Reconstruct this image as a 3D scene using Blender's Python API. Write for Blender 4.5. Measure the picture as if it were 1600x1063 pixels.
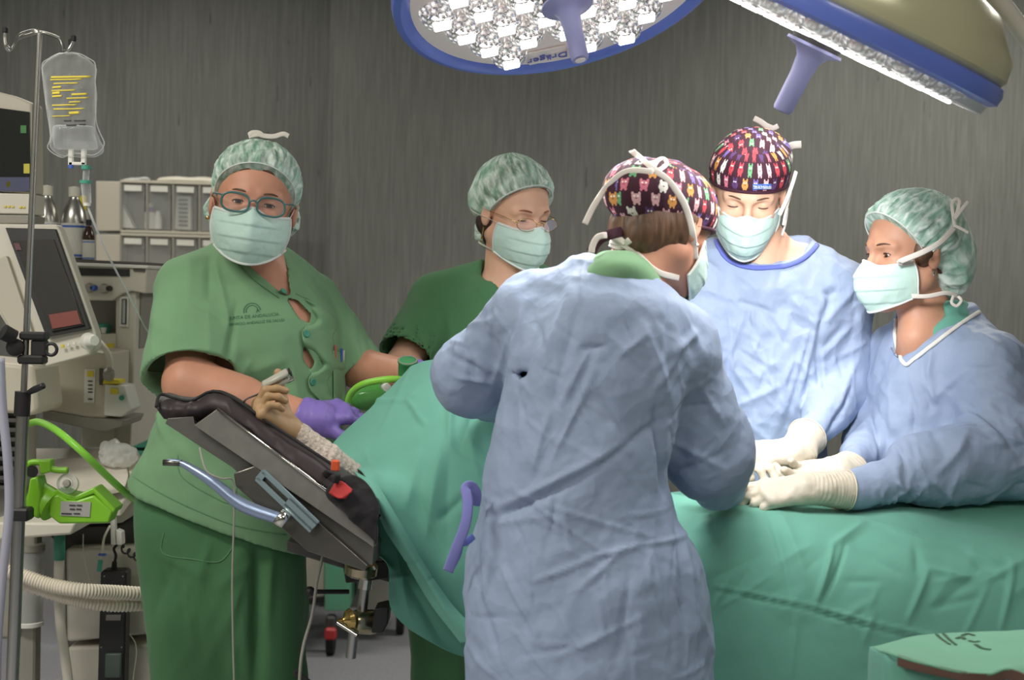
import bpy, math, random
import numpy as np
from mathutils import Vector, Matrix
for o in list(bpy.data.objects): bpy.data.objects.remove(o)
SC = bpy.context.scene
COL = SC.collection
PI = math.pi
# ------------------------------------------------------------------ camera
CAMZ = 1.42
PITCH, ROLL = math.radians(2.09), math.radians(1.4)
FPX = 2222.0
cd = bpy.data.cameras.new('camera'); cam = bpy.data.objects.new('camera', cd); COL.objects.link(cam)
cd.sensor_width = 36; cd.lens = FPX*36/1600
Rm = Matrix.Rotation(-PITCH, 3, 'X') @ Matrix.Rotation(PI/2, 3, 'X') @ Matrix.Rotation(ROLL, 3, 'Z')
cam.matrix_world = Matrix.Translation((0, 0, CAMZ)) @ Rm.to_4x4()
cd.dof.use_dof = True; cd.dof.focus_distance = 3.0; cd.dof.aperture_fstop = 4.5
SC.camera = cam
# ------------------------------------------------------------------ world, light, exposure
w = bpy.data.worlds.new('world'); SC.world = w; w.use_nodes = True
w.node_tree.nodes['Background'].inputs[0].default_value = (0.5, 0.5, 0.5, 1)
w.node_tree.nodes['Background'].inputs[1].default_value = 0.05
SC.view_settings.view_transform = 'Standard'; SC.view_settings.look = 'None'
SC.view_settings.exposure = 0.0; SC.view_settings.gamma = 1.0; SC.view_settings.use_curve_mapping = False
SC.cycles.use_denoising = True
SC.cycles.max_bounces = 8; SC.cycles.transparent_max_bounces = 16
SC.cycles.sample_clamp_indirect = 6
def area(name, loc, sx, sy, power, color, target=None, spread=PI):
    l = bpy.data.lights.new(name, 'AREA'); l.shape = 'RECTANGLE'; l.size = sx; l.size_y = sy
    l.energy = power; l.color = color; l.spread = spread
    o = bpy.data.objects.new(name, l); COL.objects.link(o); o.location = loc
    if target is not None:
        o.rotation_euler = (Vector(target)-Vector(loc)).to_track_quat('-Z', 'Y').to_euler()
    return o
AMB = (1.0, 0.97, 0.88)
area('ceiling_light_a', (-1.9, 1.6, 2.93), 1.2, 0.6, 62, AMB)
area('ceiling_light_b', (1.2, 0.4, 2.93), 1.2, 0.6, 26, AMB)
area('ceiling_light_c', (1.9, 4.9, 2.93), 1.2, 0.6, 42, AMB)
area('ceiling_light_d', (-1.4, -0.6, 2.93), 1.2, 0.6, 40, AMB)
area('ceiling_light_e', (-1.6, 4.9, 2.93), 1.2, 0.6, 22, AMB)
def spot(name, loc, target, e, size, soft=0.15, color=(1, 0.985, 0.97)):
    l = bpy.data.lights.new(name, 'SPOT'); l.energy = e; l.spot_size = math.radians(size); l.spot_blend = 0.8; l.shadow_soft_size = soft; l.color = color
    o = bpy.data.objects.new(name, l); COL.objects.link(o); o.location = loc; o.rotation_euler = (Vector(target)-Vector(loc)).to_track_quat('-Z', 'Y').to_euler()
    return o
spot('cap_fill_spot', (0.70, 3.02, 2.96), (0.585, 3.26, 1.55), 150, 24, 0.06)  # added spot without a fixture, brightens the bowed surgeon's cap from above
# ------------------------------------------------------------------ pixel helpers
def W(px, py, Y):
    d = Rm @ Vector(((px-800)/FPX, -(py-531.5)/FPX, -1.0))
    t = Y/d.y
    return Vector((d.x*t, Y, CAMZ + d.z*t))
def WA(px, py, Y):
    return np.array(W(px, py, Y))
def PXL(Y): return Y/FPX      # metres per pixel at distance Y
# ------------------------------------------------------------------ object helpers
def link(o, parent=None):
    COL.objects.link(o)
    if parent is not None: o.parent = parent
    return o
def thing(name, label, cat, loc=(0, 0, 0), group=None):
    o = bpy.data.objects.new(name, None); COL.objects.link(o); o.location = loc
    o.empty_display_size = 0.05
    o['label'] = label; o['category'] = cat
    if group: o['group'] = group
    return o
def tag(o, label=None, cat=None, group=None, kind=None):
    if label: o['label'] = label
    if cat: o['category'] = cat
    if group: o['group'] = group
    if kind: o['kind'] = kind
    return o
def rootloc(parent):
    v = Vector((0, 0, 0))
    while parent is not None:
        v += parent.location; parent = parent.parent
    return v
def mesh(name, verts, faces, m, parent=None, smooth=True, mi=None):
    off = np.array(rootloc(parent))
    V = np.asarray(verts, dtype=np.float64).reshape(-1, 3) - off
    me = bpy.data.meshes.new(name)
    if isinstance(faces, np.ndarray) and faces.ndim == 2:
        k = faces.shape[1]
        me.vertices.add(len(V)); me.vertices.foreach_set('co', V.astype(np.float32).ravel())
        me.loops.add(faces.size); me.loops.foreach_set('vertex_index', faces.astype(np.int32).ravel())
        me.polygons.add(len(faces)); me.polygons.foreach_set('loop_start', np.arange(0, faces.size, k, dtype=np.int32))
        me.update(calc_edges=True)
    else:
        me.from_pydata([tuple(v) for v in V], [], [tuple(int(i) for i in f) for f in faces]); me.update()
    for mm in (m if isinstance(m, (list, tuple)) else [m]): me.materials.append(mm)
    if mi is not None: me.polygons.foreach_set('material_index', np.asarray(mi, dtype=np.int32))
    if smooth: me.polygons.foreach_set('use_smooth', [True]*len(me.polygons))
    me.update()
    return link(bpy.data.objects.new(name, me), parent)
# ------------------------------------------------------------------ materials
def newmat(name):
    m = bpy.data.materials.new(name); m.use_nodes = True
    nt = m.node_tree; return m, nt, nt.nodes['Principled BSDF']
def lin(r, g, b):
    f = lambda c: (c/255/12.92) if c/255 <= 0.04045 else ((c/255+0.055)/1.055)**2.4
    return (f(r), f(g), f(b), 1)
def noise_bump(nt, bs, scale, strength, dist=0.002, detail=3, stretch=None, kind='noise'):
    tc = nt.nodes.new('ShaderNodeTexCoord'); mp = nt.nodes.new('ShaderNodeMapping')
    nt.links.new(tc.outputs['Object'], mp.inputs[0])
    if stretch: mp.inputs['Scale'].default_value = stretch
    if kind == 'voronoi':
        t = nt.nodes.new('ShaderNodeTexVoronoi'); t.inputs['Scale'].default_value = scale; out = t.outputs['Distance']
        wn = nt.nodes.new('ShaderNodeTexNoise'); wn.inputs['Scale'].default_value = scale*0.7
        mx = nt.nodes.new('ShaderNodeVectorMath'); mx.operation = 'MULTIPLY_ADD'
        mx.inputs[1].default_value = (0.06,)*3
        nt.links.new(mp.outputs[0], wn.inputs['Vector']); nt.links.new(wn.outputs['Color'], mx.inputs[0]); nt.links.new(mp.outputs[0], mx.inputs[2])
        nt.links.new(mx.outputs[0], t.inputs['Vector'])
    else:
        t = nt.nodes.new('ShaderNodeTexNoise'); t.inputs['Scale'].default_value = scale; t.inputs['Detail'].default_value = detail; out = t.outputs['Fac']
        nt.links.new(mp.outputs[0], t.inputs['Vector'])
    b = nt.nodes.new('ShaderNodeBump'); b.inputs['Strength'].default_value = strength; b.inputs['Distance'].default_value = dist
    nt.links.new(out, b.inputs['Height'])
    prev = bs.inputs['Normal'].links
    if prev: nt.links.new(prev[0].from_socket, b.inputs['Normal'])
    nt.links.new(b.outputs[0], bs.inputs['Normal'])
    return out
def vary(nt, bs, c, amt=0.12, scale=6, stretch=None):
    tc = nt.nodes.new('ShaderNodeTexCoord'); mp = nt.nodes.new('ShaderNodeMapping'); nt.links.new(tc.outputs['Object'], mp.inputs[0])
    if stretch: mp.inputs['Scale'].default_value = stretch
    t = nt.nodes.new('ShaderNodeTexNoise'); t.inputs['Scale'].default_value = scale; t.inputs['Detail'].default_value = 4
    nt.links.new(mp.outputs[0], t.inputs['Vector'])
    r = nt.nodes.new('ShaderNodeValToRGB'); nt.links.new(t.outputs['Fac'], r.inputs[0])
    r.color_ramp.elements[0].position = 0.3; r.color_ramp.elements[1].position = 0.7
    r.color_ramp.elements[0].color = tuple(x*(1-amt) for x in c[:3])+(1,); r.color_ramp.elements[1].color = tuple(min(1, x*(1+amt)) for x in c[:3])+(1,)
    nt.links.new(r.outputs[0], bs.inputs['Base Color'])
def mat(name, c, rough=0.5, metal=0, spec=0.5, var=0.05, vs=8, bump=0, bs_=200, sheen=0, sub=0, coat=0, emit=None, es=0):
    m, nt, b = newmat(name)
    b.inputs['Base Color'].default_value = c; b.inputs['Roughness'].default_value = rough; b.inputs['Metallic'].default_value = metal
    b.inputs['Specular IOR Level'].default_value = spec
    if var: vary(nt, b, c, var, vs)
    if bump: noise_bump(nt, b, bs_, bump)
    if sheen: b.inputs['Sheen Weight'].default_value = sheen; b.inputs['Sheen Roughness'].default_value = 0.5
    if sub: b.inputs['Subsurface Weight'].default_value = sub; b.inputs['Subsurface Radius'].default_value = (0.01, 0.004, 0.002)
    if coat: b.inputs['Coat Weight'].default_value = coat
    if emit: b.inputs['Emission Color'].default_value = emit; b.inputs['Emission Strength'].default_value = es
    return m
def cloth(name, c, rough=0.85, crump=0.25, cs=9, fine=0.15, sheen=0.15, var=0.07):
    m, nt, b = newmat(name)
    b.inputs['Roughness'].default_value = rough; b.inputs['Specular IOR Level'].default_value = 0.25
    vary(nt, b, c, var, 5)
    noise_bump(nt, b, 600, fine, 0.0006)
    if crump: noise_bump(nt, b, cs, crump, 0.012, kind='voronoi')
    if crump: noise_bump(nt, b, cs*1.7, crump*0.8, 0.01, detail=2)
    b.inputs['Sheen Weight'].default_value = sheen
    return m
def clear(name, c=(1, 1, 1, 1), alpha=0.15, rough=0.08, ior=1.4):
    m, nt, b = newmat(name)
    b.inputs['Base Color'].default_value = c; b.inputs['Roughness'].default_value = rough; b.inputs['IOR'].default_value = ior
    tr = nt.nodes.new('ShaderNodeBsdfTransparent'); mx = nt.nodes.new('ShaderNodeMixShader')
    lw = nt.nodes.new('ShaderNodeLayerWeight'); lw.inputs[0].default_value = 0.35
    mr = nt.nodes.new('ShaderNodeMapRange'); mr.inputs['To Min'].default_value = alpha; mr.inputs['To Max'].default_value = min(1, alpha+0.6)
    nt.links.new(lw.outputs['Facing'], mr.inputs[0]); nt.links.new(mr.outputs[0], mx.inputs[0])
    nt.links.new(tr.outputs[0], mx.inputs[1]); nt.links.new(b.outputs[0], mx.inputs[2])
    nt.links.new(mx.outputs[0], nt.nodes['Material Output'].inputs[0])
    return m
# ------------------------------------------------------------------ numpy noise / folds
def vnoise(P, freq, seed=0):
    """smooth value noise of points P"""
    Q = P*freq; I = np.floor(Q).astype(np.int64); F = Q-I; F = F*F*(3-2*F)
    def h(i, j, k):
        n = (i*374761393 + j*668265263 + k*2147483647 + seed*1274126177) & 0xffffffff
        n = ((n ^ (n >> 13))*1274126177) & 0xffffffff
        n = n ^ (n >> 16)
        return (n & 0xffff)/65535.0*2-1
    r = 0
    for a in (0, 1):
        for b in (0, 1):
            for c in (0, 1):
                r = r + h(I[:, 0]+a, I[:, 1]+b, I[:, 2]+c)*(F[:, 0] if a else 1-F[:, 0])*(F[:, 1] if b else 1-F[:, 1])*(F[:, 2] if c else 1-F[:, 2])
    return r
def cells(P, size, seed=0, warp=0.35, stretch=(1, 1, 1)):
    """paraboloid cells with crisp borders: 0 at cell centre to ~-1 at border"""
    P = P*np.array(stretch)
    P = P + warp*size*np.stack([vnoise(P, 0.9/size, seed+k) for k in range(3)], 1)
    Q = P/size; I = np.floor(Q).astype(np.int64)
    best = np.full(len(P), 9.0)
    for a in (-1, 0, 1):
        for b in (-1, 0, 1):
            for c in (-1, 0, 1):
                J = I+np.array([a, b, c])
                n = (J[:, 0]*374761393 + J[:, 1]*668265263 + J[:, 2]*362437 + seed*69069) & 0xffffffff
                n = ((n ^ (n >> 13))*1274126177) & 0xffffffff; n = n ^ (n >> 16)
                n2 = ((n*1664525+1013904223) & 0xffffffff); n3 = ((n2*1664525+1013904223) & 0xffffffff)
                C = J + np.stack([(n & 0xffff)/65535., ((n2 >> 8) & 0xffff)/65535., ((n3 >> 8) & 0xffff)/65535.], 1)
                best = np.minimum(best, ((Q-C)**2).sum(1))
    return -np.minimum(best, 1.0)
def vnormals(V, Fq):
    a, b, c, d = (V[Fq[:, k]] for k in range(4))
    n = np.cross(c-a, d-b)
    N = np.zeros_like(V)
    for k in range(4):
        for ax in range(3): N[:, ax] += np.bincount(Fq[:, k], n[:, ax], len(V))
    return N/np.maximum(np.linalg.norm(N, axis=1, keepdims=True), 1e-12)
def fold_disp(V, N, folds, Y):
    """folds: (x0,y0,x1,y1,width_px,height_mm) creases lying at distance Y; each is a real ridge on the cloth"""
    D = np.zeros(len(V)); f = np.clip(-N[:, 1]*2.0+0.2, 0, 1)
    for (x0, y0, x1, y1, wd, amp) in folds:
        a = W(x0, y0, Y); b = W(x1, y1, Y); a = np.array((a.x, a.z)); b = np.array((b.x, b.z)); wm = wd*PXL(Y)
        P = V[:, [0, 2]]; ab = b-a; L2 = (ab**2).sum()+1e-9
        t = np.clip(((P-a)@ab)/L2, 0, 1)
        # gentle bow
        nrm = np.array((-ab[1], ab[0]))/math.sqrt(L2)
        off = (P-(a+t[:, None]*ab)); d = off@nrm if False else np.linalg.norm(off, axis=1)
        prof = np.maximum(0, 1-d/wm); prof = prof*prof*(1.6-0.6*prof)
        D += amp*0.001*prof*np.sin(PI*np.clip(t*0.94+0.03, 0, 1))**0.6
    return D*f
def rfolds(n, region, ang, spread, length, width, amp, seed, curve=0):
    """n random creases in a region (x0,y0,x1,y1)"""
    R = random.Random(seed); out = []
    for _ in range(n):
        x = R.uniform(region[0], region[2]); y = R.uniform(region[1], region[3])
        a = math.radians(ang+R.uniform(-spread, spread)); L = length*R.uniform(0.5, 1.4)
        dx, dy = math.cos(a)*L/2, math.sin(a)*L/2
        out.append((x-dx, y-dy, x+dx, y+dy, width*R.uniform(0.6, 1.4), amp*R.choice((1, 1, -1, 0.6))))
    return out
# ------------------------------------------------------------------ implicit bodies
def frame(c, look, roll=0, s=1.0, up=(0, 0, 1)):
    y = Vector(look).normalized(); x = y.cross(Vector(up)).normalized(); z = x.cross(y)
    q = Matrix.Rotation(math.radians(roll), 3, y)
    x = q@x; z = q@z
    M = Matrix((( x.x*s, y.x*s, z.x*s, c[0]), (x.y*s, y.y*s, z.y*s, c[1]), (x.z*s, y.z*s, z.z*s, c[2]), (0, 0, 0, 1)))
    return np.array(M)
IDM = np.eye(4)
def mscale(M): return float(np.linalg.norm(M[:3, 0]))
def tp(M, p): return M[:3, :3]@np.array(p, float)+M[:3, 3]
class SDF:
    def __init__(s): s.ops = []; s.cuts = []
    def add(s, f, lo, hi, k, sub=False): s.ops.append((f, np.array(lo, float), np.array(hi, float), k, sub))
    def cone(s, a, b, ra, rb, k=0.02, sub=False, flat=None, M=None):
        a = np.array(a, float); b = np.array(b, float)
        if M is not None:
            sc = mscale(M); a = tp(M, a); b = tp(M, b); ra *= sc; rb *= sc; k *= sc
            if flat: flat = (M[:3, :3]@np.array(flat[0], float), flat[1])
        ab = b-a; L = (ab@ab)+1e-12; r = max(ra, rb)
        def f(X, Y, Z):
            dx, dy, dz = X-a[0], Y-a[1], Z-a[2]
            t = np.clip((dx*ab[0]+dy*ab[1]+dz*ab[2])/L, 0, 1)
            ex, ey, ez = dx-t*ab[0], dy-t*ab[1], dz-t*ab[2]
            q = ex*ex+ey*ey+ez*ez
            rr = ra+(rb-ra)*t
            if flat:
                n = flat[0]/np.linalg.norm(flat[0]); c = ex*n[0]+ey*n[1]+ez*n[2]
                q = q + c*c*(1/flat[1]**2-1)
                d = np.sqrt(q); return (d-rr)*(flat[1]**0.5 if flat[1] < 1 else 1)
            return np.sqrt(q)-rr
        rr_ = r*(max(1, flat[1]) if flat else 1)
        s.add(f, np.minimum(a, b)-rr_, np.maximum(a, b)+rr_, k, sub)
    def chain(s, pts, rad, k=0.02, sub=False, flat=None, M=None):
        for i in range(len(pts)-1): s.cone(pts[i], pts[i+1], rad[i], rad[i+1], k, sub, flat, M)
    def ell(s, c, r, k=0.02, sub=False, M=IDM):
        c = np.array(c, float); r = np.array(r, float); sc = mscale(M); R = M[:3, :3]/sc; Mi = R.T
        cw = tp(M, c); rw = r*sc
        def f(X, Y, Z):
            P = [X-cw[0], Y-cw[1], Z-cw[2]]
            q = [Mi[i, 0]*P[0]+Mi[i, 1]*P[1]+Mi[i, 2]*P[2] for i in range(3)]
            k0 = np.sqrt((q[0]/rw[0])**2+(q[1]/rw[1])**2+(q[2]/rw[2])**2)
            k1 = np.sqrt((q[0]/rw[0]**2)**2+(q[1]/rw[1]**2)**2+(q[2]/rw[2]**2)**2)
            return k0*(k0-1)/np.maximum(k1, 1e-6)
        e = np.abs(R)@rw
        s.add(f, cw-e, cw+e, k*sc, sub)
    def loft(s, rows, k=0.03, sub=False, n=2.0, shrink=0.0, shear=0.0):
        """rows (z,cx,cy,rx,ry) of a roughly upright trunk or skirt"""
        A = np.array(sorted(rows), float); z = A[:, 0]
        zi = np.linspace(z[0], z[-1], 160); G = []
        for c in range(1, 5):
            m = np.gradient(A[:, c], z) if len(z) > 2 else np.full(len(z), (A[-1, c]-A[0, c])/(z[-1]-z[0]))
            j = np.clip(np.searchsorted(z, zi)-1, 0, len(z)-2); h = z[j+1]-z[j]; t = (zi-z[j])/h
            G.append((2*t**3-3*t**2+1)*A[j, c]+(t**3-2*t**2+t)*h*m[j]*0.8+(-2*t**3+3*t**2)*A[j+1, c]+(t**3-t**2)*h*m[j+1]*0.8)
        G[2] = np.maximum(G[2]-shrink, 0.01); G[3] = np.maximum(G[3]-shrink, 0.01)
        def f(X, Y, Z):
            zz = Z.ravel(); cx, cy, rx, ry = (np.interp(zz, zi, g).reshape(Z.shape) for g in G)
            u = np.abs((X-cx)/rx); v = np.abs((Y-cy)/ry)
            q = (u**n+v**n)**(1/n)
            d = (q-1)*np.minimum(rx, ry)
            # end caps
            dz = np.maximum(Z-(z[-1]-shrink*0.5), (z[0]+shrink*0.5)-Z)
            return np.maximum(d, dz)
        lo = (np.min(G[0]-G[2]), np.min(G[1]-G[3]), z[0]); hi = (np.max(G[0]+G[2]), np.max(G[1]+G[3]), z[-1])
        s.add(f, lo, hi, k, sub)
    def cut(s, p, n):
        """remove everything on the side n points to"""
        s.cuts.append((np.array(p, float), np.array(n, float)/np.linalg.norm(n)))
    def bounds(s):
        lo = np.min([o[1] for o in s.ops if not o[4]], axis=0); hi = np.max([o[2] for o in s.ops if not o[4]], axis=0)
        return lo, hi
    def build(s, res, fine=(), lim=None):
        lo, hi = s.bounds()
        if lim: lo = np.maximum(lo, lim[0]); hi = np.minimum(hi, lim[1])
        ax = []
        for i in range(3):
            x = lo[i]-3*res; L = [x]
            while x < hi[i]+3*res:
                st = res
                for (c, r, fr) in fine:
                    rr = r[i] if hasattr(r, '__len__') else r
                    if abs(x-c[i]) < rr: st = min(st, fr)
                    elif c[i]-rr > x and x+res > c[i]-rr: st = min(st, max(fr, c[i]-rr-x+1e-6))
                x += st; L.append(x)
            ax.append(np.array(L))
        nx, ny, nz = map(len, ax)
        F = np.full((nx, ny, nz), 0.3, np.float32)
        for (f, a, b, k, sub) in s.ops:
            m = k+3*res+0.01
            sl = []
            for i in range(3):
                i0 = max(0, np.searchsorted(ax[i], a[i]-m)-1); i1 = min(len(ax[i]), np.searchsorted(ax[i], b[i]+m)+1)
                sl.append((i0, i1))
            if any(p[1] <= p[0] for p in sl): continue
            X = ax[0][sl[0][0]:sl[0][1]][:, None, None]; Y = ax[1][sl[1][0]:sl[1][1]][None, :, None]; Z = ax[2][sl[2][0]:sl[2][1]][None, None, :]
            X, Y, Z = np.broadcast_arrays(X, Y, Z)
            d = f(X, Y, Z)
            g = F[sl[0][0]:sl[0][1], sl[1][0]:sl[1][1], sl[2][0]:sl[2][1]]
            if sub:
                h = np.maximum(k-np.abs(g+d), 0)/max(k, 1e-6); r = np.maximum(g, -d)+h*h*k*0.25
            else:
                h = np.maximum(k-np.abs(g-d), 0)/max(k, 1e-6); r = np.minimum(g, d)-h*h*k*0.25
            F[sl[0][0]:sl[0][1], sl[1][0]:sl[1][1], sl[2][0]:sl[2][1]] = r
        for p, n in s.cuts:
            d = (ax[0][:, None, None]-p[0])*n[0]+(ax[1][None, :, None]-p[1])*n[1]+(ax[2][None, None, :]-p[2])*n[2]
            F = np.maximum(F, d.astype(np.float32))
        if lim: pass
        F[0], F[-1], F[:, 0], F[:, -1], F[:, :, 0], F[:, :, -1] = 0.1, 0.1, 0.1, 0.1, 0.1, 0.1
        return nets(F, ax)
def nets(F, ax):
    ins = F < 0
    nx, ny, nz = F.shape
    S = np.zeros((nx-1, ny-1, nz-1), np.int8)
    for a in (0, 1):
        for b in (0, 1):
            for c in (0, 1): S += ins[a:nx-1+a, b:ny-1+b, c:nz-1+c]
    I = np.argwhere((S > 0) & (S < 8)); del S
    idx = np.full((nx-1, ny-1, nz-1), -1, np.int32); idx[I[:, 0], I[:, 1], I[:, 2]] = np.arange(len(I))
    P = np.zeros((len(I), 3)); C = np.zeros(len(I))
    cs = [(a, b, c) for a in (0, 1) for b in (0, 1) for c in (0, 1)]
    val = {c: F[I[:, 0]+c[0], I[:, 1]+c[1], I[:, 2]+c[2]].astype(np.float64) for c in cs}
    pos = {c: np.stack([ax[i][I[:, i]+c[i]] for i in range(3)], 1) for c in cs}
    for c in cs:
        for i in range(3):
            if c[i] == 0:
                d = tuple(1 if j == i else c[j] for j in range(3))
                va, vb = val[c], val[d]; m = (va < 0) != (vb < 0)
                t = np.where(m, va/np.where(np.abs(va-vb) < 1e-12, 1e-12, va-vb), 0)
                P += np.where(m[:, None], pos[c]+(pos[d]-pos[c])*t[:, None], 0); C += m
    P /= C[:, None]
    Q = []
    for i in range(3):
        j, k = (i+1) % 3, (i+2) % 3
        sa = [slice(None)]*3; sb = [slice(None)]*3; sa[i] = slice(0, -1); sb[i] = slice(1, None)
        A = ins[tuple(sa)]; B = ins[tuple(sb)]
        E = np.argwhere(A != B)
        E = E[(E[:, j] > 0) & (E[:, k] > 0) & (E[:, j] < F.shape[j]-1) & (E[:, k] < F.shape[k]-1)]
        fl = A[E[:, 0], E[:, 1], E[:, 2]]
        def g(dj, dk):
            X = E.copy(); X[:, j] += dj; X[:, k] += dk; return idx[X[:, 0], X[:, 1], X[:, 2]]
        q = np.stack([g(-1, -1), g(0, -1), g(0, 0), g(-1, 0)], 1)
        q[~fl] = q[~fl][:, ::-1]
        Q.append(q)
    Q = np.concatenate(Q); Q = Q[(Q >= 0).all(1)]
    return P, Q
def relax(V, Fq, n=2, lam=0.5):
    a = Fq.ravel(); b = np.roll(Fq, -1, 1).ravel(); A = np.concatenate([a, b]); B = np.concatenate([b, a])
    cnt = np.maximum(np.bincount(A, minlength=len(V)), 1)
    for _ in range(n):
        M = np.stack([np.bincount(A, V[B, k], len(V)) for k in range(3)], 1)/cnt[:, None]
        V = V+lam*(M-V)
    return V
def sdf_obj(S, name, m, parent, res=0.006, fine=(), sm=2, folds=None, Y=3, crumple=None, disp=None, lim=None):
    V, Q = S.build(res, fine, lim); V = relax(V, Q, sm)
    if folds or crumple or disp:
        N = vnormals(V, Q); D = np.zeros(len(V))
        if crumple:
            for (size, amp, seed, st) in crumple: D += amp*(cells(V, size, seed, stretch=st)+0.35)
        if folds: D += fold_disp(V, N, folds, Y)
        if disp is not None: D += disp(V, N)
        V = V+N*D[:, None]
    return mesh(name, V, Q, m, parent)
# ------------------------------------------------------------------ hard-surface helpers
def cat(pts, n=8, closed=False):
    """Catmull-Rom through points"""
    P = [np.array(p, float) for p in pts]; out = []; m = len(P)
    rng = range(m if closed else m-1)
    for i in rng:
        if closed: p0, p1, p2, p3 = P[(i-1) % m], P[i], P[(i+1) % m], P[(i+2) % m]
        else: p0, p1, p2, p3 = P[max(i-1, 0)], P[i], P[i+1], P[min(i+2, m-1)]
        for t in np.linspace(0, 1, n, endpoint=False):
            out.append(0.5*((2*p1)+(-p0+p2)*t+(2*p0-5*p1+4*p2-p3)*t*t+(-p0+3*p1-3*p2+p3)*t**3))
    if not closed: out.append(P[-1])
    return out
def tube_g(pts, r, seg=10, closed=False, flat=None, ripple=None):
    """r float or list; flat=(normal, ratio) makes a ribbon. returns verts,faces"""
    P = np.array([np.array(p, float) for p in pts]); n = len(P)
    if not hasattr(r, '__len__'): r = [r]*n
    T = np.gradient(P, axis=0) if not closed else (np.roll(P, -1, 0)-np.roll(P, 1, 0))
    T /= np.maximum(np.linalg.norm(T, axis=1, keepdims=True), 1e-9)
    V = []; up = np.array((0, 0, 1.0)); 
    if abs(T[0]@up) > 0.9: up = np.array((0, 1.0, 0))
    u = np.cross(T[0], up); u /= np.linalg.norm(u)
    for i in range(n):
        if flat is not None:
            nn = np.array(flat[0](i/(n-1)) if callable(flat[0]) else flat[0], float); v = nn-T[i]*(nn@T[i]); v /= np.linalg.norm(v)+1e-9; uu = np.cross(T[i], v)
        else:
            u = u-T[i]*(u@T[i]); u /= np.linalg.norm(u)+1e-9; uu = u; v = np.cross(T[i], uu)
        rr = r[i]*(1+(ripple[0]*math.sin(i*ripple[1]) if ripple else 0))
        for k in range(seg):
            a = 2*PI*k/seg; V.append(P[i]+uu*math.cos(a)*rr+v*math.sin(a)*rr*(flat[1] if flat is not None else 1))
    F = []
    for i in range(n if closed else n-1):
        for k in range(seg):
            a = i*seg+k; b = i*seg+(k+1) % seg; c = ((i+1) % n)*seg+(k+1) % seg; d = ((i+1) % n)*seg+k
            F.append((a, b, c, d))
    if not closed:
        F.append(tuple(range(seg))[::-1]); F.append(tuple((n-1)*seg+k for k in range(seg)))
    return V, F
def tube(name, pts, r, m, parent=None, seg=10, smooth_n=0, closed=False, flat=None, ripple=None):
    if smooth_n: 
        if hasattr(r, '__len__'):
            r = list(np.interp(np.linspace(0, len(r)-1, (len(pts)-1)*smooth_n+1), range(len(r)), r))
        pts = cat(pts, smooth_n, closed)
    V, F = tube_g(pts, r, seg, closed, flat, ripple)
    return mesh(name, V, F, m, parent)
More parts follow.
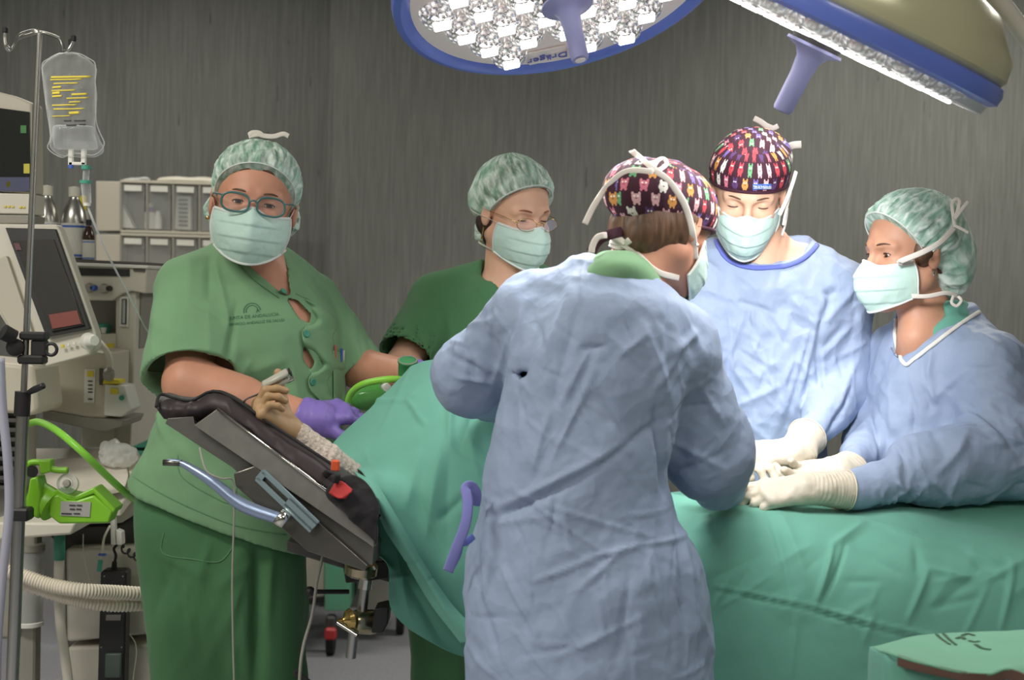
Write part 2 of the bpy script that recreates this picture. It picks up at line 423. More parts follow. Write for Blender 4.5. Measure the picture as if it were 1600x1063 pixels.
class MB:
    def __init__(s): s.v = []; s.f = []; s.mi = []
    def add(s, V, F, mi=0):
        n = len(s.v); s.v += [np.array(v, float) for v in V]; s.f += [tuple(i+n for i in f) for f in F]; s.mi += [mi]*len(F); return s
    def tube(s, pts, r, seg=10, mi=0, **k): return s.add(*tube_g(pts, r, seg, **k), mi=mi)
    def box(s, c, d, R=None, bev=0.0, mi=0):
        """chamfered box centre c, full size d, R 3x3"""
        R = np.eye(3) if R is None else np.array(R); h = np.array(d, float)/2; b = min(bev, min(h)*0.9)
        V = []; F = []
        if b <= 0:
            for x in (-1, 1):
                for y in (-1, 1):
                    for z in (-1, 1): V.append((x*h[0], y*h[1], z*h[2]))
            F = [(0, 1, 3, 2), (4, 6, 7, 5), (0, 4, 5, 1), (2, 3, 7, 6), (0, 2, 6, 4), (1, 5, 7, 3)]
        else:
            for x in (-1, 1):
                for y in (-1, 1):
                    for z in (-1, 1):
                        V += [(x*h[0], y*(h[1]-b), z*(h[2]-b)), (x*(h[0]-b), y*h[1], z*(h[2]-b)), (x*(h[0]-b), y*(h[1]-b), z*h[2])]
            g = lambda x, y, z, k: ((x*4+y*2+z)*3+k)
            for x in (0, 1): F.append([g(x, 0, 0, 0), g(x, 0, 1, 0), g(x, 1, 1, 0), g(x, 1, 0, 0)][::(1 if x == 0 else -1)])
            for y in (0, 1): F.append([g(0, y, 0, 1), g(1, y, 0, 1), g(1, y, 1, 1), g(0, y, 1, 1)][::(1 if y == 0 else -1)])
            for z in (0, 1): F.append([g(0, 0, z, 2), g(0, 1, z, 2), g(1, 1, z, 2), g(1, 0, z, 2)][::(1 if z == 0 else -1)])
            for a in (0, 1):
                for c_ in (0, 1):
                    F.append([g(a, c_, 0, 0), g(a, c_, 1, 0), g(a, c_, 1, 1), g(a, c_, 0, 1)][::(1 if a != c_ else -1)])
                    F.append([g(a, 0, c_, 0), g(a, 1, c_, 0), g(a, 1, c_, 2), g(a, 0, c_, 2)][::(1 if a == c_ else -1)])
                    F.append([g(0, a, c_, 1), g(1, a, c_, 1), g(1, a, c_, 2), g(0, a, c_, 2)][::(1 if a != c_ else -1)])
            for x in (0, 1):
                for y in (0, 1):
                    for z in (0, 1): F.append([g(x, y, z, 0), g(x, y, z, 1), g(x, y, z, 2)][::(1 if (x+y+z) % 2 else -1)])
        V = [R@np.array(v)+np.array(c, float) for v in V]
        return s.add(V, F, mi)
    def cyl(s, a, b, ra, rb=None, seg=24, mi=0):
        rb = ra if rb is None else rb
        a = np.array(a, float); b = np.array(b, float)
        t = b-a; t /= np.linalg.norm(t)
        u = np.cross(t, (0, 0, 1.0) if abs(t[2]) < 0.9 else (0, 1.0, 0)); u /= np.linalg.norm(u); v = np.cross(t, u)
        V = []
        for p, r in ((a, ra), (b, rb)):
            for k in range(seg): an = 2*PI*k/seg; V.append(p+u*math.cos(an)*r+v*math.sin(an)*r)
        F = [(k, (k+1) % seg, seg+(k+1) % seg, seg+k) for k in range(seg)]+[tuple(range(seg))[::-1], tuple(range(seg, 2*seg))]
        return s.add(V, F, mi)
    def lathe(s, o, axis, prof, seg=32, mi=0, up=None):
        """prof list of (r,h)"""
        o = np.array(o, float); t = np.array(axis, float); t /= np.linalg.norm(t)
        u = np.cross(t, (0, 0, 1.0) if abs(t[2]) < 0.9 else (0, 1.0, 0)); u /= np.linalg.norm(u); v = np.cross(t, u)
        V = []
        for r, h in prof:
            for k in range(seg): an = 2*PI*k/seg; V.append(o+t*h+(u*math.cos(an)+v*math.sin(an))*max(r, 1e-5))
        F = [(i*seg+k, i*seg+(k+1) % seg, (i+1)*seg+(k+1) % seg, (i+1)*seg+k) for i in range(len(prof)-1) for k in range(seg)]
        return s.add(V, F, mi)
    def prism(s, pts, ext, mi=0):
        P = [np.array(p, float) for p in pts]; e = np.array(ext, float); n = len(P)
        V = P+[p+e for p in P]
        F = [tuple(range(n)), tuple(range(2*n-1, n-1, -1))]+[(i, n+i, n+(i+1) % n, (i+1) % n) for i in range(n)]
        return s.add(V, F, mi)
    def build(s, name, m, parent=None, smooth=False, bevel=0):
        o = mesh(name, s.v, s.f, m, parent, smooth, s.mi if isinstance(m, (list, tuple)) else None)
        if bevel:
            b = o.modifiers.new('bevel', 'BEVEL'); b.width = bevel; b.segments = 2; b.limit_method = 'ANGLE'; b.angle_limit = 0.7
        if smooth or bevel:
            try:
                for p in o.data.polygons: p.use_smooth = True
                o.data.set_sharp_from_angle(angle=math.radians(38))
            except Exception: pass
        return o
def RZ(deg): a = math.radians(deg); return np.array(((math.cos(a), -math.sin(a), 0), (math.sin(a), math.cos(a), 0), (0, 0, 1)))
def patch(name, rows, m, parent=None, nu=60, nv=60, thick=0.002, folds=None, Y=3, crumple=None, disp=None, hint=(0, -1, 0.2)):
    """cloth sheet through a lattice of points, smoothly interpolated, with a real thickness"""
    G = np.array([[np.array(p, float) for p in r] for r in rows])
    def interp(A, n):
        m_ = A.shape[0]; out = []
        for t in np.linspace(0, m_-1, n):
            i = min(int(t), m_-2); f = t-i
            p0, p1, p2, p3 = A[max(i-1, 0)], A[i], A[i+1], A[min(i+2, m_-1)]
            out.append(0.5*((2*p1)+(-p0+p2)*f+(2*p0-5*p1+4*p2-p3)*f*f+(-p0+3*p1-3*p2+p3)*f**3))
        return np.array(out)
    A = interp(G, nv); A = interp(A.transpose(1, 0, 2), nu).transpose(1, 0, 2)
    V = A.reshape(-1, 3); I = np.arange(nu*nv).reshape(nv, nu)
    Q = np.stack([I[:-1, :-1], I[:-1, 1:], I[1:, 1:], I[1:, :-1]], -1).reshape(-1, 4)
    N = vnormals(V, Q)
    if (N@np.array(hint, float)).mean() < 0: Q = Q[:, ::-1]; N = -N
    D = np.zeros(len(V))
    if crumple:
        for (size, amp, seed, st) in crumple: D += amp*(cells(V, size, seed, stretch=st)+0.35)
    if folds: D += fold_disp(V, N, folds, Y)
    if disp is not None: D += disp(V, N)
    V = V+N*D[:, None]; N = vnormals(V, Q)
    n = len(V); V2 = V-N*thick
    e = []
    for a, b in ((I[0, :-1], I[0, 1:]), (I[1:, -1], I[:-1, -1]) if False else (I[:-1, -1], I[1:, -1]), (I[-1, 1:], I[-1, :-1]), (I[1:, 0], I[:-1, 0])):
        e.append(np.stack([b, a, a+n, b+n], 1))
    E = np.concatenate(e)
    if Q[0][1] != 1: E = E[:, ::-1]
    return mesh(name, np.concatenate([V, V2]), np.concatenate([Q, Q[:, ::-1]+n, E]), m, parent)
def text(s, name, o, xdir, updir, size, m, parent, ext=0.0006, align='CENTER'):
    """raised lettering"""
    cu = bpy.data.curves.new(name, 'FONT'); cu.body = s; cu.size = size; cu.extrude = ext; cu.align_x = align; cu.resolution_u = 3
    t = bpy.data.objects.new(name, cu)
    x = Vector(xdir).normalized(); z = x.cross(Vector(updir)).normalized(); y = z.cross(x)
    Mx = Matrix(((x.x, y.x, z.x), (x.y, y.y, z.y), (x.z, y.z, z.z)))
    COL.objects.link(t)
    dg = bpy.context.evaluated_depsgraph_get(); me = bpy.data.meshes.new_from_object(t.evaluated_get(dg))
    V = [np.array(Mx@v.co+Vector(o)) for v in me.vertices]; F = [tuple(p.vertices) for p in me.polygons]
    bpy.data.objects.remove(t)
    return mesh(name, V, F, m, parent, smooth=False)
# ------------------------------------------------------------------ surface placement helpers
from mathutils.bvhtree import BVHTree
def bvh(o):
    off = rootloc(o.parent)
    return BVHTree.FromPolygons([v.co+off for v in o.data.vertices], [tuple(p.vertices) for p in o.data.polygons])
def hit(T, px, py, lift=0.001):
    c = Vector((0, 0, CAMZ)); d = (W(px, py, 3)-c).normalized()
    h = T.ray_cast(c, d)
    if h[0] is None: return None
    n = h[1] if h[1].dot(d) < 0 else -h[1]
    return h[0]+n*lift, n
def strip_on(T, pts, width, name, m, parent, lift=0.002, thick=0.0015, n=6):
    """a narrow band (seam, tape, hem) lying on a surface along the given points"""
    P = cat([(p[0], p[1], 0) for p in pts], n)
    L = [hit(T, p[0], p[1], lift) for p in P]; L = [l for l in L if l]
    if len(L) < 2: return None
    V, F = tube_g([tuple(l[0]) for l in L], [width/2]*len(L), 8, flat=(lambda t: tuple(L[int(t*(len(L)-1))][1]), thick/(width/2)))
    return mesh(name, V, F, m, parent)
def text_on(T, s, px, py, size, Y, ang, name, m, parent, lift=0.0012):
    cu = bpy.data.curves.new(name, 'FONT'); cu.body = s; cu.size = size; cu.align_x = 'CENTER'; cu.resolution_u = 2
    t = bpy.data.objects.new(name, cu); COL.objects.link(t)
    me = bpy.data.meshes.new_from_object(t.evaluated_get(bpy.context.evaluated_depsgraph_get())); bpy.data.objects.remove(t)
    a = math.radians(ang); k = 1/PXL(Y); V = []
    for v in me.vertices:
        x, y = v.co.x*k, v.co.y*k
        h = hit(T, px+x*math.cos(a)+y*math.sin(a), py-(-x*math.sin(a)+y*math.cos(a)), lift)
        V.append(tuple(h[0]) if h else tuple(W(px, py, Y)))
    return mesh(name, V, [tuple(p.vertices) for p in me.polygons], m, parent, smooth=False)
# ------------------------------------------------------------------ shared materials
M = {}
def skin(name, c):
    m, nt, b = newmat(name); b.inputs['Roughness'].default_value = 0.5; b.inputs['Specular IOR Level'].default_value = 0.4
    vary(nt, b, c, 0.07, 18); noise_bump(nt, b, 260, 0.12, 0.0008)
    b.inputs['Subsurface Weight'].default_value = 0.12; b.inputs['Subsurface Radius'].default_value = (0.012, 0.005, 0.003); b.inputs['Subsurface Scale'].default_value = 0.5
    return m
M['skin1'] = skin('skin_rosy', lin(205, 148, 122)); M['skin2'] = skin('skin_fair', lin(226, 178, 150)); M['skin3'] = skin('skin_tan', lin(205, 152, 124))
M['skin4'] = skin('skin_olive', lin(170, 138, 100))
M['scrub'] = cloth('green_scrub_cotton', lin(124, 164, 124), crump=0.0, fine=0.2, sheen=0.1, var=0.05)
M['scrub2'] = cloth('dark_green_scrub_cotton', lin(80, 126, 86), crump=0.0, fine=0.2, sheen=0.1, var=0.05)
M['hem'] = cloth('green_stitching', lin(98, 144, 104), crump=0, fine=0.3)
M['gown'] = cloth('blue_nonwoven_gown', lin(150, 165, 192), rough=0.6, crump=0.45, cs=15, fine=0.1, sheen=0.05, var=0.05)
M['gown_trim'] = cloth('deep_blue_binding', lin(104, 116, 196), crump=0, fine=0.2)
M['gown_tie'] = cloth('lilac_tie', lin(132, 134, 202), crump=0, fine=0.2)
M['white_trim'] = cloth('white_binding', lin(225, 222, 215), crump=0, fine=0.2)
M['drape'] = cloth('sea_green_drape', lin(106, 166, 148), rough=0.8, crump=0.12, cs=7, fine=0.15, sheen=0.08, var=0.05)
M['drape2'] = cloth('light_green_drape', lin(112, 172, 142), rough=0.8, crump=0.1, cs=7, fine=0.15)
M['brownlining'] = cloth('brown_drape_lining', lin(95, 72, 62), crump=0)
M['mask'] = cloth('mint_mask', lin(200, 228, 217), rough=0.8, crump=0.15, cs=30, fine=0.1, var=0.04)
M['maskw'] = cloth('white_mask_edge', lin(222, 228, 222), crump=0, fine=0.1, var=0.02)
M['tie'] = cloth('white_tie_ribbon', lin(235, 226, 216), crump=0, fine=0.3, var=0.03)
M['latex'] = mat('cream_latex', lin(206, 196, 178), rough=0.45, spec=0.4, var=0.05, bump=0.25, bs_=120, sub=0.1)
M['purple'] = mat('purple_nitrile', lin(136, 116, 196), rough=0.42, var=0.05, bump=0.3, bs_=90)
M['white_shoe'] = mat('white_clog', lin(210, 210, 205), rough=0.5)
M['black'] = mat('black_plastic', lin(34, 33, 34), rough=0.45, var=0.1)
M['blackrub'] = mat('black_rubber', lin(28, 27, 28), rough=0.75, var=0.1)
M['steel'] = mat('brushed_steel', lin(190, 188, 182), rough=0.28, metal=1, var=0.04)
M['dsteel'] = mat('dark_steel', lin(120, 118, 112), rough=0.35, metal=1, var=0.06)
M['chrome'] = mat('chrome', lin(225, 222, 214), rough=0.12, metal=1, var=0)
M['beige'] = mat('beige_plastic', lin(196, 188, 172), rough=0.5, var=0.04, vs=3)
M['cream'] = mat('cream_plastic', lin(212, 206, 192), rough=0.45, var=0.03, vs=3)
M['greyp'] = mat('grey_plastic', lin(150, 146, 136), rough=0.5, var=0.05, vs=3)
M['dgrey'] = mat('dark_grey_plastic', lin(80, 78, 76), rough=0.55, var=0.06)
M['lime'] = mat('lime_plastic', lin(128, 190, 46), rough=0.35, var=0.06, spec=0.5)
M['limet'] = clear('lime_tubing', lin(150, 225, 80), alpha=0.75, rough=0.25)
M['clear'] = clear('clear_plastic', (0.92, 0.94, 0.93, 1), alpha=0.10, rough=0.06)
M['clear2'] = clear('cloudy_plastic', (0.75, 0.77, 0.75, 1), alpha=0.35, rough=0.25)
M['yellow'] = mat('yellow_label', lin(226, 204, 60), rough=0.6)
M['white'] = mat('white_plastic', lin(228, 226, 218), rough=0.4, var=0.03)
M['paper'] = mat('white_paper', lin(220, 218, 208), rough=0.8, var=0.04)
M['ink'] = mat('dark_ink', lin(60, 60, 60), rough=0.8, var=0)
M['red'] = mat('red_fabric', lin(170, 36, 36), rough=0.7)
M['orange'] = mat('orange_plastic', lin(215, 90, 50), rough=0.5)
M['teal'] = mat('teal_plastic', lin(70, 150, 128), rough=0.5, var=0.05)
M['blue'] = mat('blue_plastic', lin(70, 110, 190), rough=0.4)
M['gold_glint'] = mat('gold_glint_steel', lin(176, 166, 138), rough=0.22, metal=1, var=0.05)  # steel with gold reflections put into its base colour
M['gold'] = mat('gold_metal', lin(206, 176, 110), rough=0.25, metal=1, var=0)
M['eye'] = mat('eye_white', lin(225, 215, 208), rough=0.15, var=0.02)
M['iris'] = mat('brown_iris', lin(80, 52, 36), rough=0.15, var=0.15, vs=300)
M['pupil'] = mat('pupil', lin(12, 10, 10), rough=0.08, var=0)
M['lip'] = mat('lips', lin(185, 105, 95), rough=0.4)
def hairmat(name, c):
    m, nt, b = newmat(name); b.inputs['Roughness'].default_value = 0.5
    vary(nt, b, c, 0.45, 60, (1, 1, 0.25)); noise_bump(nt, b, 140, 0.6, 0.003, stretch=(1, 1, 0.15)); return m
M['hair_dark'] = hairmat('dark_brown_hair', lin(58, 40, 32)); M['hair_brown'] = hairmat('brown_hair', lin(98, 70, 50)); M['hair_red'] = hairmat('reddish_hair', lin(140, 78, 52))
def netmat():
    m, nt, b = newmat('green_bouffant_net')
    b.inputs['Roughness'].default_value = 0.8
    tc = nt.nodes.new('ShaderNodeTexCoord')
    def nz(scale, st):
        mp = nt.nodes.new('ShaderNodeMapping'); mp.inputs['Scale'].default_value = st; nt.links.new(tc.outputs['UV'], mp.inputs[0])
        t = nt.nodes.new('ShaderNodeTexNoise'); t.inputs['Scale'].default_value = scale; t.inputs['Detail'].default_value = 5; t.inputs['Distortion'].default_value = 0.4
        nt.links.new(mp.outputs[0], t.inputs['Vector']); return t.outputs['Fac']
    a = nz(9, (4.5, 0.6, 1)); bb = nz(5, (1, 1.3, 1))
    r = nt.nodes.new('ShaderNodeValToRGB'); nt.links.new(a, r.inputs[0])
    r.color_ramp.elements[0].position = 0.36; r.color_ramp.elements[0].color = lin(150, 204, 178)
    r.color_ramp.elements[1].position = 0.66; r.color_ramp.elements[1].color = lin(236, 247, 238)
    nt.links.new(r.outputs[0], b.inputs['Base Color'])
    mm = nt.nodes.new('ShaderNodeMath'); mm.operation = 'ADD'; nt.links.new(a, mm.inputs[0]); nt.links.new(bb, mm.inputs[1])
    mr = nt.nodes.new('ShaderNodeMapRange'); mr.inputs['From Min'].default_value = 0.8; mr.inputs['From Max'].default_value = 1.2
    mr.inputs['To Min'].default_value = 0.50; mr.inputs['To Max'].default_value = 0.95; nt.links.new(mm.outputs[0], mr.inputs[0])
    nt.links.new(mr.outputs[0], b.inputs['Alpha'])
    bp = nt.nodes.new('ShaderNodeBump'); bp.inputs['Distance'].default_value = 0.006; bp.inputs['Strength'].default_value = 0.7
    nt.links.new(a, bp.inputs['Height']); nt.links.new(bp.outputs[0], b.inputs['Normal'])
    return m
M['net'] = netmat()
def printmat():
    """dark maroon cotton printed with rows of little round creatures"""
    m, nt, b = newmat('maroon_creature_print'); N = nt.nodes; L = nt.links
    b.inputs['Roughness'].default_value = 0.8
    def mt(op, a, c=None, d=None):
        n = N.new('ShaderNodeMath'); n.operation = op
        for i, v in enumerate((a, c, d)):
            if v is None: continue
            if isinstance(v, (int, float)): n.inputs[i].default_value = v
            else: L.new(v, n.inputs[i])
        return n.outputs[0]
    tc = N.new('ShaderNodeTexCoord'); sp = N.new('ShaderNodeSeparateXYZ'); L.new(tc.outputs['UV'], sp.inputs[0])
    def layer(nu, nv, off):
        u = mt('MULTIPLY_ADD', sp.outputs[0], nu, off); v = mt('MULTIPLY_ADD', sp.outputs[1], nv, off*1.7)
        iv = mt('FLOOR', v); u = mt('MULTIPLY_ADD', iv, 0.37, u); iu = mt('FLOOR', u)
        fu = mt('SUBTRACT', mt('SUBTRACT', u, iu), 0.5); fv = mt('SUBTRACT', mt('SUBTRACT', v, iv), 0.5)
        cx = N.new('ShaderNodeCombineXYZ'); L.new(iu, cx.inputs[0]); L.new(iv, cx.inputs[1])
        wn = N.new('ShaderNodeTexWhiteNoise'); wn.noise_dimensions = '2D'; L.new(cx.outputs[0], wn.inputs['Vector'])
        rnd = wn.outputs['Value']
        def ellm(x0, y0, rx, ry):
            a = mt('DIVIDE', mt('SUBTRACT', fu, x0), rx); c = mt('DIVIDE', mt('SUBTRACT', fv, y0), ry)
            return mt('LESS_THAN', mt('ADD', mt('MULTIPLY', a, a), mt('MULTIPLY', c, c)), 1)
        sq = mt('MULTIPLY_ADD', rnd, 0.12, 0.20)
        def dyn(x0, y0, rx, ry): return ellm(x0, y0, rx, ry)
        body = dyn(0, -0.05, sq, 0.30); head = dyn(0, 0.14, 0.24, 0.2); e1 = dyn(-0.17, 0.34, 0.07, 0.13); e2 = dyn(0.17, 0.34, 0.07, 0.13)
        l1 = dyn(-0.12, -0.36, 0.07, 0.12); l2 = dyn(0.12, -0.36, 0.07, 0.12)
        sh = body
        for q in (head, e1, e2, l1, l2): sh = mt('MAXIMUM', sh, q)
        eyes = mt('MAXIMUM', dyn(-0.09, 0.16, 0.055, 0.06), dyn(0.09, 0.16, 0.055, 0.06)); mouth = dyn(0, 0.0, 0.07, 0.03)
        r = N.new('ShaderNodeValToRGB'); r.color_ramp.interpolation = 'CONSTANT'; L.new(rnd, r.inputs[0])
        cl = [lin(214, 120, 140), lin(110, 170, 120), lin(226, 176, 180), lin(120, 100, 170), lin(200, 70, 80), lin(230, 226, 216), lin(214, 150, 80), lin(92, 60, 110)]
        e = r.color_ramp.elements; e[0].position = 0; e[0].color = cl[0]; e[1].position = 1/8; e[1].color = cl[1]
        for i in range(2, 8): q = e.new(i/8); q.color = cl[i]
        return sh, eyes, mouth, r.outputs[0], rnd
    base = lin(62, 22, 40)
    col = None
    def mix(f, a, c):
        n = N.new('ShaderNodeMix'); n.data_type = 'RGBA'; L.new(f, n.inputs[0])
        for i, v in ((6, a), (7, c)):
            if isinstance(v, tuple): n.inputs[i].default_value = v
            else: L.new(v, n.inputs[i])
        return n.outputs[2]
    s, e, mo, c, _ = layer(27, 7.6, 0.0)
    col = mix(s, base, c); col = mix(e, col, lin(250, 245, 230)); col = mix(mo, col, lin(50, 20, 30))
    L.new(col, b.inputs['Base Color'])
    noise_bump(nt, b, 500, 0.15, 0.0006); noise_bump(nt, b, 25, 0.35, 0.006)
    return m
M['print'] = printmat()
# ------------------------------------------------------------------ head, face, cap, mask
def add_head(S, Mx, wide=1.0, lids=1.0, neck=None, neck_r=(0.056, 0.062)):
    E = lambda c, r, k=0.02, sub=False: S.ell(c, r, k, sub, Mx)
    C = lambda a, b, ra, rb, k=0.015, sub=False, flat=None: S.cone(a, b, ra, rb, k, sub, flat, Mx)
    w = wide
    E((0, -0.012, 0.028), (0.074*w, 0.094, 0.082), 0.01)
    E((0, 0.028, -0.035), (0.056*w, 0.056, 0.076), 0.03)
    for s in (-1, 1):
        C((s*0.052*w, -0.005, -0.055), (s*0.012, 0.062, -0.096), 0.022, 0.019, 0.03)
        E((s*0.034*w, 0.052, -0.032), (0.022, 0.02, 0.022), 0.02)
        C((s*0.012, 0.078, 0.017), (s*0.044, 0.062, 0.014), 0.008, 0.007, 0.014)
    E((0, 0.064, -0.094), (0.020, 0.020, 0.017), 0.025)
    C((0, 0.080, 0.004), (0, 0.101, -0.032), 0.0065, 0.0095, 0.012)
    for s in (-1, 1): E((s*0.010, 0.090, -0.037), (0.008, 0.010, 0.007), 0.008)
    E((0, 0.074, -0.062), (0.024, 0.016, 0.012), 0.015)
    C((-0.018, 0.083, -0.066), (0.018, 0.083, -0.066), 0.0035, 0.0035, 0.006); C((-0.016, 0.082, -0.073), (0.016, 0.082, -0.073), 0.0045, 0.0045, 0.006)
    for s in (-1, 1):
        E((s*0.031, 0.085, 0.0), (0.019, 0.015, 0.012), 0.012, True)
        E((s*0.031, 0.062, -0.001), (0.0140, 0.0140, 0.0140), 0.004)
        if lids > 0: E((s*0.031, 0.078, -0.001-(1-lids)*0.003), (0.0125, 0.010, 0.0055*lids), 0.0015, True)
        E((s*0.078*w, -0.012, -0.008), (0.008, 0.017, 0.030), 0.008)
        E((s*0.087*w, -0.008, -0.004), (0.006, 0.010, 0.019), 0.004, True)
    if neck is not None:
        a = tp(Mx, (0, -0.022, -0.06)); S.cone(a, neck, neck_r[0], neck_r[1], 0.03)
def add_eyes(Mx, parent, gaze=(0, 1, 0)):
    g = np.array(gaze, float); g /= np.linalg.norm(g)
    for s in (-1, 1):
        c = np.array((s*0.031, 0.0625, -0.001)); r = 0.0124
        u = np.cross(g, (0, 0, 1)); u /= np.linalg.norm(u); v = np.cross(u, g)
        mb = MB(); prof = []
        angs = [0, 6, 12, 18, 25, 31, 42, 60, 90, 130, 180]; seg = 20; V = []
        for a in angs:
            for k in range(seg):
                t = 2*PI*k/seg; V.append(c+r*(g*math.cos(math.radians(a))+(u*math.cos(t)+v*math.sin(t))*math.sin(math.radians(a))))
        for i in range(len(angs)-1):
            mb_i = 2 if angs[i] < 12 else (1 if angs[i] < 31 else 0)
            F = [(i*seg+k, i*seg+(k+1) % seg, (i+1)*seg+(k+1) % seg, (i+1)*seg+k) for k in range(seg)]
            mb.f += F; mb.mi += [mb_i]*seg
        mb.v = [tp(Mx, p) for p in V]
        mb.build('eye', [M['eye'], M['iris'], M['pupil']], parent, smooth=True)
def lashes(Mx, parent, open_=1.0):
    for s in (-1, 1):
        for sg, r in ((1, 0.0011), (-1, 0.0005)):
            P = []
            for k in range(7):
                t = -1+2*k/6; x = s*0.031+0.0122*t; z = -0.001-(1-open_)*0.003+sg*0.0052*open_*math.sqrt(max(0, 1-t*t)); dx = x-s*0.031; dz = z+0.001
                P.append(tp(Mx, (x, 0.0625+math.sqrt(max(1e-6, 0.0143**2-dx*dx-dz*dz)), z)))
            tube('eyelashes', P, [r*0.5]+[r]*5+[r*0.5], M['hair_dark'], parent, 6)
def brows(Mx, parent, m, wide=1.0):
    for s in (-1, 1):
        P = [tp(Mx, p) for p in ((s*0.014, 0.0865, 0.0185), (s*0.026, 0.0835, 0.0215), (s*0.038*wide, 0.076, 0.0215), (s*0.050*wide, 0.064, 0.0155))]
        tube('eyebrow', P, [0.0016, 0.0023, 0.0020, 0.0008], m, parent, 8, 5, flat=(tuple(Mx[:3, 1]), 0.45))
def ray_ell(o, d, blobs):
    """furthest exit of a ray from o along d out of a union of ellipsoids"""
    best = 0.02
    for c, r in blobs:
        c = np.array(c, float); r = np.array(r, float); p = (o-c)/r; q = d/r
        a = q@q; b = p@q; cc = p@p-1; disc = b*b-a*cc
        if disc > 0: best = max(best, (-b+math.sqrt(disc))/a)
    return best
def cap(name, Mx, parent, m, blobs, p0, n0, pleat=0.004, npl=26, seed=1, res=0.0032, band=None, band_r=0.003, crumple=None, k=0.02, uvs=(1, 1), bandw=None):
    S = SDF(); n = np.array(n0, float); n /= np.linalg.norm(n); p0 = np.array(p0, float)
    for c, r in blobs: S.ell(c, r, k, False, Mx)
    nw = Mx[:3, :3]@n; S.cut(tp(Mx, p0), -nw)
    V, Q = S.build(res); V = relax(V, Q, 2); N = vnormals(V, Q)
    Mi = np.linalg.inv(Mx); Lc = V@Mi[:3, :3].T+Mi[:3, 3]
    u = np.array((1.0, 0, 0)); v = np.cross(n, u)
    c0 = p0 + 0; h = (Lc-c0)@n; X = (Lc-c0)@u; Y = (Lc-c0)@v; ph = np.arctan2(X, Y)
    hn = np.clip(h/0.09, 0, 1); q = np.stack([np.cos(ph), np.sin(ph), hn*0.35], 1)
    pl = np.abs(vnoise(q, npl/6.3, seed))*1.0 + 0.6*np.abs(vnoise(q, npl/3.0, seed+5))
    D = pleat*(1-pl*2.0)*(1-hn*0.75)*np.clip(h/0.010, 0, 1)
    D += 0.35*pleat*vnoise(Lc, 45, seed+9)
    if crumple: D += crumple[1]*(cells(Lc, crumple[0], seed)+0.3)
    V = V+N*D[:, None]
    o = mesh(name, V, Q, m, parent)
    uv = o.data.uv_layers.new(name='UVMap')
    li = np.zeros(len(o.data.loops), np.int32); o.data.loops.foreach_get('vertex_index', li)
    az = np.arctan2(Lc[:, 0], Lc[:, 1])/(2*PI)*uvs[0]; el = (h/0.2)*uvs[1]
    az = ph/(2*PI)*uvs[0]
    U = np.stack([az[li], el[li]], 1)
    PN = np.abs((vnormals(V, Q)[Q].mean(1))@nw)/mscale(Mx) > 0.72
    TU = np.stack([(X/0.6)[li], (Y/0.2)[li]+0.13], 1).reshape(-1, 4, 2)
    G = U[:, 0].reshape(-1, 4); mx = G.max(1, keepdims=True); G = np.where(mx-G > 0.5*uvs[0], G+uvs[0], G); U[:, 0] = G.ravel()
    U = U.reshape(-1, 4, 2); U[PN] = TU[PN]; U = U.reshape(-1, 2)
    uv.data.foreach_set('uv', U.astype(np.float32).ravel())
    if band is not None:
        P = []
        for i in range(48):
            t = 2*PI*i/48; d = u*math.sin(t)+v*math.cos(t)
            P.append(tp(Mx, p0+d*(ray_ell(p0, d, blobs)+0.0005)))
        if bandw: tube('band', P, bandw, band, o, 8, closed=True, flat=(tuple(nw), 0.25)) if False else tube('band', P, band_r, band, o, 8, closed=True)
        else: tube('band', P, band_r, band, o, 8, closed=True)
    return o
def face_mask(Mx, parent, wide=1.0, puff=0.0, low=0.0, seed=1, pleats=0.0028, shift=0):
    R = [
        [(0, .1015, -.011), (.012, .095, -.016), (.026, .085, -.024), (.046, .068, -.024), (.067, .030, -.020)],
        [(0, .122, -.034), (.016, .113, -.036), (.032, .098, -.038), (.052, .068, -.038), (.069, .026, -.036)],
        [(0, .125, -.058), (.018, .116, -.059), (.034, .102, -.060), (.053, .070, -.060), (.069, .024, -.056)],
        [(0, .117, -.086), (.018, .110, -.086), (.034, .096, -.084), (.050, .066, -.082), (.065, .022, -.074)],
        [(0, .093, -.119), (.016, .088, -.117), (.030, .076, -.112), (.044, .052, -.104), (.060, .018, -.090)]]
    rows = []
    for ri, r in enumerate(R):
        z_ = low*ri/4
        f = lambda s, p: tp(Mx, (s*p[0]*wide, p[1]+puff*(1-p[0]/.08)+0.003, p[2]-z_))
        rows.append([f(-1, p) for p in r[::-1]]+[f(1, p) for p in r[1:]])
    Mi = np.linalg.inv(Mx)
    def dsp(V, N):
        L = V@Mi[:3, :3].T+Mi[:3, 3]
        t = (-L[:, 2]-0.02)/0.1; saw = ((t*3.6) % 1.0); s = np.where(saw < 0.85, saw/0.85, (1-saw)/0.15)
        f = np.clip((0.062*wide-np.abs(L[:, 0]))/0.02, 0, 1)*np.clip(t*6, 0, 1)*np.clip((1-t)*6, 0, 1)
        return pleats*(s-0.5)*f + 0.003*(cells(L, 0.032, seed)+0.4)*f
    o = patch('face_mask', rows, M['mask'], parent, 56, 60, 0.0012, disp=dsp, hint=tuple(Mx[:3, 1]))
    top = [tuple(p) for p in rows[0]]; bot = [tuple(p) for p in rows[-1]]
    L = [tuple(r[0]) for r in rows]; Rr = [tuple(r[-1]) for r in rows]
    for nm, e in (('top_edge', top), ('bottom_edge', bot), ('side_edge', L), ('side_edge', Rr)):
        tube(nm, e, 0.0035, M['maskw'], o, 8, 6, flat=(tuple(Mx[:3, 1]), 0.45))
    return o, (L[0], L[-1], Rr[0], Rr[-1])
def ribbon(name, P, w, m, parent, n=(0, -1, 0), thick=0.18, sm=8):
    return tube(name, P, w/2, m, parent, 8, sm, flat=(n, thick))
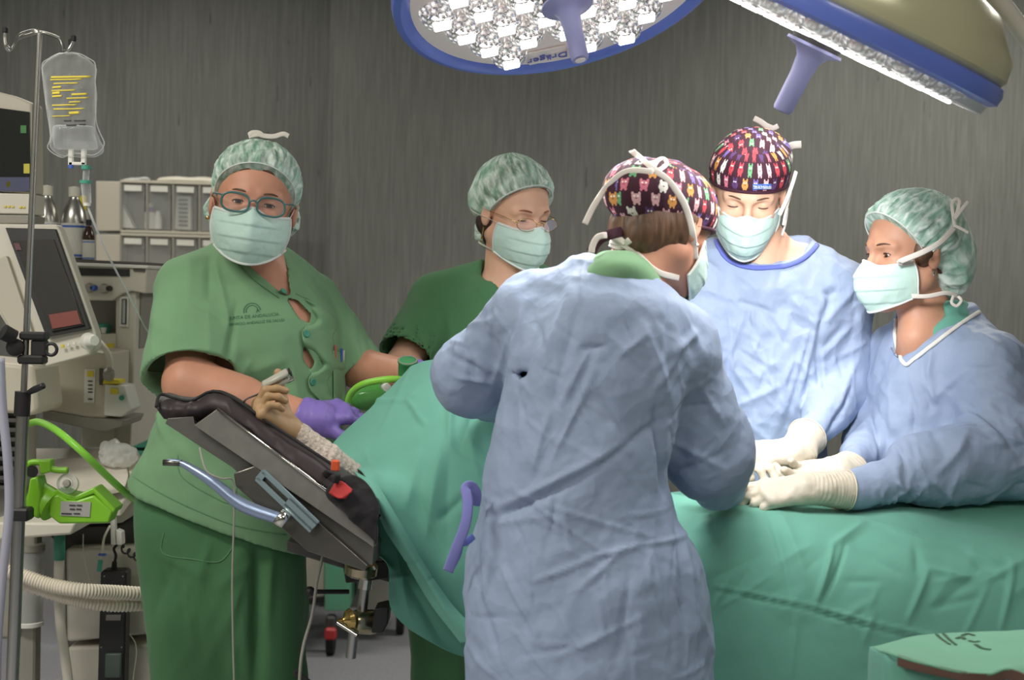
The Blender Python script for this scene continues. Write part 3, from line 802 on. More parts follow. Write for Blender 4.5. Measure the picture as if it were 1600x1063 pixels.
# ------------------------------------------------------------------ hands
def hframe(o, fingers, back, s=1.0):
    y = Vector(fingers).normalized(); z = Vector(back); z = (z-y*z.dot(y)).normalized(); x = y.cross(z)
    return np.array(((x.x*s, y.x*s, z.x*s, o[0]), (x.y*s, y.y*s, z.y*s, o[1]), (x.z*s, y.z*s, z.z*s, o[2]), (0, 0, 0, 1)))
def add_hand(S, Mx, side=1, curl=((15, 20, 15),)*4, spread=4, thumb=((0.6, 0.6, -0.25), (0.35, 0.9, -0.2)), r=0.0, wrist=0.026):
    """fingers along +y, back of hand +z, thumb on side*x"""
    bx = [0.028, 0.009, -0.011, -0.029]; by = [0.084, 0.088, 0.084, 0.076]; ln = [0.068, 0.076, 0.070, 0.054]; fr = [0.0092, 0.0094, 0.0088, 0.0078]
    S.cone((0, -0.03, 0), (0, 0.01, 0), wrist+r, wrist+r, 0.015, flat=((0, 0, 1), 0.75), M=Mx)
    for i in range(4):
        x = bx[i]*side
        S.cone((x*0.55, 0.004, 0), (x, by[i], 0.001), 0.016+r, 0.0125+r, 0.014, M=Mx)
        a = np.array((x, by[i], 0.0)); sp = math.radians(spread)*(1.5-i)*side; ang = 0
        for j, f in enumerate((0.45, 0.31, 0.24)):
            ang += math.radians(curl[i][j]); L = ln[i]*f
            d = np.array((math.sin(sp)*math.cos(ang), math.cos(sp)*math.cos(ang), -math.sin(ang)))
            b = a+d*L; S.cone(a, b, fr[i]*(1-0.05*j)+r, fr[i]*(0.95-0.07*j)+r, 0.004, M=Mx)
            if j == 0: S.ell(a+d*0.0, (fr[i]*1.08+r,)*3, 0.004, M=Mx)
            a = b
    t0 = np.array((0.014*side, 0.018, -0.006)); d1 = np.array(thumb[0], float); d1[0] *= side; d1 /= np.linalg.norm(d1); d2 = np.array(thumb[1], float); d2[0] *= side; d2 /= np.linalg.norm(d2)
    t1 = t0+d1*0.045; t2 = t1+(d1+d2)/np.linalg.norm(d1+d2)*0.032; t3 = t2+d2*0.026
    S.cone(t0, t1, 0.0175+r, 0.0125+r, 0.016, M=Mx); S.cone(t1, t2, 0.012+r, 0.0105+r, 0.006, M=Mx); S.cone(t2, t3, 0.0105+r, 0.009+r, 0.005, M=Mx)
def finger_tip(Mx, i, side, curl, spread):
    bx = [0.028, 0.009, -0.011, -0.029]; by = [0.084, 0.088, 0.084, 0.076]; ln = [0.068, 0.076, 0.070, 0.054]
    a = np.array((bx[i]*side, by[i], 0.0)); sp = math.radians(spread)*(1.5-i)*side; ang = 0
    for j, f in enumerate((0.45, 0.31, 0.24)):
        ang += math.radians(curl[i][j]); d = np.array((math.sin(sp)*math.cos(ang), math.cos(sp)*math.cos(ang), -math.sin(ang))); p = a; a = a+d*ln[i]*f
    return tp(Mx, p), tp(Mx, a)
def ribbon_over(name, pts, w, m, parent, objs, lift=0.002, thick=0.16):
    """a ribbon that lies on whatever of objs it crosses and bridges the gaps"""
    T = [bvh(o) for o in objs]; c = Vector((0, 0, CAMZ)); P = cat([(x, y, z) for x, y, z in pts], 8); Q = []
    for p in P:
        q = W(p[0], p[1], p[2]); best = None
        for t in T:
            h = hit(t, p[0], p[1], lift)
            if h and (best is None or h[0].y < best.y): best = h[0]
        if best is not None and abs(best.y-q.y) < 0.25: q = best
        Q.append(np.array(q))
    Q = np.array(Q)
    for _ in range(3): Q[1:-1] = 0.5*Q[1:-1]+0.25*(Q[2:]+Q[:-2])
    return tube(name, list(Q), w/2, m, parent, 8, 0, flat=((0, -1, 0), thick))
def rows_px(Y, L):
    out = []
    for r in L:
        py, xl, xr, ry = r[:4]; y = r[4] if len(r) > 4 else Y
        a = W(xl, py, y); b = W(xr, py, y)
        out.append(((a.z+b.z)/2, (a.x+b.x)/2, y, (b.x-a.x)/2, ry))
    return out
def wpts(L): return [tuple(W(*p)) for p in L]
def capped(S, a, b, ra, rb, k, hollow=0.06, flat=None):
    """short sleeve: a cone with a flat open end at b"""
    a = np.array(a, float); b = np.array(b, float); d = (b-a)/np.linalg.norm(b-a); n0 = len(S.ops)
    S.cone(a, b, ra, rb, k, flat=flat); f, lo, hi, kk, sub = S.ops[-1]
    S.ops[-1] = (lambda X, Y, Z: np.maximum(f(X, Y, Z), (X-b[0])*d[0]+(Y-b[1])*d[1]+(Z-b[2])*d[2]), lo, hi, kk, sub)
    if hollow: S.late.append((b-d*hollow, b+d*0.05, (ra+(rb-ra)*0.6)-0.012, rb-0.005, flat))
SDF.late = None
def flush_late(S):
    for (a, b, ra, rb, fl) in S.late: S.cone(a, b, ra, rb, 0.004, True, fl)
    S.late = []
def poly_cut(S, pts, y0, y1, k=0.003):
    """cut a convex outline (list of world points) through the cloth between two distances"""
    P = [np.array((p[0], p[2])) for p in pts]; c = sum(P)/len(P); H = []
    for i in range(len(P)):
        a, b = P[i], P[(i+1) % len(P)]; n = np.array((b[1]-a[1], -(b[0]-a[0]))); n /= np.linalg.norm(n)
        if (c-a)@n > 0: n = -n
        H.append((a, n))
    def f(X, Y, Z):
        d = np.maximum(y0-Y, Y-y1)
        for a, n in H: d = np.maximum(d, (X-a[0])*n[0]+(Z-a[1])*n[1])
        return d
    A = np.array(P); S.add(f, (A[:, 0].min(), y0, A[:, 1].min()), (A[:, 0].max(), y1, A[:, 1].max()), k, True)
def shoes(parent, feet, direction):
    for (x, y) in feet:
        S = SDF(); d = np.array((direction[0], direction[1], 0.0)); d /= np.linalg.norm(d); c = np.array((x, y, 0.0))
        S.cone(c-d*0.06+(0, 0, 0.045), c+d*0.12+(0, 0, 0.035), 0.042, 0.04, 0.02); S.cone(c-d*0.05+(0, 0, 0.06), c+d*0.03+(0, 0, 0.05), 0.042, 0.04, 0.02)
        S.cut((0, 0, 0.002), (0, 0, -1)); sdf_obj(S, 'shoe', M['white_shoe'], parent, 0.007)
# ================================================================== room
def wallmat(name, c, c2):
    m, nt, b = newmat(name); N = nt.nodes; L = nt.links
    b.inputs['Roughness'].default_value = 0.55; b.inputs['Specular IOR Level'].default_value = 0.3
    tc = N.new('ShaderNodeTexCoord')
    def tex(sc, st, lo, hi, kind='ShaderNodeTexNoise'):
        mp = N.new('ShaderNodeMapping'); mp.inputs['Scale'].default_value = st; L.new(tc.outputs['Object'], mp.inputs[0])
        t = N.new(kind); t.inputs['Scale'].default_value = sc; t.inputs['Detail'].default_value = 4
        L.new(mp.outputs[0], t.inputs['Vector'])
        r = N.new('ShaderNodeMapRange'); r.inputs['From Min'].default_value = lo; r.inputs['From Max'].default_value = hi; L.new(t.outputs['Fac'], r.inputs[0]); return r.outputs[0]
    s = tex(90, (1, 1, 0.045), 0.35, 0.65); d = tex(60, (1, 1, 0.10), 0.70, 0.74); big = tex(2.2, (1, 1, 0.6), 0.3, 0.7)
    m1 = N.new('ShaderNodeMix'); m1.data_type = 'RGBA'; L.new(s, m1.inputs[0]); m1.inputs[6].default_value = c; m1.inputs[7].default_value = c2
    m2 = N.new('ShaderNodeMix'); m2.data_type = 'RGBA'; L.new(d, m2.inputs[0]); L.new(m1.outputs[2], m2.inputs[6]); m2.inputs[7].default_value = tuple(x*0.35 for x in c[:3])+(1,)
    m3 = N.new('ShaderNodeMix'); m3.data_type = 'RGBA'; m3.blend_type = 'MULTIPLY'; m3.inputs[0].default_value = 0.12; L.new(m2.outputs[2], m3.inputs[6]); L.new(big, m3.inputs[7])
    L.new(m3.outputs[2], b.inputs['Base Color'])
    return m
M['wall'] = wallmat('grey_streaked_vinyl', lin(114, 115, 110), lin(130, 131, 126))
M['ceil'] = mat('white_ceiling', lin(200, 200, 196), rough=0.9)
M['floor'] = mat('speckled_grey_vinyl', lin(168, 168, 175), rough=0.4, var=0.14, vs=90)
def struct(name, c, d, m):
    o = MB().box(c, d).build(name, m); o['kind'] = 'structure'; return o
struct('floor', (0.2, 2.4, -0.05), (7.2, 8.4, 0.1), M['floor'])
struct('ceiling', (0.2, 2.4, 3.05), (7.2, 8.4, 0.1), M['ceil'])
struct('wall_back', (1.5, 6.25, 1.5), (4.6, 0.1, 3.0), M['wall'])
struct('wall_back_recess', (-2.05, 6.42, 1.5), (2.9, 0.1, 3.0), M['wall'])
struct('wall_pier', (-0.70, 6.30, 1.5), (0.24, 0.18, 3.0), M['wall'])
struct('wall_left', (-3.35, 2.4, 1.5), (0.1, 8.4, 3.0), M['wall'])
struct('wall_right', (3.75, 2.4, 1.5), (0.1, 8.4, 3.0), M['wall'])
struct('wall_front', (0.2, -1.75, 1.5), (7.2, 0.1, 3.0), M['wall'])
# ================================================================== surgical lamps
M['lamp_blue'] = mat('blue_lamp_rim', lin(104, 126, 214), rough=0.3, coat=0.3, var=0.02)
M['lamp_face'] = mat('pale_lamp_face', lin(250, 236, 228), rough=0.35, var=0.03)
M['lamp_shell'] = mat('olive_grey_lamp_shell', lin(205, 200, 164), rough=0.25, metal=0.2, var=0.03)
M['lamp_grip'] = mat('lilac_lamp_handle', lin(150, 152, 196), rough=0.45, var=0.02)
M['led'] = mat('white_led', (1, 1, 1, 1), emit=(1, 0.98, 0.96, 1), es=4, var=0)
def facet():
    m, nt, b = newmat('faceted_clear_lens'); b.inputs['Base Color'].default_value = (0.85, 0.82, 0.80, 1); b.inputs['Roughness'].default_value = 0.07; b.inputs['Metallic'].default_value = 0.75
    tc = nt.nodes.new('ShaderNodeTexCoord'); v = nt.nodes.new('ShaderNodeTexVoronoi'); v.inputs['Scale'].default_value = 90; nt.links.new(tc.outputs['Object'], v.inputs['Vector'])
    bp = nt.nodes.new('ShaderNodeBump'); bp.inputs['Strength'].default_value = 1; bp.inputs['Distance'].default_value = 0.012; nt.links.new(v.outputs['Distance'], bp.inputs['Height']); nt.links.new(bp.outputs[0], b.inputs['Normal'])
    r = nt.nodes.new('ShaderNodeMapRange'); r.inputs['From Min'].default_value = 0.0; r.inputs['From Max'].default_value = 0.5; r.inputs['To Min'].default_value = 1.1; r.inputs['To Max'].default_value = 0.05
    nt.links.new(v.outputs['Distance'], r.inputs[0]); b.inputs['Emission Color'].default_value = (1, 0.95, 0.92, 1); nt.links.new(r.outputs[0], b.inputs['Emission Strength'])
    return m
M['facet'] = facet()
def lamp(label, c, n, R, energy, txt=False, size=70, aim=None):
    n = np.array(n, float); n /= np.linalg.norm(n); c = np.array(c, float)
    root = thing('surgical_lamp', label, 'lamp', tuple(c))
    u = np.cross(n, (0, 1.0, 0)); u /= np.linalg.norm(u); v = np.cross(n, u)
    seg = 72
    MB().lathe(c, n, [(R*0.90, 0.004), (R*0.925, 0.012), (R*0.96, 0.016), (R, 0.010), (R*1.006, -0.006), (R*0.99, -0.018), (R*0.93, -0.022)], seg).build('rim', M['lamp_blue'], root, True)
    MB().lathe(c, n, [(0.0001, 0.0), (R*0.91, 0.004)], seg).build('face_plate', M['lamp_face'], root, True)
    MB().lathe(c, n, [(R*0.96, -0.016), (R*0.985, -0.030), (R*0.97, -0.060), (R*0.80, -0.12), (R*0.62, -0.142), (R*0.60, -0.152), (R*0.35, -0.168), (0.0001, -0.172)], seg).build('shell', M['lamp_shell'], root, True)
    if not txt: MB().lathe(c, n, [(R*0.955, 0.018), (R*0.945, 0.032), (R*0.93, 0.034), (R*0.925, 0.014)], seg).build('cover_ring', M['clear2'], root, True)
    # lens pods in a hexagonal field
    proto = None; sp = R*0.245; pr = R*0.118
    for i in range(-5, 6):
        for j in range(-5, 6):
            x = (i+0.5*(j % 2))*sp; y = j*sp*0.87
            r = math.hypot(x, y)
            if r > R*0.80 or r < R*0.17: continue
            p = c+u*x+v*y
            if txt and np.linalg.norm(p-(c+u*txt[0]+v*txt[1])) < R*0.20: continue
            if proto is None:
                L = MB().lathe(p, n, [(pr*1.05, 0.002), (pr*1.05, 0.006), (pr, 0.008), (pr*0.97, 0.016), (pr*0.80, 0.028), (pr*0.45, 0.036), (0.0001, 0.038)], 20).build('lens', M['facet'], root, True)
                e = MB().box(p+n*0.0355, (0.034, 0.034, 0.006), np.stack([u, v, n], 1), 0.003).build('led', M['led'], L)
                me = L.data
                for vv in me.vertices: vv.co -= Vector(p-c)
                for vv in e.data.vertices: vv.co -= Vector(p-c)
                L.location = Vector(p-c); proto = (L, e)
            else:
                L = proto[0].copy(); COL.objects.link(L); L.location = Vector(p-c); L.parent = root
                e = proto[1].copy(); COL.objects.link(e); e.parent = L
    h = MB().lathe(c, n, [(0.045, 0.004), (0.045, 0.040), (0.043, 0.046)], 32).build('hub', M['dgrey'], root, True)
    MB().lathe(c, n, [(0.0001, 0.046), (0.050, 0.047), (0.051, 0.052), (0.030, 0.060), (0.022, 0.072), (0.0185, 0.10), (0.0175, 0.165), (0.0155, 0.170), (0.0001, 0.1705)], 32).build('handle', M['lamp_grip'], root, True)
    MB().lathe(c, n, [(0.0001, 0.1706), (0.0105, 0.1712), (0.0001, 0.172)], 24).build('handle_tip', M['white'], root, True)
    if txt:
        p = c+u*txt[0]+v*txt[1]+n*0.006
        MB().box(p, (0.082, 0.052, 0.004), np.stack([u, v, n], 1), 0.001).build('name_plate', M['lamp_face'], root)
        text('Dräger', 'name', tuple(p+n*0.004-v*txt[2]*0.004), tuple(txt[3]*u), tuple(txt[2]*v), 0.031, M['gown_trim'], root)
    if aim is not None:  # extra fill spot with no lamp body, brightens the facing surgeon's gown
        l = bpy.data.lights.new('chest_fill_spot', 'SPOT'); l.energy = aim[1]; l.spot_size = math.radians(aim[2]); l.spot_blend = 0.9; l.shadow_soft_size = 0.10; l.color = (0.97, 0.98, 1.0)
        o = bpy.data.objects.new('chest_fill_spot', l); COL.objects.link(o); o.parent = root; o.location = Vector(n*0.19); o.rotation_euler = (Vector(aim[0])-Vector(c+n*0.19)).to_track_quat('-Z', 'Y').to_euler()
    l = bpy.data.lights.new('lamp_beam', 'SPOT'); l.energy = energy; l.spot_size = math.radians(size); l.spot_blend = 0.9; l.shadow_soft_size = R*0.6; l.color = (1.0, 0.985, 0.97)
    o = bpy.data.objects.new('lamp_beam', l); COL.objects.link(o); o.parent = root; o.location = Vector(n*0.20); o.rotation_euler = Vector(n).to_track_quat('-Z', 'Y').to_euler()
    return root, c, n, u, v
r1, c, n, u, v = lamp('large round lit surgical lamp with many lenses, upper centre of the picture', W(878, -26, 2.8), (0.22, -0.33, -0.92), 0.335, 34, txt=(-0.043, -0.262, -1, -1), size=120)
a = c-n*0.10; tube('suspension_arm', [a, a-n*0.12, a-n*0.2+np.array((0.2, 0.1, 0.1)), (0.4, 2.9, 2.62), (0.9, 2.9, 2.66), (0.9, 2.9, 3.0)], 0.03, M['cream'], r1, 12, 6)
r2, c, n, u, v = lamp('surgical lamp seen edge-on at the upper right, showing its olive shell', W(1294, 32, 2.45), (-0.40, 0.235, -0.90), 0.317, 14, size=130, aim=((0.54, 3.3, 1.36), 48, 76))
a = c-n*0.10; tube('suspension_arm', [a, a-n*0.10, W(1500, -60, 2.5), W(1560, 0, 2.52), W(1640, 110, 2.55)], 0.017, M['cream'], r2, 12, 6)
tube('suspension_arm', [W(1500, -60, 2.8), W(1400, -200, 2.8), (0.9, 2.8, 2.6), (0.9, 2.8, 3.0)], 0.03, M['cream'], r2, 12, 6)
# ================================================================== operating table, arm board
def op_table():
    t = thing('operating_table', 'steel operating table under the green drapes, bare clamp and rail showing at its head end', 'table', (0.6, 3.0, 0))
    MB().box((0.86, 2.965, 0.755), (1.56, 0.38, 0.08), bev=0.02).build('mattress', M['blackrub'], t, bevel=0.004)
    MB().box((0.86, 2.965, 0.695), (1.58, 0.40, 0.035), bev=0.005).build('table_top', M['dsteel'], t)
    MB().box((0.7, 2.96, 0.40), (0.36, 0.30, 0.56), bev=0.02).build('column', M['steel'], t)
    MB().box((0.75, 2.96, 0.07), (1.1, 0.36, 0.13), bev=0.04).build('base', M['dsteel'], t)
    MB().box((0.86, 2.752, 0.69), (1.5, 0.012, 0.03), bev=0.002).build('side_rail', M['steel'], t)
    # support under the arm board
    MB().prism(wpts([(448, 845, 2.95), (612, 895, 2.95), (612, 912, 2.95), (448, 862, 2.95)]), (0, 0.06, 0)).build('support_beam', M['dgrey'], t, bevel=0.003)
    MB().prism(wpts([(535, 880, 2.92), (608, 876, 2.92), (606, 905, 2.92), (540, 912, 2.92)]), (0, 0.07, 0)).build('support_block', M['black'], t, bevel=0.003)
    c0 = WA(563, 888, 2.84)
    MB().lathe(c0-np.array((0, 0, 0.016)), (0.1, -0.1, 1), [(0.0001, 0), (0.026, 0), (0.034, 0.006), (0.034, 0.022), (0.029, 0.028), (0.0001, 0.028)], 32).build('clamp_collar', M['gold_glint'], t, True)
    MB().cyl(WA(572, 905, 2.84), WA(564, 965, 2.84), 0.011).build('clamp_post', M['steel'], t, True)
    MB().cyl(WA(572, 905, 2.84), WA(570, 920, 2.84), 0.014).build('post_cap', M['chrome'], t, True)
    MB().lathe(WA(552, 972, 2.83), WA(590, 972, 2.86)-WA(552, 972, 2.83), [(0.0001, 0), (0.022, 0), (0.024, 0.005), (0.026, 0.04), (0.024, 0.05), (0.0001, 0.05)], 28).build('clamp_barrel', M['gold_glint'], t, True)
    MB().prism(wpts([(585, 952, 2.80), (602, 948, 2.80), (608, 950, 2.80), (606, 975, 2.80), (598, 990, 2.80), (580, 990, 2.80)]), (0, 0.06, 0)).build('clamp_jaw', M['black'], t, bevel=0.003)
    MB().lathe(WA(527, 972, 2.80), WA(552, 966, 2.82)-WA(527, 972, 2.80), [(0.0001, 0), (0.004, 0.002), (0.006, 0.008), (0.004, 0.012), (0.008, 0.018), (0.017, 0.022), (0.021, 0.030), (0.0001, 0.032)], 24).build('clamp_knob', M['gold'], t, True)
    MB().cyl(WA(528, 974, 2.79), WA(559, 994, 2.76), 0.0042).build('clamp_handle', M['chrome'], t, True)
    MB().cyl(WA(553, 985, 2.82), WA(548, 1028, 2.82), 0.0105).build('clamp_stem', M['steel'], t, True)
    MB().cyl(WA(484, 925, 2.95), WA(545, 925, 2.98), 0.005).build('lever', M['black'], t, True)
    MB().lathe(WA(484, 925, 2.93), (0, 1, 0), [(0.0001, -0.012), (0.008, -0.009), (0.0115, 0), (0.008, 0.009), (0.0001, 0.012)], 20).build('lever_knob', M['black'], t, True)
    return t
op_table()
def arm_board():
    t = thing('arm_board', 'tilted steel arm board with a black padded cushion beside the light green scrubs', 'arm board', tuple(W(420, 740, 2.7)))
    dy = 0.24
    # steel trough: side flange coloured as lit, lower flange in a darker, shaded grey
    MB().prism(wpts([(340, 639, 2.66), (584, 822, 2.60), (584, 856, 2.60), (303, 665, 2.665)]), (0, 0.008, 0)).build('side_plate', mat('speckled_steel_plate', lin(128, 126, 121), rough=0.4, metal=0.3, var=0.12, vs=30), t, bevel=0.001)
    tube('plate_edge', wpts([(340, 639, 2.655), (462, 731, 2.625), (584, 822, 2.595)]), 0.0028, M['chrome'], t, 8)
    MB().prism(wpts([(258, 662, 2.68), (262, 654, 2.68), (302, 651, 2.68), (304, 662, 2.68), (470, 775, 2.66), (584, 856, 2.62), (582, 884, 2.62), (480, 852, 2.66), (440, 800, 2.67), (362, 730, 2.68)]), (0, 0.20, -0.015)).build('under_tray', mat('shaded_steel', lin(108, 106, 101), rough=0.4, metal=0.4, var=0.1, vs=30), t, bevel=0.001)
    MB().prism(wpts([(365, 740, 2.645), (398, 728, 2.645), (520, 835, 2.62), (575, 884, 2.60), (570, 893, 2.60), (480, 862, 2.62), (368, 760, 2.65)]), (0, 0.02, 0)).build('bracket', M['dsteel'], t, bevel=0.002)
    for x, y, x2, y2 in ((406, 742, 492, 824),):
        d = WA(x2, y2, 2.60)-WA(x, y, 2.635); L = np.linalg.norm(d); d /= L; nn = np.array((0, -1.0, 0)); s = np.cross(d, nn); s /= np.linalg.norm(s)
        R = np.stack([d, np.cross(s, d), s], 1)
        a = MB(); cc = (WA(x, y, 2.635)+WA(x2, y2, 2.60))/2
        a.box(cc+s*0.009, (L, 0.006, 0.010), R, 0.001).box(cc-s*0.009, (L, 0.006, 0.010), R, 0.001).box(cc-d*(L*0.47), (L*0.09, 0.006, 0.02), R, 0.001).box(cc+d*(L*0.25), (L*0.5, 0.006, 0.02), R, 0.001)
        a.build('slotted_bar', mat('lamp_glint_steel', lin(150, 170, 178), rough=0.3, metal=0.6), t)  # pale blue base colour stands for the lamp's reflection in the bar
    tube('guide_rod', wpts([(258, 722, 2.66), (283, 724, 2.66), (330, 752, 2.64), (380, 790, 2.62), (440, 812, 2.60)]), [0.004, 0.006, 0.010, 0.0125, 0.011], mat('bluish_steel', lin(150, 166, 196), rough=0.3, metal=0.6), t, 14, 8)
    tube('rod_tip', wpts([(255, 723, 2.66), (285, 724, 2.66)]), 0.006, M['dsteel'], t, 10)
    tube('rod_collar', wpts([(434, 806, 2.60), (447, 816, 2.60)]), 0.016, M['chrome'], t, 16)
    # cushion
    rows = [wpts([(256, 655, 2.70), (300, 660, 2.70), (350, 655, 2.69), (440, 722, 2.66), (520, 778, 2.64), (583, 822, 2.62)]),
            wpts([(244, 636, 2.70), (300, 640, 2.68), (346, 638, 2.66), (430, 700, 2.64), (520, 765, 2.62), (588, 812, 2.60)]),
            wpts([(250, 618, 2.74), (300, 626, 2.72), (345, 614, 2.70), (435, 672, 2.68), (530, 735, 2.66), (590, 785, 2.64)]),
            wpts([(262, 614, 2.84), (305, 622, 2.84), (360, 616, 2.84), (440, 670, 2.82), (535, 732, 2.80), (592, 780, 2.78)]),
            wpts([(262, 626, 2.96), (305, 634, 2.96), (360, 632, 2.96), (440, 686, 2.94), (535, 748, 2.92), (592, 796, 2.90)])]
    pm = cloth('black_coated_pad', lin(58, 50, 52), rough=0.5, crump=0.15, cs=14, fine=0.05, sheen=0)
    pd = patch('cushion', rows, pm, t, 90, 50, 0.02, folds=[(352, 612, 380, 680, 12, 6), (380, 640, 410, 700, 12, -5), (300, 618, 290, 655, 14, 6), (265, 615, 262, 655, 10, -4), (470, 700, 460, 735, 10, 4), (430, 670, 440, 720, 12, -4)], Y=2.68, disp=lambda V, N: 0.003*vnoise(V, 22, 4))
    tube('piping', wpts([(244, 636, 2.685), (250, 617, 2.72), (272, 622, 2.72), (300, 626, 2.70), (345, 613, 2.685), (435, 671, 2.66), (530, 733, 2.64)]), 0.003, M['blackrub'], pd, 8, 5)
    # straps
    patch('strap', [wpts([(520, 752, 2.60), (548, 742, 2.61), (575, 756, 2.60), (592, 790, 2.60)]), wpts([(508, 772, 2.59), (540, 790, 2.585), (570, 800, 2.58), (590, 820, 2.58)]), wpts([(525, 790, 2.60), (545, 812, 2.59), (570, 832, 2.59), (588, 850, 2.59)])], cloth('black_webbing', lin(40, 38, 40), crump=0.3, cs=30), t, 24, 24, 0.004, disp=lambda V, N: 0.004*vnoise(V, 50, 2))
    patch('red_strap', [wpts([(522, 756, 2.585), (534, 752, 2.585), (551, 765, 2.58)]), wpts([(514, 770, 2.58), (532, 774, 2.575), (547, 770, 2.57)]), wpts([(518, 768, 2.58), (530, 778, 2.57), (540, 780, 2.575)])], M['red'], t, 10, 10, 0.003)
    tube('strap_loop', wpts([(505, 745, 2.64), (515, 738, 2.60), (527, 742, 2.58), (524, 755, 2.58)]), 0.007, M['blackrub'], t, 8, 5, flat=((0.5, -0.6, 0.4), 0.4))
    MB().box(WA(524, 728, 2.63), (0.016, 0.01, 0.022), RZ(0), 0.003).build('buckle', M['orange'], t)
    return t
arm_board()
# ================================================================== patient
def patient():
    t = thing('person', 'draped patient whose bandaged forearm and half-closed hand rest on the arm board', 'person', tuple(W(640, 660, 3.2)))
    wr = WA(454, 672, 2.72)
    Hm = hframe(wr, (-0.62, -0.28, 0.50), (-0.48, 0.11, -0.67), 0.92)
    cu = ((76, 24, 10), (80, 52, 25), (84, 60, 30), (86, 64, 30))
    S = SDF()
    add_hand(S, Hm, -1, cu, 3, ((0.55, 0.6, -0.5), (0.1, 0.75, -0.7)))
    fa = [tuple(wr), tuple(W(505, 722, 2.74)), tuple(W(570, 775, 2.86)), (-0.02, 3.05, 0.93), (0.30, 3.02, 0.87), (0.7, 3.02, 0.865), (1.1, 2.98, 0.855), (1.45, 2.96, 0.85)]
    S.chain(fa[:3], [0.024, 0.034, 0.038], 0.01); S.chain(fa[2:4], [0.040, 0.05], 0.02); S.chain(fa[3:], [0.07, 0.065, 0.07, 0.05, 0.04], 0.03)
    hd = frame((-0.28, 3.14, 1.0), (0.1, -0.1, 1), 0, 1.0, up=(-1, 0, 0)); add_head(S, hd, 1, 0.2, neck=(-0.05, 3.08, 0.93))
    o = sdf_obj(S, 'body', M['skin4'], t, 0.010, [(tuple(WA(425, 640, 2.72)), (0.075, 0.09, 0.085), 0.0022)], sm=1)
    # bandage sleeve
    bm, nt, b = newmat('speckled_gauze'); b.inputs['Roughness'].default_value = 0.95; vary(nt, b, lin(196, 182, 168), 0.25, 160); noise_bump(nt, b, 180, 0.8, 0.004)
    S = SDF(); a = np.array(fa[0]); c = np.array(fa[1]); d = (c-a)/np.linalg.norm(c-a)
    S.chain([a+d*0.008, c, fa[2]], [0.0275, 0.038, 0.043], 0.01); S.cut(a+d*0.006, -d)
    sdf_obj(S, 'bandage', bm, t, 0.0035, disp=lambda V, N: 0.0006*np.sin(((V-a)@d)*2*PI/0.016+4*vnoise(V, 30, 1))+0.0012*vnoise(V, 90, 2))
    # finger clip
    p2, p3 = finger_tip(Hm, 0, -1, cu, 3); d = (p3-p2)/np.linalg.norm(p3-p2); tip = p3+d*0.022; bs = p3-d*0.036; d = (tip-bs); L = np.linalg.norm(d); d /= L
    up = np.array((-0.3, -0.55, 0.75)); s = np.cross(d, up); s /= np.linalg.norm(s); up = np.cross(s, d); R = np.stack([d, s, up], 1)
    q = thing('pulse_oximeter', 'grey clip sensor on the tip of the index finger of the resting hand', 'finger clip', tuple(bs))
    c = (tip+bs)/2
    cm = mat('putty_grey_plastic', lin(172, 170, 156), rough=0.4)
    MB().box(c+up*0.006, (L, 0.021, 0.011), R, 0.004).build('upper_shell', cm, q, bevel=0.002)
    MB().box(c-up*0.007-d*0.002, (L*0.85, 0.020, 0.010), R, 0.004).build('lower_shell', cm, q, bevel=0.002)
    MB().box(tip+up*0.003+d*0.0015, (0.004, 0.0165, 0.012), R, 0.002).build('opening', M['black'], q)
    MB().box(tip-up*0.012-d*0.006, (0.014, 0.014, 0.004), R, 0.001).build('hinge', M['steel'], q)
    cb = tube('sensor_cable', [bs, bs-d*0.012+np.array((0, 0, -0.006)), WA(385, 624, 2.68), WA(378, 634, 2.70)], 0.0018, M['dgrey'], q, 8, 6)
patient()
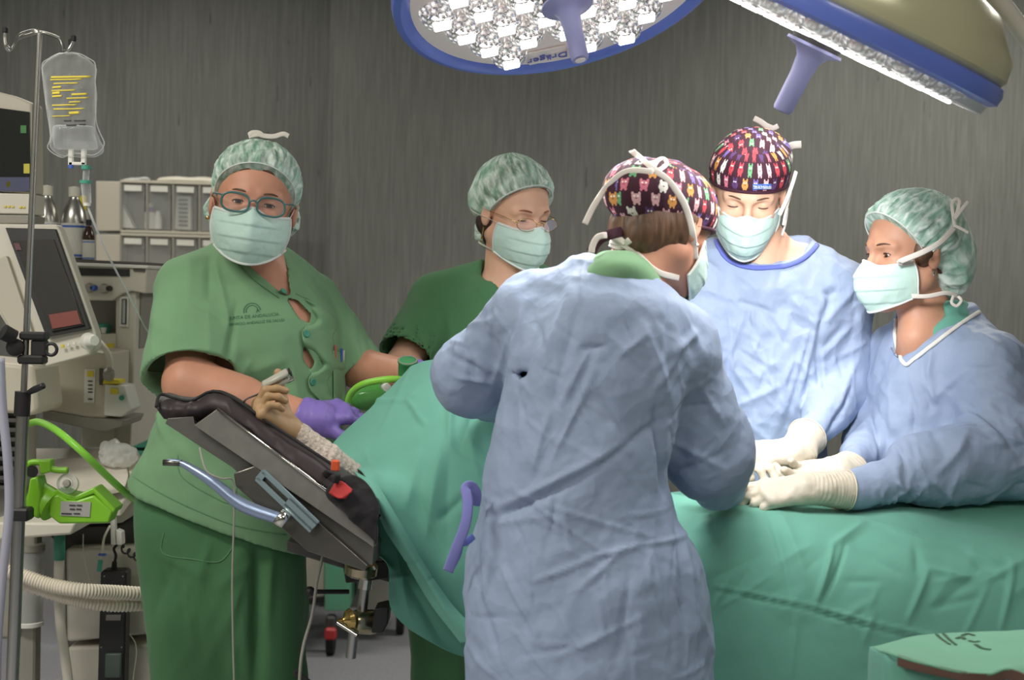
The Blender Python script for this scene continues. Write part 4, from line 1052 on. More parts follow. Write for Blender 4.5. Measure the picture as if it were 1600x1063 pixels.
# ================================================================== drapes
def drapes():
    cr = [(0.22, 0.006, 3, (1, 1, 1)), (0.09, 0.0025, 8, (1, 1, 1))]
    rows = [wpts([(640, 574, 3.05), (664, 563, 3.04), (700, 561, 3.04), (760, 572, 3.08), (860, 590, 3.14)]),
            wpts([(590, 628, 3.00), (640, 625, 2.95), (705, 625, 2.92), (775, 640, 2.95), (870, 650, 3.04)]),
            wpts([(514, 706, 2.92), (600, 700, 2.86), (700, 700, 2.82), (785, 700, 2.84), (875, 710, 2.95)]),
            wpts([(566, 738, 2.76), (640, 765, 2.77), (712, 775, 2.76), (790, 780, 2.78), (880, 780, 2.90)]),
            wpts([(590, 790, 2.72), (655, 840, 2.745), (718, 860, 2.73), (790, 870, 2.75), (885, 870, 2.86)]),
            wpts([(640, 872, 2.70), (690, 920, 2.72), (730, 935, 2.72), (800, 950, 2.74), (890, 960, 2.84)]),
            wpts([(726, 1003, 2.70), (745, 1020, 2.71), (770, 1035, 2.72), (830, 1050, 2.74), (900, 1070, 2.84)])]
    F = [(700, 565, 704, 700, 12, 12), (704, 690, 700, 860, 26, -8), (590, 690, 640, 560, 10, 4), (568, 638, 600, 634, 5, 5), (600, 634, 625, 634, 5, 4), (625, 634, 645, 620, 5, 5), (645, 648, 665, 668, 6, 8), (630, 632, 650, 650, 5, 8), (520, 670, 640, 600, 7, 3),
         (705, 690, 760, 725, 12, -7), (720, 640, 750, 740, 22, 8), (660, 700, 640, 780, 16, 6), (610, 760, 560, 700, 8, 3), (735, 760, 690, 800, 14, -8), (690, 700, 670, 830, 20, 9), (655, 760, 700, 860, 18, -8), (740, 640, 720, 700, 16, -9)]
    o = patch('surgical_drape', rows, M['drape'], None, 110, 150, 0.002, folds=F, Y=2.85, crumple=cr)
    tag(o, 'sea green surgical drape tented up between the purple glove and the gowned back', 'drape', 'green surgical drapes over the table')
    # turned-back hem band along its free edge
    rows = [wpts([(552, 733, 2.755), (572, 744, 2.74), (592, 756, 2.735)]), wpts([(578, 768, 2.72), (600, 785, 2.70), (618, 800, 2.70)]), wpts([(600, 822, 2.695), (625, 835, 2.675), (645, 846, 2.685)]),
            wpts([(632, 872, 2.68), (656, 885, 2.66), (674, 895, 2.675)]), wpts([(672, 940, 2.675), (698, 950, 2.655), (712, 948, 2.67)]), wpts([(720, 1003, 2.67), (740, 1000, 2.65), (760, 995, 2.66)])]
    rows = [[tuple(np.array(p)-np.array((0, 0.014, 0))) for p in r] for r in rows]
    h = patch('folded_hem', rows, M['drape'], o, 20, 90, 0.004, folds=[(575, 755, 620, 835, 8, 4), (640, 870, 715, 990, 8, -4), (630, 880, 660, 872, 4, -3), (660, 905, 700, 890, 4, -3)], Y=2.68)
    rows = [wpts([(585, 790, 2.79), (600, 800, 2.80), (640, 820, 2.81), (700, 860, 2.81)]), wpts([(580, 855, 2.77), (610, 865, 2.78), (660, 880, 2.80), (720, 900, 2.80)]),
            wpts([(606, 885, 2.76), (630, 905, 2.77), (680, 930, 2.79), (730, 950, 2.79)]), wpts([(610, 950, 2.77), (650, 970, 2.77), (690, 985, 2.78), (750, 1000, 2.78)]), wpts([(640, 985, 2.77), (680, 1008, 2.77), (725, 1027, 2.78), (770, 1032, 2.78)])]
    o2 = patch('surgical_drape', rows, M['drape'], None, 70, 70, 0.002, folds=[(600, 900, 640, 900, 8, 6), (620, 870, 640, 960, 14, 6), (640, 910, 690, 1000, 12, -5)], Y=2.78, crumple=cr)
    tag(o2, 'shaded lower sheet of green drape hanging behind the diagonal folded hem above the table clamp', 'drape', 'green surgical drapes over the table')
    X = (1040, 1110, 1180, 1260, 1340, 1420, 1500, 1600, 1720, 1860)
    def row(ys, yy): return wpts([(x, y, yd) for x, y, yd in zip(X, ys, yy if hasattr(yy, '__len__') else [yy]*len(X))])
    rows = [row((770, 765, 762, 762, 764, 766, 770, 775, 780, 784), (3.26, 3.26, 3.26, 3.26, 3.22, 3.16, 3.14, 3.14, 3.14, 3.14)), row((790, 784, 776, 776, 780, 785, 792, 800, 806, 812), (3.1, 3.1, 3.1, 3.1, 3.08, 3.06, 3.05, 3.05, 3.05, 3.05)),
            row((812, 795, 785, 794, 797, 798, 818, 830, 838, 845), 2.98), row((850, 826, 812, 812, 815, 818, 838, 846, 852, 860), (2.80, 2.83, 2.86, 2.86, 2.87, 2.87, 2.87, 2.87, 2.87, 2.87)),
            row((890, 875, 865, 860, 862, 866, 878, 882, 890, 900), (2.72, 2.75, 2.78, 2.78, 2.78, 2.77, 2.77, 2.77, 2.77, 2.77)), row((960, 950, 945, 940, 940, 940, 945, 950, 960, 965), 2.725),
            row((1070, 1070, 1070, 1070, 1070, 1070, 1070, 1070, 1070, 1070), 2.70), row((1250,)*10, 2.69), row((1420,)*10, 2.70)]
    F = [(1208, 790, 1226, 925, 12, -6), (1226, 790, 1250, 900, 16, 5), (1262, 930, 1300, 850, 9, 10), (1300, 850, 1370, 822, 10, 10), (1275, 925, 1320, 850, 6, -8), (1370, 822, 1440, 835, 7, 5), (1400, 832, 1490, 862, 8, 7), (1490, 862, 1560, 875, 8, 5), (1430, 850, 1420, 890, 14, -6),
         (1400, 955, 1440, 880, 10, 6), (1330, 850, 1400, 890, 16, -6), (1440, 880, 1500, 895, 12, 7), (1540, 970, 1575, 870, 8, 6), (1520, 900, 1600, 870, 10, 5), (1115, 935, 1200, 890, 8, 4), (1120, 800, 1165, 785, 6, 6), (1085, 835, 1170, 800, 9, 5), (1110, 850, 1150, 830, 10, -4), (1200, 880, 1270, 850, 12, 4), (1350, 940, 1330, 990, 12, 4),
         (1110, 905, 1252, 932, 5, 5), (1248, 931, 1362, 962, 5, 6), (1358, 961, 1490, 990, 5, 5), (1110, 912, 1252, 939, 5, -5), (1248, 938, 1362, 969, 5, -6), (1358, 968, 1490, 997, 5, -5), (1235, 940, 1215, 1060, 12, 4), (1440, 800, 1540, 812, 8, 3), (1500, 860, 1560, 905, 12, -5)]
    o3 = patch('surgical_drape', rows, M['drape'], None, 230, 190, 0.002, folds=F+rfolds(20, (1120, 820, 1600, 960), 140, 40, 80, 12, 3, 91), Y=2.8, crumple=[(0.25, 0.008, 13, (1, 1, 1)), (0.10, 0.003, 18, (1, 1, 1))])
    tag(o3, 'creased green surgical drape spread over the patient at the lower right', 'drape', 'green surgical drapes over the table')
    T = bvh(o3)
    # screen bar that carries the tent
    b = thing('drape_screen', 'steel bar frame under the peak of the tented drape', 'drape frame', tuple(W(700, 620, 3.1)))
    tube('bar', [W(655, 590, 3.09), W(700, 572, 3.09), W(760, 582, 3.13), W(860, 600, 3.19)], 0.006, M['steel'], b, 10)
    tube('post', [W(860, 600, 3.19), (0.15, 3.2, 0.72)], 0.006, M['steel'], b, 10)
drapes()
def instrument_table():
    t = thing('instrument_table', 'small instrument table in the lower right corner, hidden under a folded green cloth', 'table', (0.72, 1.95, 0))
    z = W(1500, 1030, 2.1).z-0.03
    MB().box((0.87, 2.11, z-0.03), (0.48, 0.26, 0.02), bev=0.004).build('table_top', M['steel'], t)
    for x in (0.68, 1.06):
        for y in (2.03, 2.20): MB().cyl((x, y, 0), (x, y, z-0.03), 0.012).build('leg', M['steel'], t, True)
    rows = [wpts([(1366, 1012, 2.26), (1420, 996, 2.28), (1480, 990, 2.28), (1540, 986, 2.28), (1620, 983, 2.28), (1760, 980, 2.28)]),
            wpts([(1364, 1012, 2.18), (1425, 1004, 2.18), (1490, 1006, 2.18), (1550, 1004, 2.18), (1620, 1003, 2.18), (1760, 1005, 2.18)]),
            wpts([(1376, 1016, 2.08), (1430, 1022, 2.08), (1495, 1028, 2.07), (1555, 1030, 2.07), (1620, 1030, 2.07), (1760, 1030, 2.07)]),
            wpts([(1402, 1024, 2.02), (1435, 1034, 2.0), (1500, 1049, 1.98), (1545, 1053, 1.98), (1580, 1046, 1.98), (1640, 1075, 1.96)])]
    o = patch('table_cloth', rows, M['drape2'], None, 90, 50, 0.003, folds=[(1410, 1012, 1450, 1000, 9, 5), (1500, 1018, 1600, 1017, 7, -6), (1552, 1006, 1600, 1004, 4, -6), (1440, 1010, 1540, 1035, 14, 4), (1575, 1040, 1590, 1060, 8, 6)], Y=2.1, crumple=[(0.09, 0.003, 5, (1, 1, 1))], hint=(0, -0.3, 1))
    tag(o, 'pale green folded cloth with brown edge and dark printed marks in the lower right corner', 'cloth')
    rows = [rows[3], wpts([(1402, 1041, 2.02), (1435, 1050, 2.0), (1500, 1064, 1.98), (1545, 1068, 1.98), (1580, 1064, 1.98), (1640, 1092, 1.96)])]
    patch('brown_edge', rows, M['brownlining'], o, 60, 8, 0.004, hint=(0, -1, 0))
    rows = [wpts([(1362, 1010, 2.24), (1366, 1013, 2.15), (1380, 1019, 2.07), (1402, 1036, 2.03), (1500, 1062, 2.0), (1660, 1095, 1.98)]), wpts([(1356, 1040, 2.24), (1360, 1045, 2.15), (1376, 1055, 2.07), (1400, 1070, 2.03), (1500, 1090, 2.0), (1660, 1120, 1.98)]), wpts([(1354, 1260, 2.24), (1358, 1260, 2.15), (1376, 1260, 2.07), (1400, 1260, 2.03), (1500, 1260, 2.0), (1660, 1260, 1.98)])]
    patch('side_drop', rows, M['drape'], o, 50, 40, 0.003)
    T = bvh(o); pm = mat('dark_green_print', lin(60, 92, 70), rough=0.9, var=0.1)
    for L in ([(1463, 992), (1472, 1000), (1484, 1008)], [(1474, 991), (1483, 1000), (1494, 1009)]): strip_on(T, L, 0.005, 'print_stripe', pm, o, 0.001, 0.0005)
    for L in ([(1495, 999), (1502, 996), (1507, 1000)], [(1504, 994), (1512, 991), (1522, 994)], [(1514, 1002), (1522, 1004), (1530, 1003)], [(1524, 1008), (1535, 1014), (1548, 1016)]): strip_on(T, L, 0.007, 'print_mark', pm, o, 0.001, 0.0005)
instrument_table()
# ================================================================== infusion stand, bag and line
def infusion():
    t = thing('infusion_stand', 'chrome infusion pole with hooks and black clamps at the left edge', 'drip stand', (-1.15, 2.8, 0))
    Y = 2.8; top = WA(62, 52, Y); bot = WA(20, 1063, Y); k = (0.03-bot[2])/(top[2]-bot[2]); foot = bot+(top-bot)*k
    mid = WA(36, 640, Y)
    MB().cyl(top, mid, 0.0062, seg=20).build('upper_pole', M['steel'], t, True); MB().cyl(mid, foot, 0.0125, seg=20).build('lower_pole', M['steel'], t, True)
    for P in ([(62, 50, Y), (50, 48, Y), (30, 55, Y-.03), (24, 66, Y-.05), (16, 79, Y-.06), (9, 74, Y-.07), (7, 60, Y-.07), (8, 50, Y-.07)], [(62, 50, Y), (55, 52, Y), (30, 60, Y+.03), (22, 72, Y+.05), (14, 76, Y+.06), (8, 66, Y+.07)],
              [(62, 50, Y), (72, 52, Y), (92, 60, Y-.02), (98, 72, Y-.03), (100, 80, Y-.04), (106, 79, Y-.05), (112, 70, Y-.05), (115, 62, Y-.05)]):
        tube('hook', wpts(P), 0.0032, M['gold'] if False else M['steel'], t, 8, 5)
    for p in ((8, 47, Y-.07), (115, 60, Y-.05), (111, 66, Y-.04)): MB().box(W(*p), (0.009, 0.009, 0.012), bev=0.002).build('hook_tip', M['blackrub'], t)
    for (x, y, w_, h_) in ((54, 525, 42, 13), (51, 562, 42, 14)): MB().box(W(x, y, Y), (w_*PXL(Y), 0.03, h_*PXL(Y)), bev=0.004).build('clamp_jaw', M['black'], t)
    MB().box(W(62, 544, Y), (24*PXL(Y), 0.02, 26*PXL(Y)), bev=0.003).build('clamp_body', M['black'], t)
    tube('clamp_ring', [WA(81, 546, Y)+np.array((math.cos(a)*0.0115, -0.005, math.sin(a)*0.0115)) for a in np.linspace(0, 2*PI, 24, endpoint=False)], 0.0035, M['black'], t, 8, closed=True)
    MB().lathe(WA(24, 543, Y-0.01), (0.2, -1, 0), [(0.0001, -0.012), (0.017, -0.010), (0.017, 0.008), (0.010, 0.012), (0.0001, 0.012)], 14).build('clamp_knob', M['blackrub'], t, True)
    MB().lathe(WA(13, 523, Y-0.02), (-0.6, -0.5, 0.4), [(0.0001, -0.015), (0.015, -0.013), (0.016, 0.012), (0.0001, 0.015)], 14).build('clamp_knob', M['blackrub'], t, True)
    MB().cyl(WA(36, 612, Y), WA(34, 650, Y), 0.0155).build('height_collar', M['black'], t, True)
    tube('height_lever', wpts([(40, 616, Y), (54, 609, Y-.02), (68, 603, Y-.03)]), [0.004, 0.007, 0.006], M['black'], t, 10, 4)
    MB().box(W(32, 803, Y), (34*PXL(Y), 0.04, 20*PXL(Y)), bev=0.004).build('clamp_block', M['black'], t)
    for k_ in range(5):
        a = 2*PI*k_/5+0.3; e = foot+np.array((math.cos(a)*0.26, math.sin(a)*0.26, 0.05))
        MB().cyl(foot+(0, 0, 0.09), e, 0.011).build('leg', M['steel'], t, True)
        MB().cyl(e+np.array((0, -0.012, -0.045+0.02-0.02)), e+np.array((0, 0.012, -0.045)), 0.033).build('castor', M['blackrub'], t, True)
    # bag
    yb = 2.75
    g = thing('infusion_bag', 'clear infusion bag with yellow print hanging from the chrome hook', 'drip bag', tuple(W(110, 160, yb)))
    S = SDF(); S.loft(rows_px(yb, [(83, 92, 122, .003), (92, 76, 140, .005), (100, 68, 149, .007), (130, 68, 151, .013), (170, 73, 151, .018), (200, 78, 150, .020), (215, 79, 156, .018), (228, 76, 162, .012), (238, 82, 160, .006), (246, 98, 148, .003)]), 0.0, n=2.6)
    bg = sdf_obj(S, 'bag', clear('clear_bag_film', (0.9, 0.92, 0.9, 1), alpha=0.06, rough=0.07), g, 0.0028, sm=2, disp=lambda V, N: 0.0022*cells(V, 0.03, 4)+0.0015*vnoise(V, 60, 3))
    tube('bag_seam', [tuple(W(x, y, yb)) for x, y in ((92, 84), (76, 92), (66, 101), (68, 130), (73, 170), (79, 213), (75, 232), (96, 246), (110, 240), (126, 240), (148, 242), (163, 226), (155, 205), (150, 185), (149, 130), (149, 101), (140, 92), (120, 83))], 0.0011, M['clear2'], g, 6, 4, closed=True)
    S = SDF(); S.loft(rows_px(yb, [(196, 82, 148, .012), (205, 82, 148, .016), (220, 82, 152, .014), (234, 84, 154, .006)]), 0.0, n=2.6); sdf_obj(S, 'fluid', clear('water', (0.75, 0.8, 0.82, 1), alpha=0.05, rough=0.03), g, 0.004)
    R = random.Random(4); T = bvh(bg); k = 0
    for (y, x0, x1, h) in ((121, 80, 142, 3), (125, 79, 128, 2), (131, 84, 122, 2), (137, 82, 96, 3), (142, 81, 118, 2), (146, 82, 94, 4), (151, 82, 97, 3), (148, 112, 136, 3), (154, 104, 138, 2), (160, 108, 126, 2), (165, 82, 120, 2), (171, 84, 132, 2), (177, 108, 124, 4), (182, 82, 110, 1.5)):
        strip_on(T, [(x0, y), ((x0+x1)/2, y-0.5), (x1, y-1)], h*PXL(yb), 'print', M['yellow'], bg, 0.0015, 0.0003, 3)
    for (y, x0, x1) in ((189, 100, 112), (189, 116, 134), (196, 104, 120), (195, 124, 134)): strip_on(T, [(x0, y), ((x0+x1)/2, y), (x1, y-0.3)], 2.2*PXL(yb), 'print', M['ink'], bg, 0.0015, 0.0003, 3)
    mb = MB()
    for x in (111, 131): mb.box(W(x, 246, yb), (8*PXL(yb), 0.008, 26*PXL(yb)), bev=0.002)
    mb.box(W(121, 256, yb), (26*PXL(yb), 0.008, 5*PXL(yb)), bev=0.001).build('port', M['white'], g)
    MB().cyl(WA(111, 258, yb), WA(111, 263, yb), 0.005).build('port_cap', M['blue'], g, True)
    # line
    l = thing('infusion_line', 'green ringed drip chamber and thin tubing below the infusion bag', 'drip line', tuple(W(136, 262, yb)))
    MB().cyl(WA(135, 259, yb), WA(135, 265, yb), 0.0095).build('ring', M['teal'], l, True); MB().cyl(WA(134, 282, yb), WA(134, 287, yb), 0.0115).build('ring', M['teal'], l, True)
    MB().cyl(WA(135, 265, yb), WA(134, 282, yb), 0.006).build('spike', M['clear'], l, True); MB().cyl(WA(134, 287, yb), WA(136, 318, yb), 0.0095, 0.008).build('drip_chamber', M['clear'], l, True)
    MB().cyl(WA(136, 317, yb), WA(136, 322, yb), 0.007).build('chamber_base', M['white'], l, True)
    tube('tubing', wpts([(136, 320, yb), (150, 356, yb), (172, 405, yb+.05), (198, 455, yb+.2), (218, 495, yb+.4), (232, 520, yb+.7)]), 0.0022, M['clear2'], l, 8, 8)
infusion()
# ================================================================== monitors
def monitors():
    Y = 3.5
    t = thing('patient_monitor', 'beige patient monitor with a dark screen in the upper left corner', 'monitor', tuple(W(0, 230, Y)))
    MB().prism(wpts([(-70, 128, Y), (0, 144, Y), (24, 150, Y), (49, 161, Y), (50, 303, Y), (-70, 296, Y)]), (0, 0.09, 0)).build('casing', M['beige'], t, bevel=0.006)
    MB().prism(wpts([(-66, 160, Y-.004), (46, 175, Y-.004), (47, 300, Y-.004), (-66, 294, Y-.004)]), (0, 0.006, 0)).build('screen', mat('dark_screen', lin(38, 40, 38), rough=0.2, var=0.1), t, bevel=0.001)
    sg = mat('dim_green_readout', lin(60, 110, 60), emit=lin(50, 110, 50), es=0.25); sy = mat('dim_yellow_readout', lin(170, 160, 60), emit=lin(170, 160, 50), es=0.3); sb = mat('dim_blue_band', lin(70, 72, 96), emit=lin(60, 62, 90), es=0.15)
    for x0, y0, x1, y1, m_, nm in ((32, 196, 41, 208, sg, 'readout'), (37, 256, 46, 271, sy, 'readout'), (-60, 277, 46, 299, sb, 'status_bar'), (10, 284, 16, 292, sy, 'readout')):
        MB().prism(wpts([(x0, y0, Y-.006), (x1, y0, Y-.006), (x1, y1, Y-.006), (x0, y1, Y-.006)]), (0, 0.002, 0)).build(nm, m_, t)
    MB().prism(wpts([(-70, 300, Y-.01), (49, 303, Y-.01), (49, 335, Y-.01), (-70, 333, Y-.01)]), (0, 0.10, 0)).build('button_panel', M['cream'], t, bevel=0.003)
    MB().prism(wpts([(-70, 335, Y-.01), (47, 336, Y-.01), (44, 350, Y-.01), (-70, 350, Y-.01)]), (0, 0.12, 0)).build('base', M['greyp'], t, bevel=0.003)
    mb = MB()
    for x in (8, 14, 20, 32, 37): mb.box(W(x, 323 if x < 25 else 324, Y-.012), (0.006, 0.002, 0.004))
    mb.build('button_marks', M['yellow'], t)
    Y = 3.45
    t = thing('ventilator_monitor', 'tilted touch screen with cream bezel and rotary knob behind the chrome pole', 'monitor', tuple(W(60, 460, Y)))
    MB().prism(wpts([(-60, 349, Y+.02), (88, 351, Y+.02), (94, 362, Y+.02), (149, 520, Y-.01), (150, 545, Y-.01), (140, 555, Y-.01), (70, 573, Y-.01), (50, 572, Y), (-60, 400, Y+.02)]), (0, 0.05, 0)).build('casing', M['cream'], t, bevel=0.005)
    MB().prism(wpts([(8, 356, Y+.008), (87, 358, Y+.008), (141, 514, Y-.022), (72, 527, Y-.022)]), (0, 0.02, 0)).build('bezel', M['black'], t, bevel=0.002)
    MB().prism(wpts([(20, 376, Y+.000), (84, 374, Y+.0), (131, 508, Y-.028), (80, 518, Y-.028)]), (0, 0.012, 0)).build('screen', mat('dark_touch_screen', lin(62, 60, 58), rough=0.22, var=0.08), t, bevel=0.001)
    MB().prism(wpts([(76, 492, Y-.028), (120, 485, Y-.028), (127, 506, Y-.031), (82, 514, Y-.031)]), (0, 0.003, 0)).build('alarm_panel', mat('dim_red_readout', lin(122, 66, 58), emit=lin(110, 40, 36), es=0.12), t)
    MB().prism(wpts([(21, 380, Y-.004), (30, 380, Y-.004), (34, 391, Y-.006), (25, 391, Y-.006)]), (0, 0.002, 0)).build('alarm_tag', mat('dim_purple_readout', lin(96, 56, 62), rough=0.5), t)
    MB().prism(wpts([(6, 400, Y-.002), (10, 400, Y-.002), (68, 572, Y-.022), (50, 572, Y-.01), (-40, 420, Y)]), (0, 0.05, 0)).build('side_grille', M['beige'], t, bevel=0.003)
    MB().lathe(WA(140, 533, Y-.03), (0.75, -0.65, 0.1), [(0.0001, -0.012), (0.020, -0.010), (0.0205, -0.004), (0.015, -0.002), (0.014, 0.018), (0.012, 0.022), (0.0001, 0.022)], 28).build('knob', M['white'], t, True)
    for x, y, m_ in ((98, 541, M['yellow']), (107, 539, M['white']), (116, 537, M['white']), (125, 535, M['white'])): MB().box(W(x, y, Y-.018), (0.007, 0.004, 0.008), bev=0.001).build('button', m_, t)
    MB().prism(wpts([(-60, 560, Y+.06), (52, 572, Y+.06), (60, 640, Y+.06), (52, 650, Y+.06), (-60, 640, Y+.06)]), (0, 0.2, 0)).build('housing', M['beige'], t, bevel=0.01)
    mb = MB()
    for k in range(8): mb.box(W(-10, 655+k*15, Y+.1), (0.14, 0.06, 0.010), bev=0.002)
    mb.build('cooling_slats', M['dgrey'], t)
    MB().prism(wpts([(-60, 640, Y+.14), (34, 645, Y+.14), (34, 1000, Y+.14), (-60, 1000, Y+.14)]), (0, 0.12, 0)).build('pedestal', M['greyp'], t, bevel=0.01)
    o = t
monitors()
# ================================================================== anaesthesia machine
def machine():
    Y = 4.0
    t = thing('anaesthesia_machine', 'cream anaesthesia machine with gas knobs and a flow tube, behind the left scrubs', 'medical machine', tuple(np.array(W(150, 800, Y))*np.array((1, 1, 0))))
    MB().prism(wpts([(60, 412, Y), (229, 419, Y), (228, 459, Y), (205, 455, Y), (190, 460, Y), (176, 470, Y), (60, 468, Y)]), (0, 0.34, 0)).build('header', M['cream'], t, bevel=0.004)
    MB().prism(wpts([(58, 408, Y-.01), (231, 415, Y-.01), (231, 420, Y-.01), (58, 413, Y-.01)]), (0, 0.36, 0)).build('top_shelf', M['white'], t, bevel=0.002)
    MB().prism(wpts([(58, 403, Y+.04), (228, 410, Y+.04), (228, 415, Y+.04), (58, 408, Y+.04)]), (0, 0.3, 0)).build('shelf_mat', M['dgrey'], t)
    MB().prism(wpts([(80, 417, Y-.006), (202, 421, Y-.006), (202, 432, Y-.006), (80, 430, Y-.006)]), (0, 0.01, 0)).build('display_strip', M['black'], t)
    MB().prism(wpts([(208, 420, Y-.006), (226, 421, Y-.006), (226, 425, Y-.006), (208, 424, Y-.006)]), (0, 0.01, 0)).build('name_strip', M['dgrey'], t)
    for x, y, r, m_ in ((125, 450, .010, M['white']), (141, 450, .014, M['steel']), (148, 450, .009, M['blue']), (164, 451, .014, M['steel']), (172, 451, .008, M['black'])):
        MB().lathe(WA(x, y, Y-.002), (0, -1, 0), [(r, 0), (r, 0.008), (r*0.8, 0.012), (r*0.75, 0.022), (0.0001, 0.022)], 16).build('gas_knob', m_, t, True)
    MB().prism(wpts([(60, 466, Y+.16), (182, 470, Y+.16), (182, 525, Y+.16), (60, 522, Y+.16)]), (0, 0.1, 0)).build('recess_panel', M['greyp'], t)
    MB().prism(wpts([(181, 458, Y+.02), (213, 455, Y+.02), (209, 600, Y+.02), (204, 700, Y+.02), (176, 700, Y+.02), (180, 560, Y+.02)]), (0, 0.30, 0)).build('column', M['cream'], t, bevel=0.004)
    MB().prism(wpts([(187, 463, Y+.012), (201, 464, Y+.012), (200, 511, Y+.012), (186, 510, Y+.012)]), (0, 0.01, 0)).build('gauge_plate', M['white'], t)
    MB().prism(wpts([(190, 467, Y+.008), (198, 467, Y+.008), (197, 507, Y+.008), (189, 507, Y+.008)]), (0, 0.008, 0)).build('flow_tube', M['dgrey'], t, bevel=0.002)
    MB().cyl(WA(194, 469, Y), WA(193, 505, Y), 0.0035).build('float_tube', M['clear2'], t, True)
    MB().prism(wpts([(130, 522, Y+.01), (181, 522, Y+.01), (178, 700, Y+.01), (126, 700, Y+.01)]), (0, 0.30, 0)).build('lower_panel', M['cream'], t, bevel=0.004)
    MB().prism(wpts([(212, 455, Y+.06), (223, 455, Y+.06), (218, 545, Y+.06), (210, 545, Y+.06)]), (0, 0.2, 0)).build('rear_column', M['greyp'], t, bevel=0.003)
    MB().prism(wpts([(166, 537, Y), (177, 537, Y), (177, 553, Y), (166, 553, Y)]), (0, 0.01, 0)).build('yellow_tag', M['yellow'], t)
    # absorber block and vaporiser
    Y2 = 3.8
    MB().prism(wpts([(66, 572, Y2), (140, 548, Y2), (168, 552, Y2), (166, 654, Y2), (134, 652, Y2), (64, 640, Y2)]), (0, 0.22, 0)).build('gas_module', M['beige'], t, bevel=0.006)
    MB().prism(wpts([(66, 640, Y2), (134, 652, Y2), (196, 656, Y2), (190, 668, Y2), (160, 676, Y2), (66, 655, Y2)]), (0, 0.2, 0)).build('module_base', M['greyp'], t, bevel=0.004)
    MB().prism(wpts([(163, 600, Y2-.02), (195, 603, Y2-.02), (205, 640, Y2-.02), (190, 652, Y2-.02), (162, 650, Y2-.02)]), (0, 0.10, 0)).build('vaporiser', M['white'], t, bevel=0.004)
    MB().prism(wpts([(132, 577, Y2-.004), (149, 577, Y2-.004), (147, 630, Y2-.004), (131, 629, Y2-.004)]), (0, 0.004, 0)).build('label_strip', M['white'], t)
    MB().prism(wpts([(136, 580, Y2-.007), (146, 580, Y2-.007), (146, 589, Y2-.007), (136, 589, Y2-.007)]), (0, 0.004, 0)).build('yellow_tag', M['yellow'], t)
    mb = MB()
    for y in (596, 602, 608, 613, 624): mb.box(W(141, y, Y2-.006), (0.012, 0.002, 0.003))
    mb.build('label_lines', M['ink'], t)
    MB().prism(wpts([(162, 593, Y2-.026), (186, 594, Y2-.026), (186, 600, Y2-.026), (160, 600, Y2-.026)]), (0, 0.06, 0)).build('yellow_band', M['yellow'], t, bevel=0.001)
    MB().prism(wpts([(172, 607, Y2-.026), (184, 608, Y2-.026), (184, 616, Y2-.026), (172, 616, Y2-.026)]), (0, 0.004, 0)).build('yellow_tag', M['yellow'], t)
    MB().cyl(WA(190, 622, Y2-.03), WA(190, 622, Y2-.02), 0.007, seg=16).build('teal_port', M['teal'], t, True)
    MB().lathe(WA(170, 586, Y2-.03), (0.2, -0.5, 0.8), [(0.0001, -.01), (0.014, -.01), (0.016, 0.0), (0.014, 0.012), (0.006, 0.015), (0.006, .022), (0.0001, 0.022)], 16).build('cap_nut', M['greyp'], t, True)
    tube('gas_pipe', wpts([(156, 535, Y2-.01), (166, 548, Y2-.03), (172, 562, Y2-.03), (173, 578, Y2-.03)]), 0.008, M['cream'], t, 12, 5)
    MB().prism(wpts([(155, 576, Y2-.01), (160, 576, Y2-.01), (160, 602, Y2-.01), (155, 602, Y2-.01)]), (0, 0.02, 0)).build('slot', M['dgrey'], t)
    # work surface and lower body
    MB().prism(wpts([(40, 700, 3.9), (214, 700, 3.9), (222, 716, 3.7), (216, 752, 3.62), (190, 786, 3.58), (40, 800, 3.58)]), (0, 0.0, -0.035)).build('work_surface', M['cream'], t, bevel=0.004)
    MB().prism(wpts([(40, 765, 3.62), (214, 750, 3.62), (214, 790, 3.62), (190, 818, 3.62), (40, 822, 3.62)]), (0, 0.45, 0)).build('apron', M['cream'], t, bevel=0.006)
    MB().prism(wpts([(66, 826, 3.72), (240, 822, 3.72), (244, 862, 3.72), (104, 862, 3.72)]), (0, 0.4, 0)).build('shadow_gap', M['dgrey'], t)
    for k, (ya, yb) in enumerate(((858, 1004), (1012, 1130), (1138, 1250))):
        dr = MB().prism(wpts([(102+k*3, ya, 3.66), (246, ya-4, 3.66), (250, yb-14, 3.66), (104+k*3, yb, 3.66)]), (0, 0.45, 0)).build('drawer', M['cream'], t, bevel=0.008)
    MB().prism(wpts([(100, 850, 3.80), (250, 846, 3.80), (254, 1290, 3.80), (106, 1290, 3.80)]), (0, 0.42, 0)).build('cabinet_body', M['greyp'], t, bevel=0.004)
    for x in (112, 246):
        for y in (3.85, 4.15):
            p = WA(x, 1200, y); MB().cyl((p[0]-0.02, y, 0.05), (p[0]+0.02, y, 0.05), 0.05).build('castor', M['blackrub'], t, True)
    MB().box((W(175, 1200, 4.0).x, 4.0, 0.11), (0.30, 0.42, 0.05), bev=0.01).build('plinth', M['dgrey'], t)
machine()
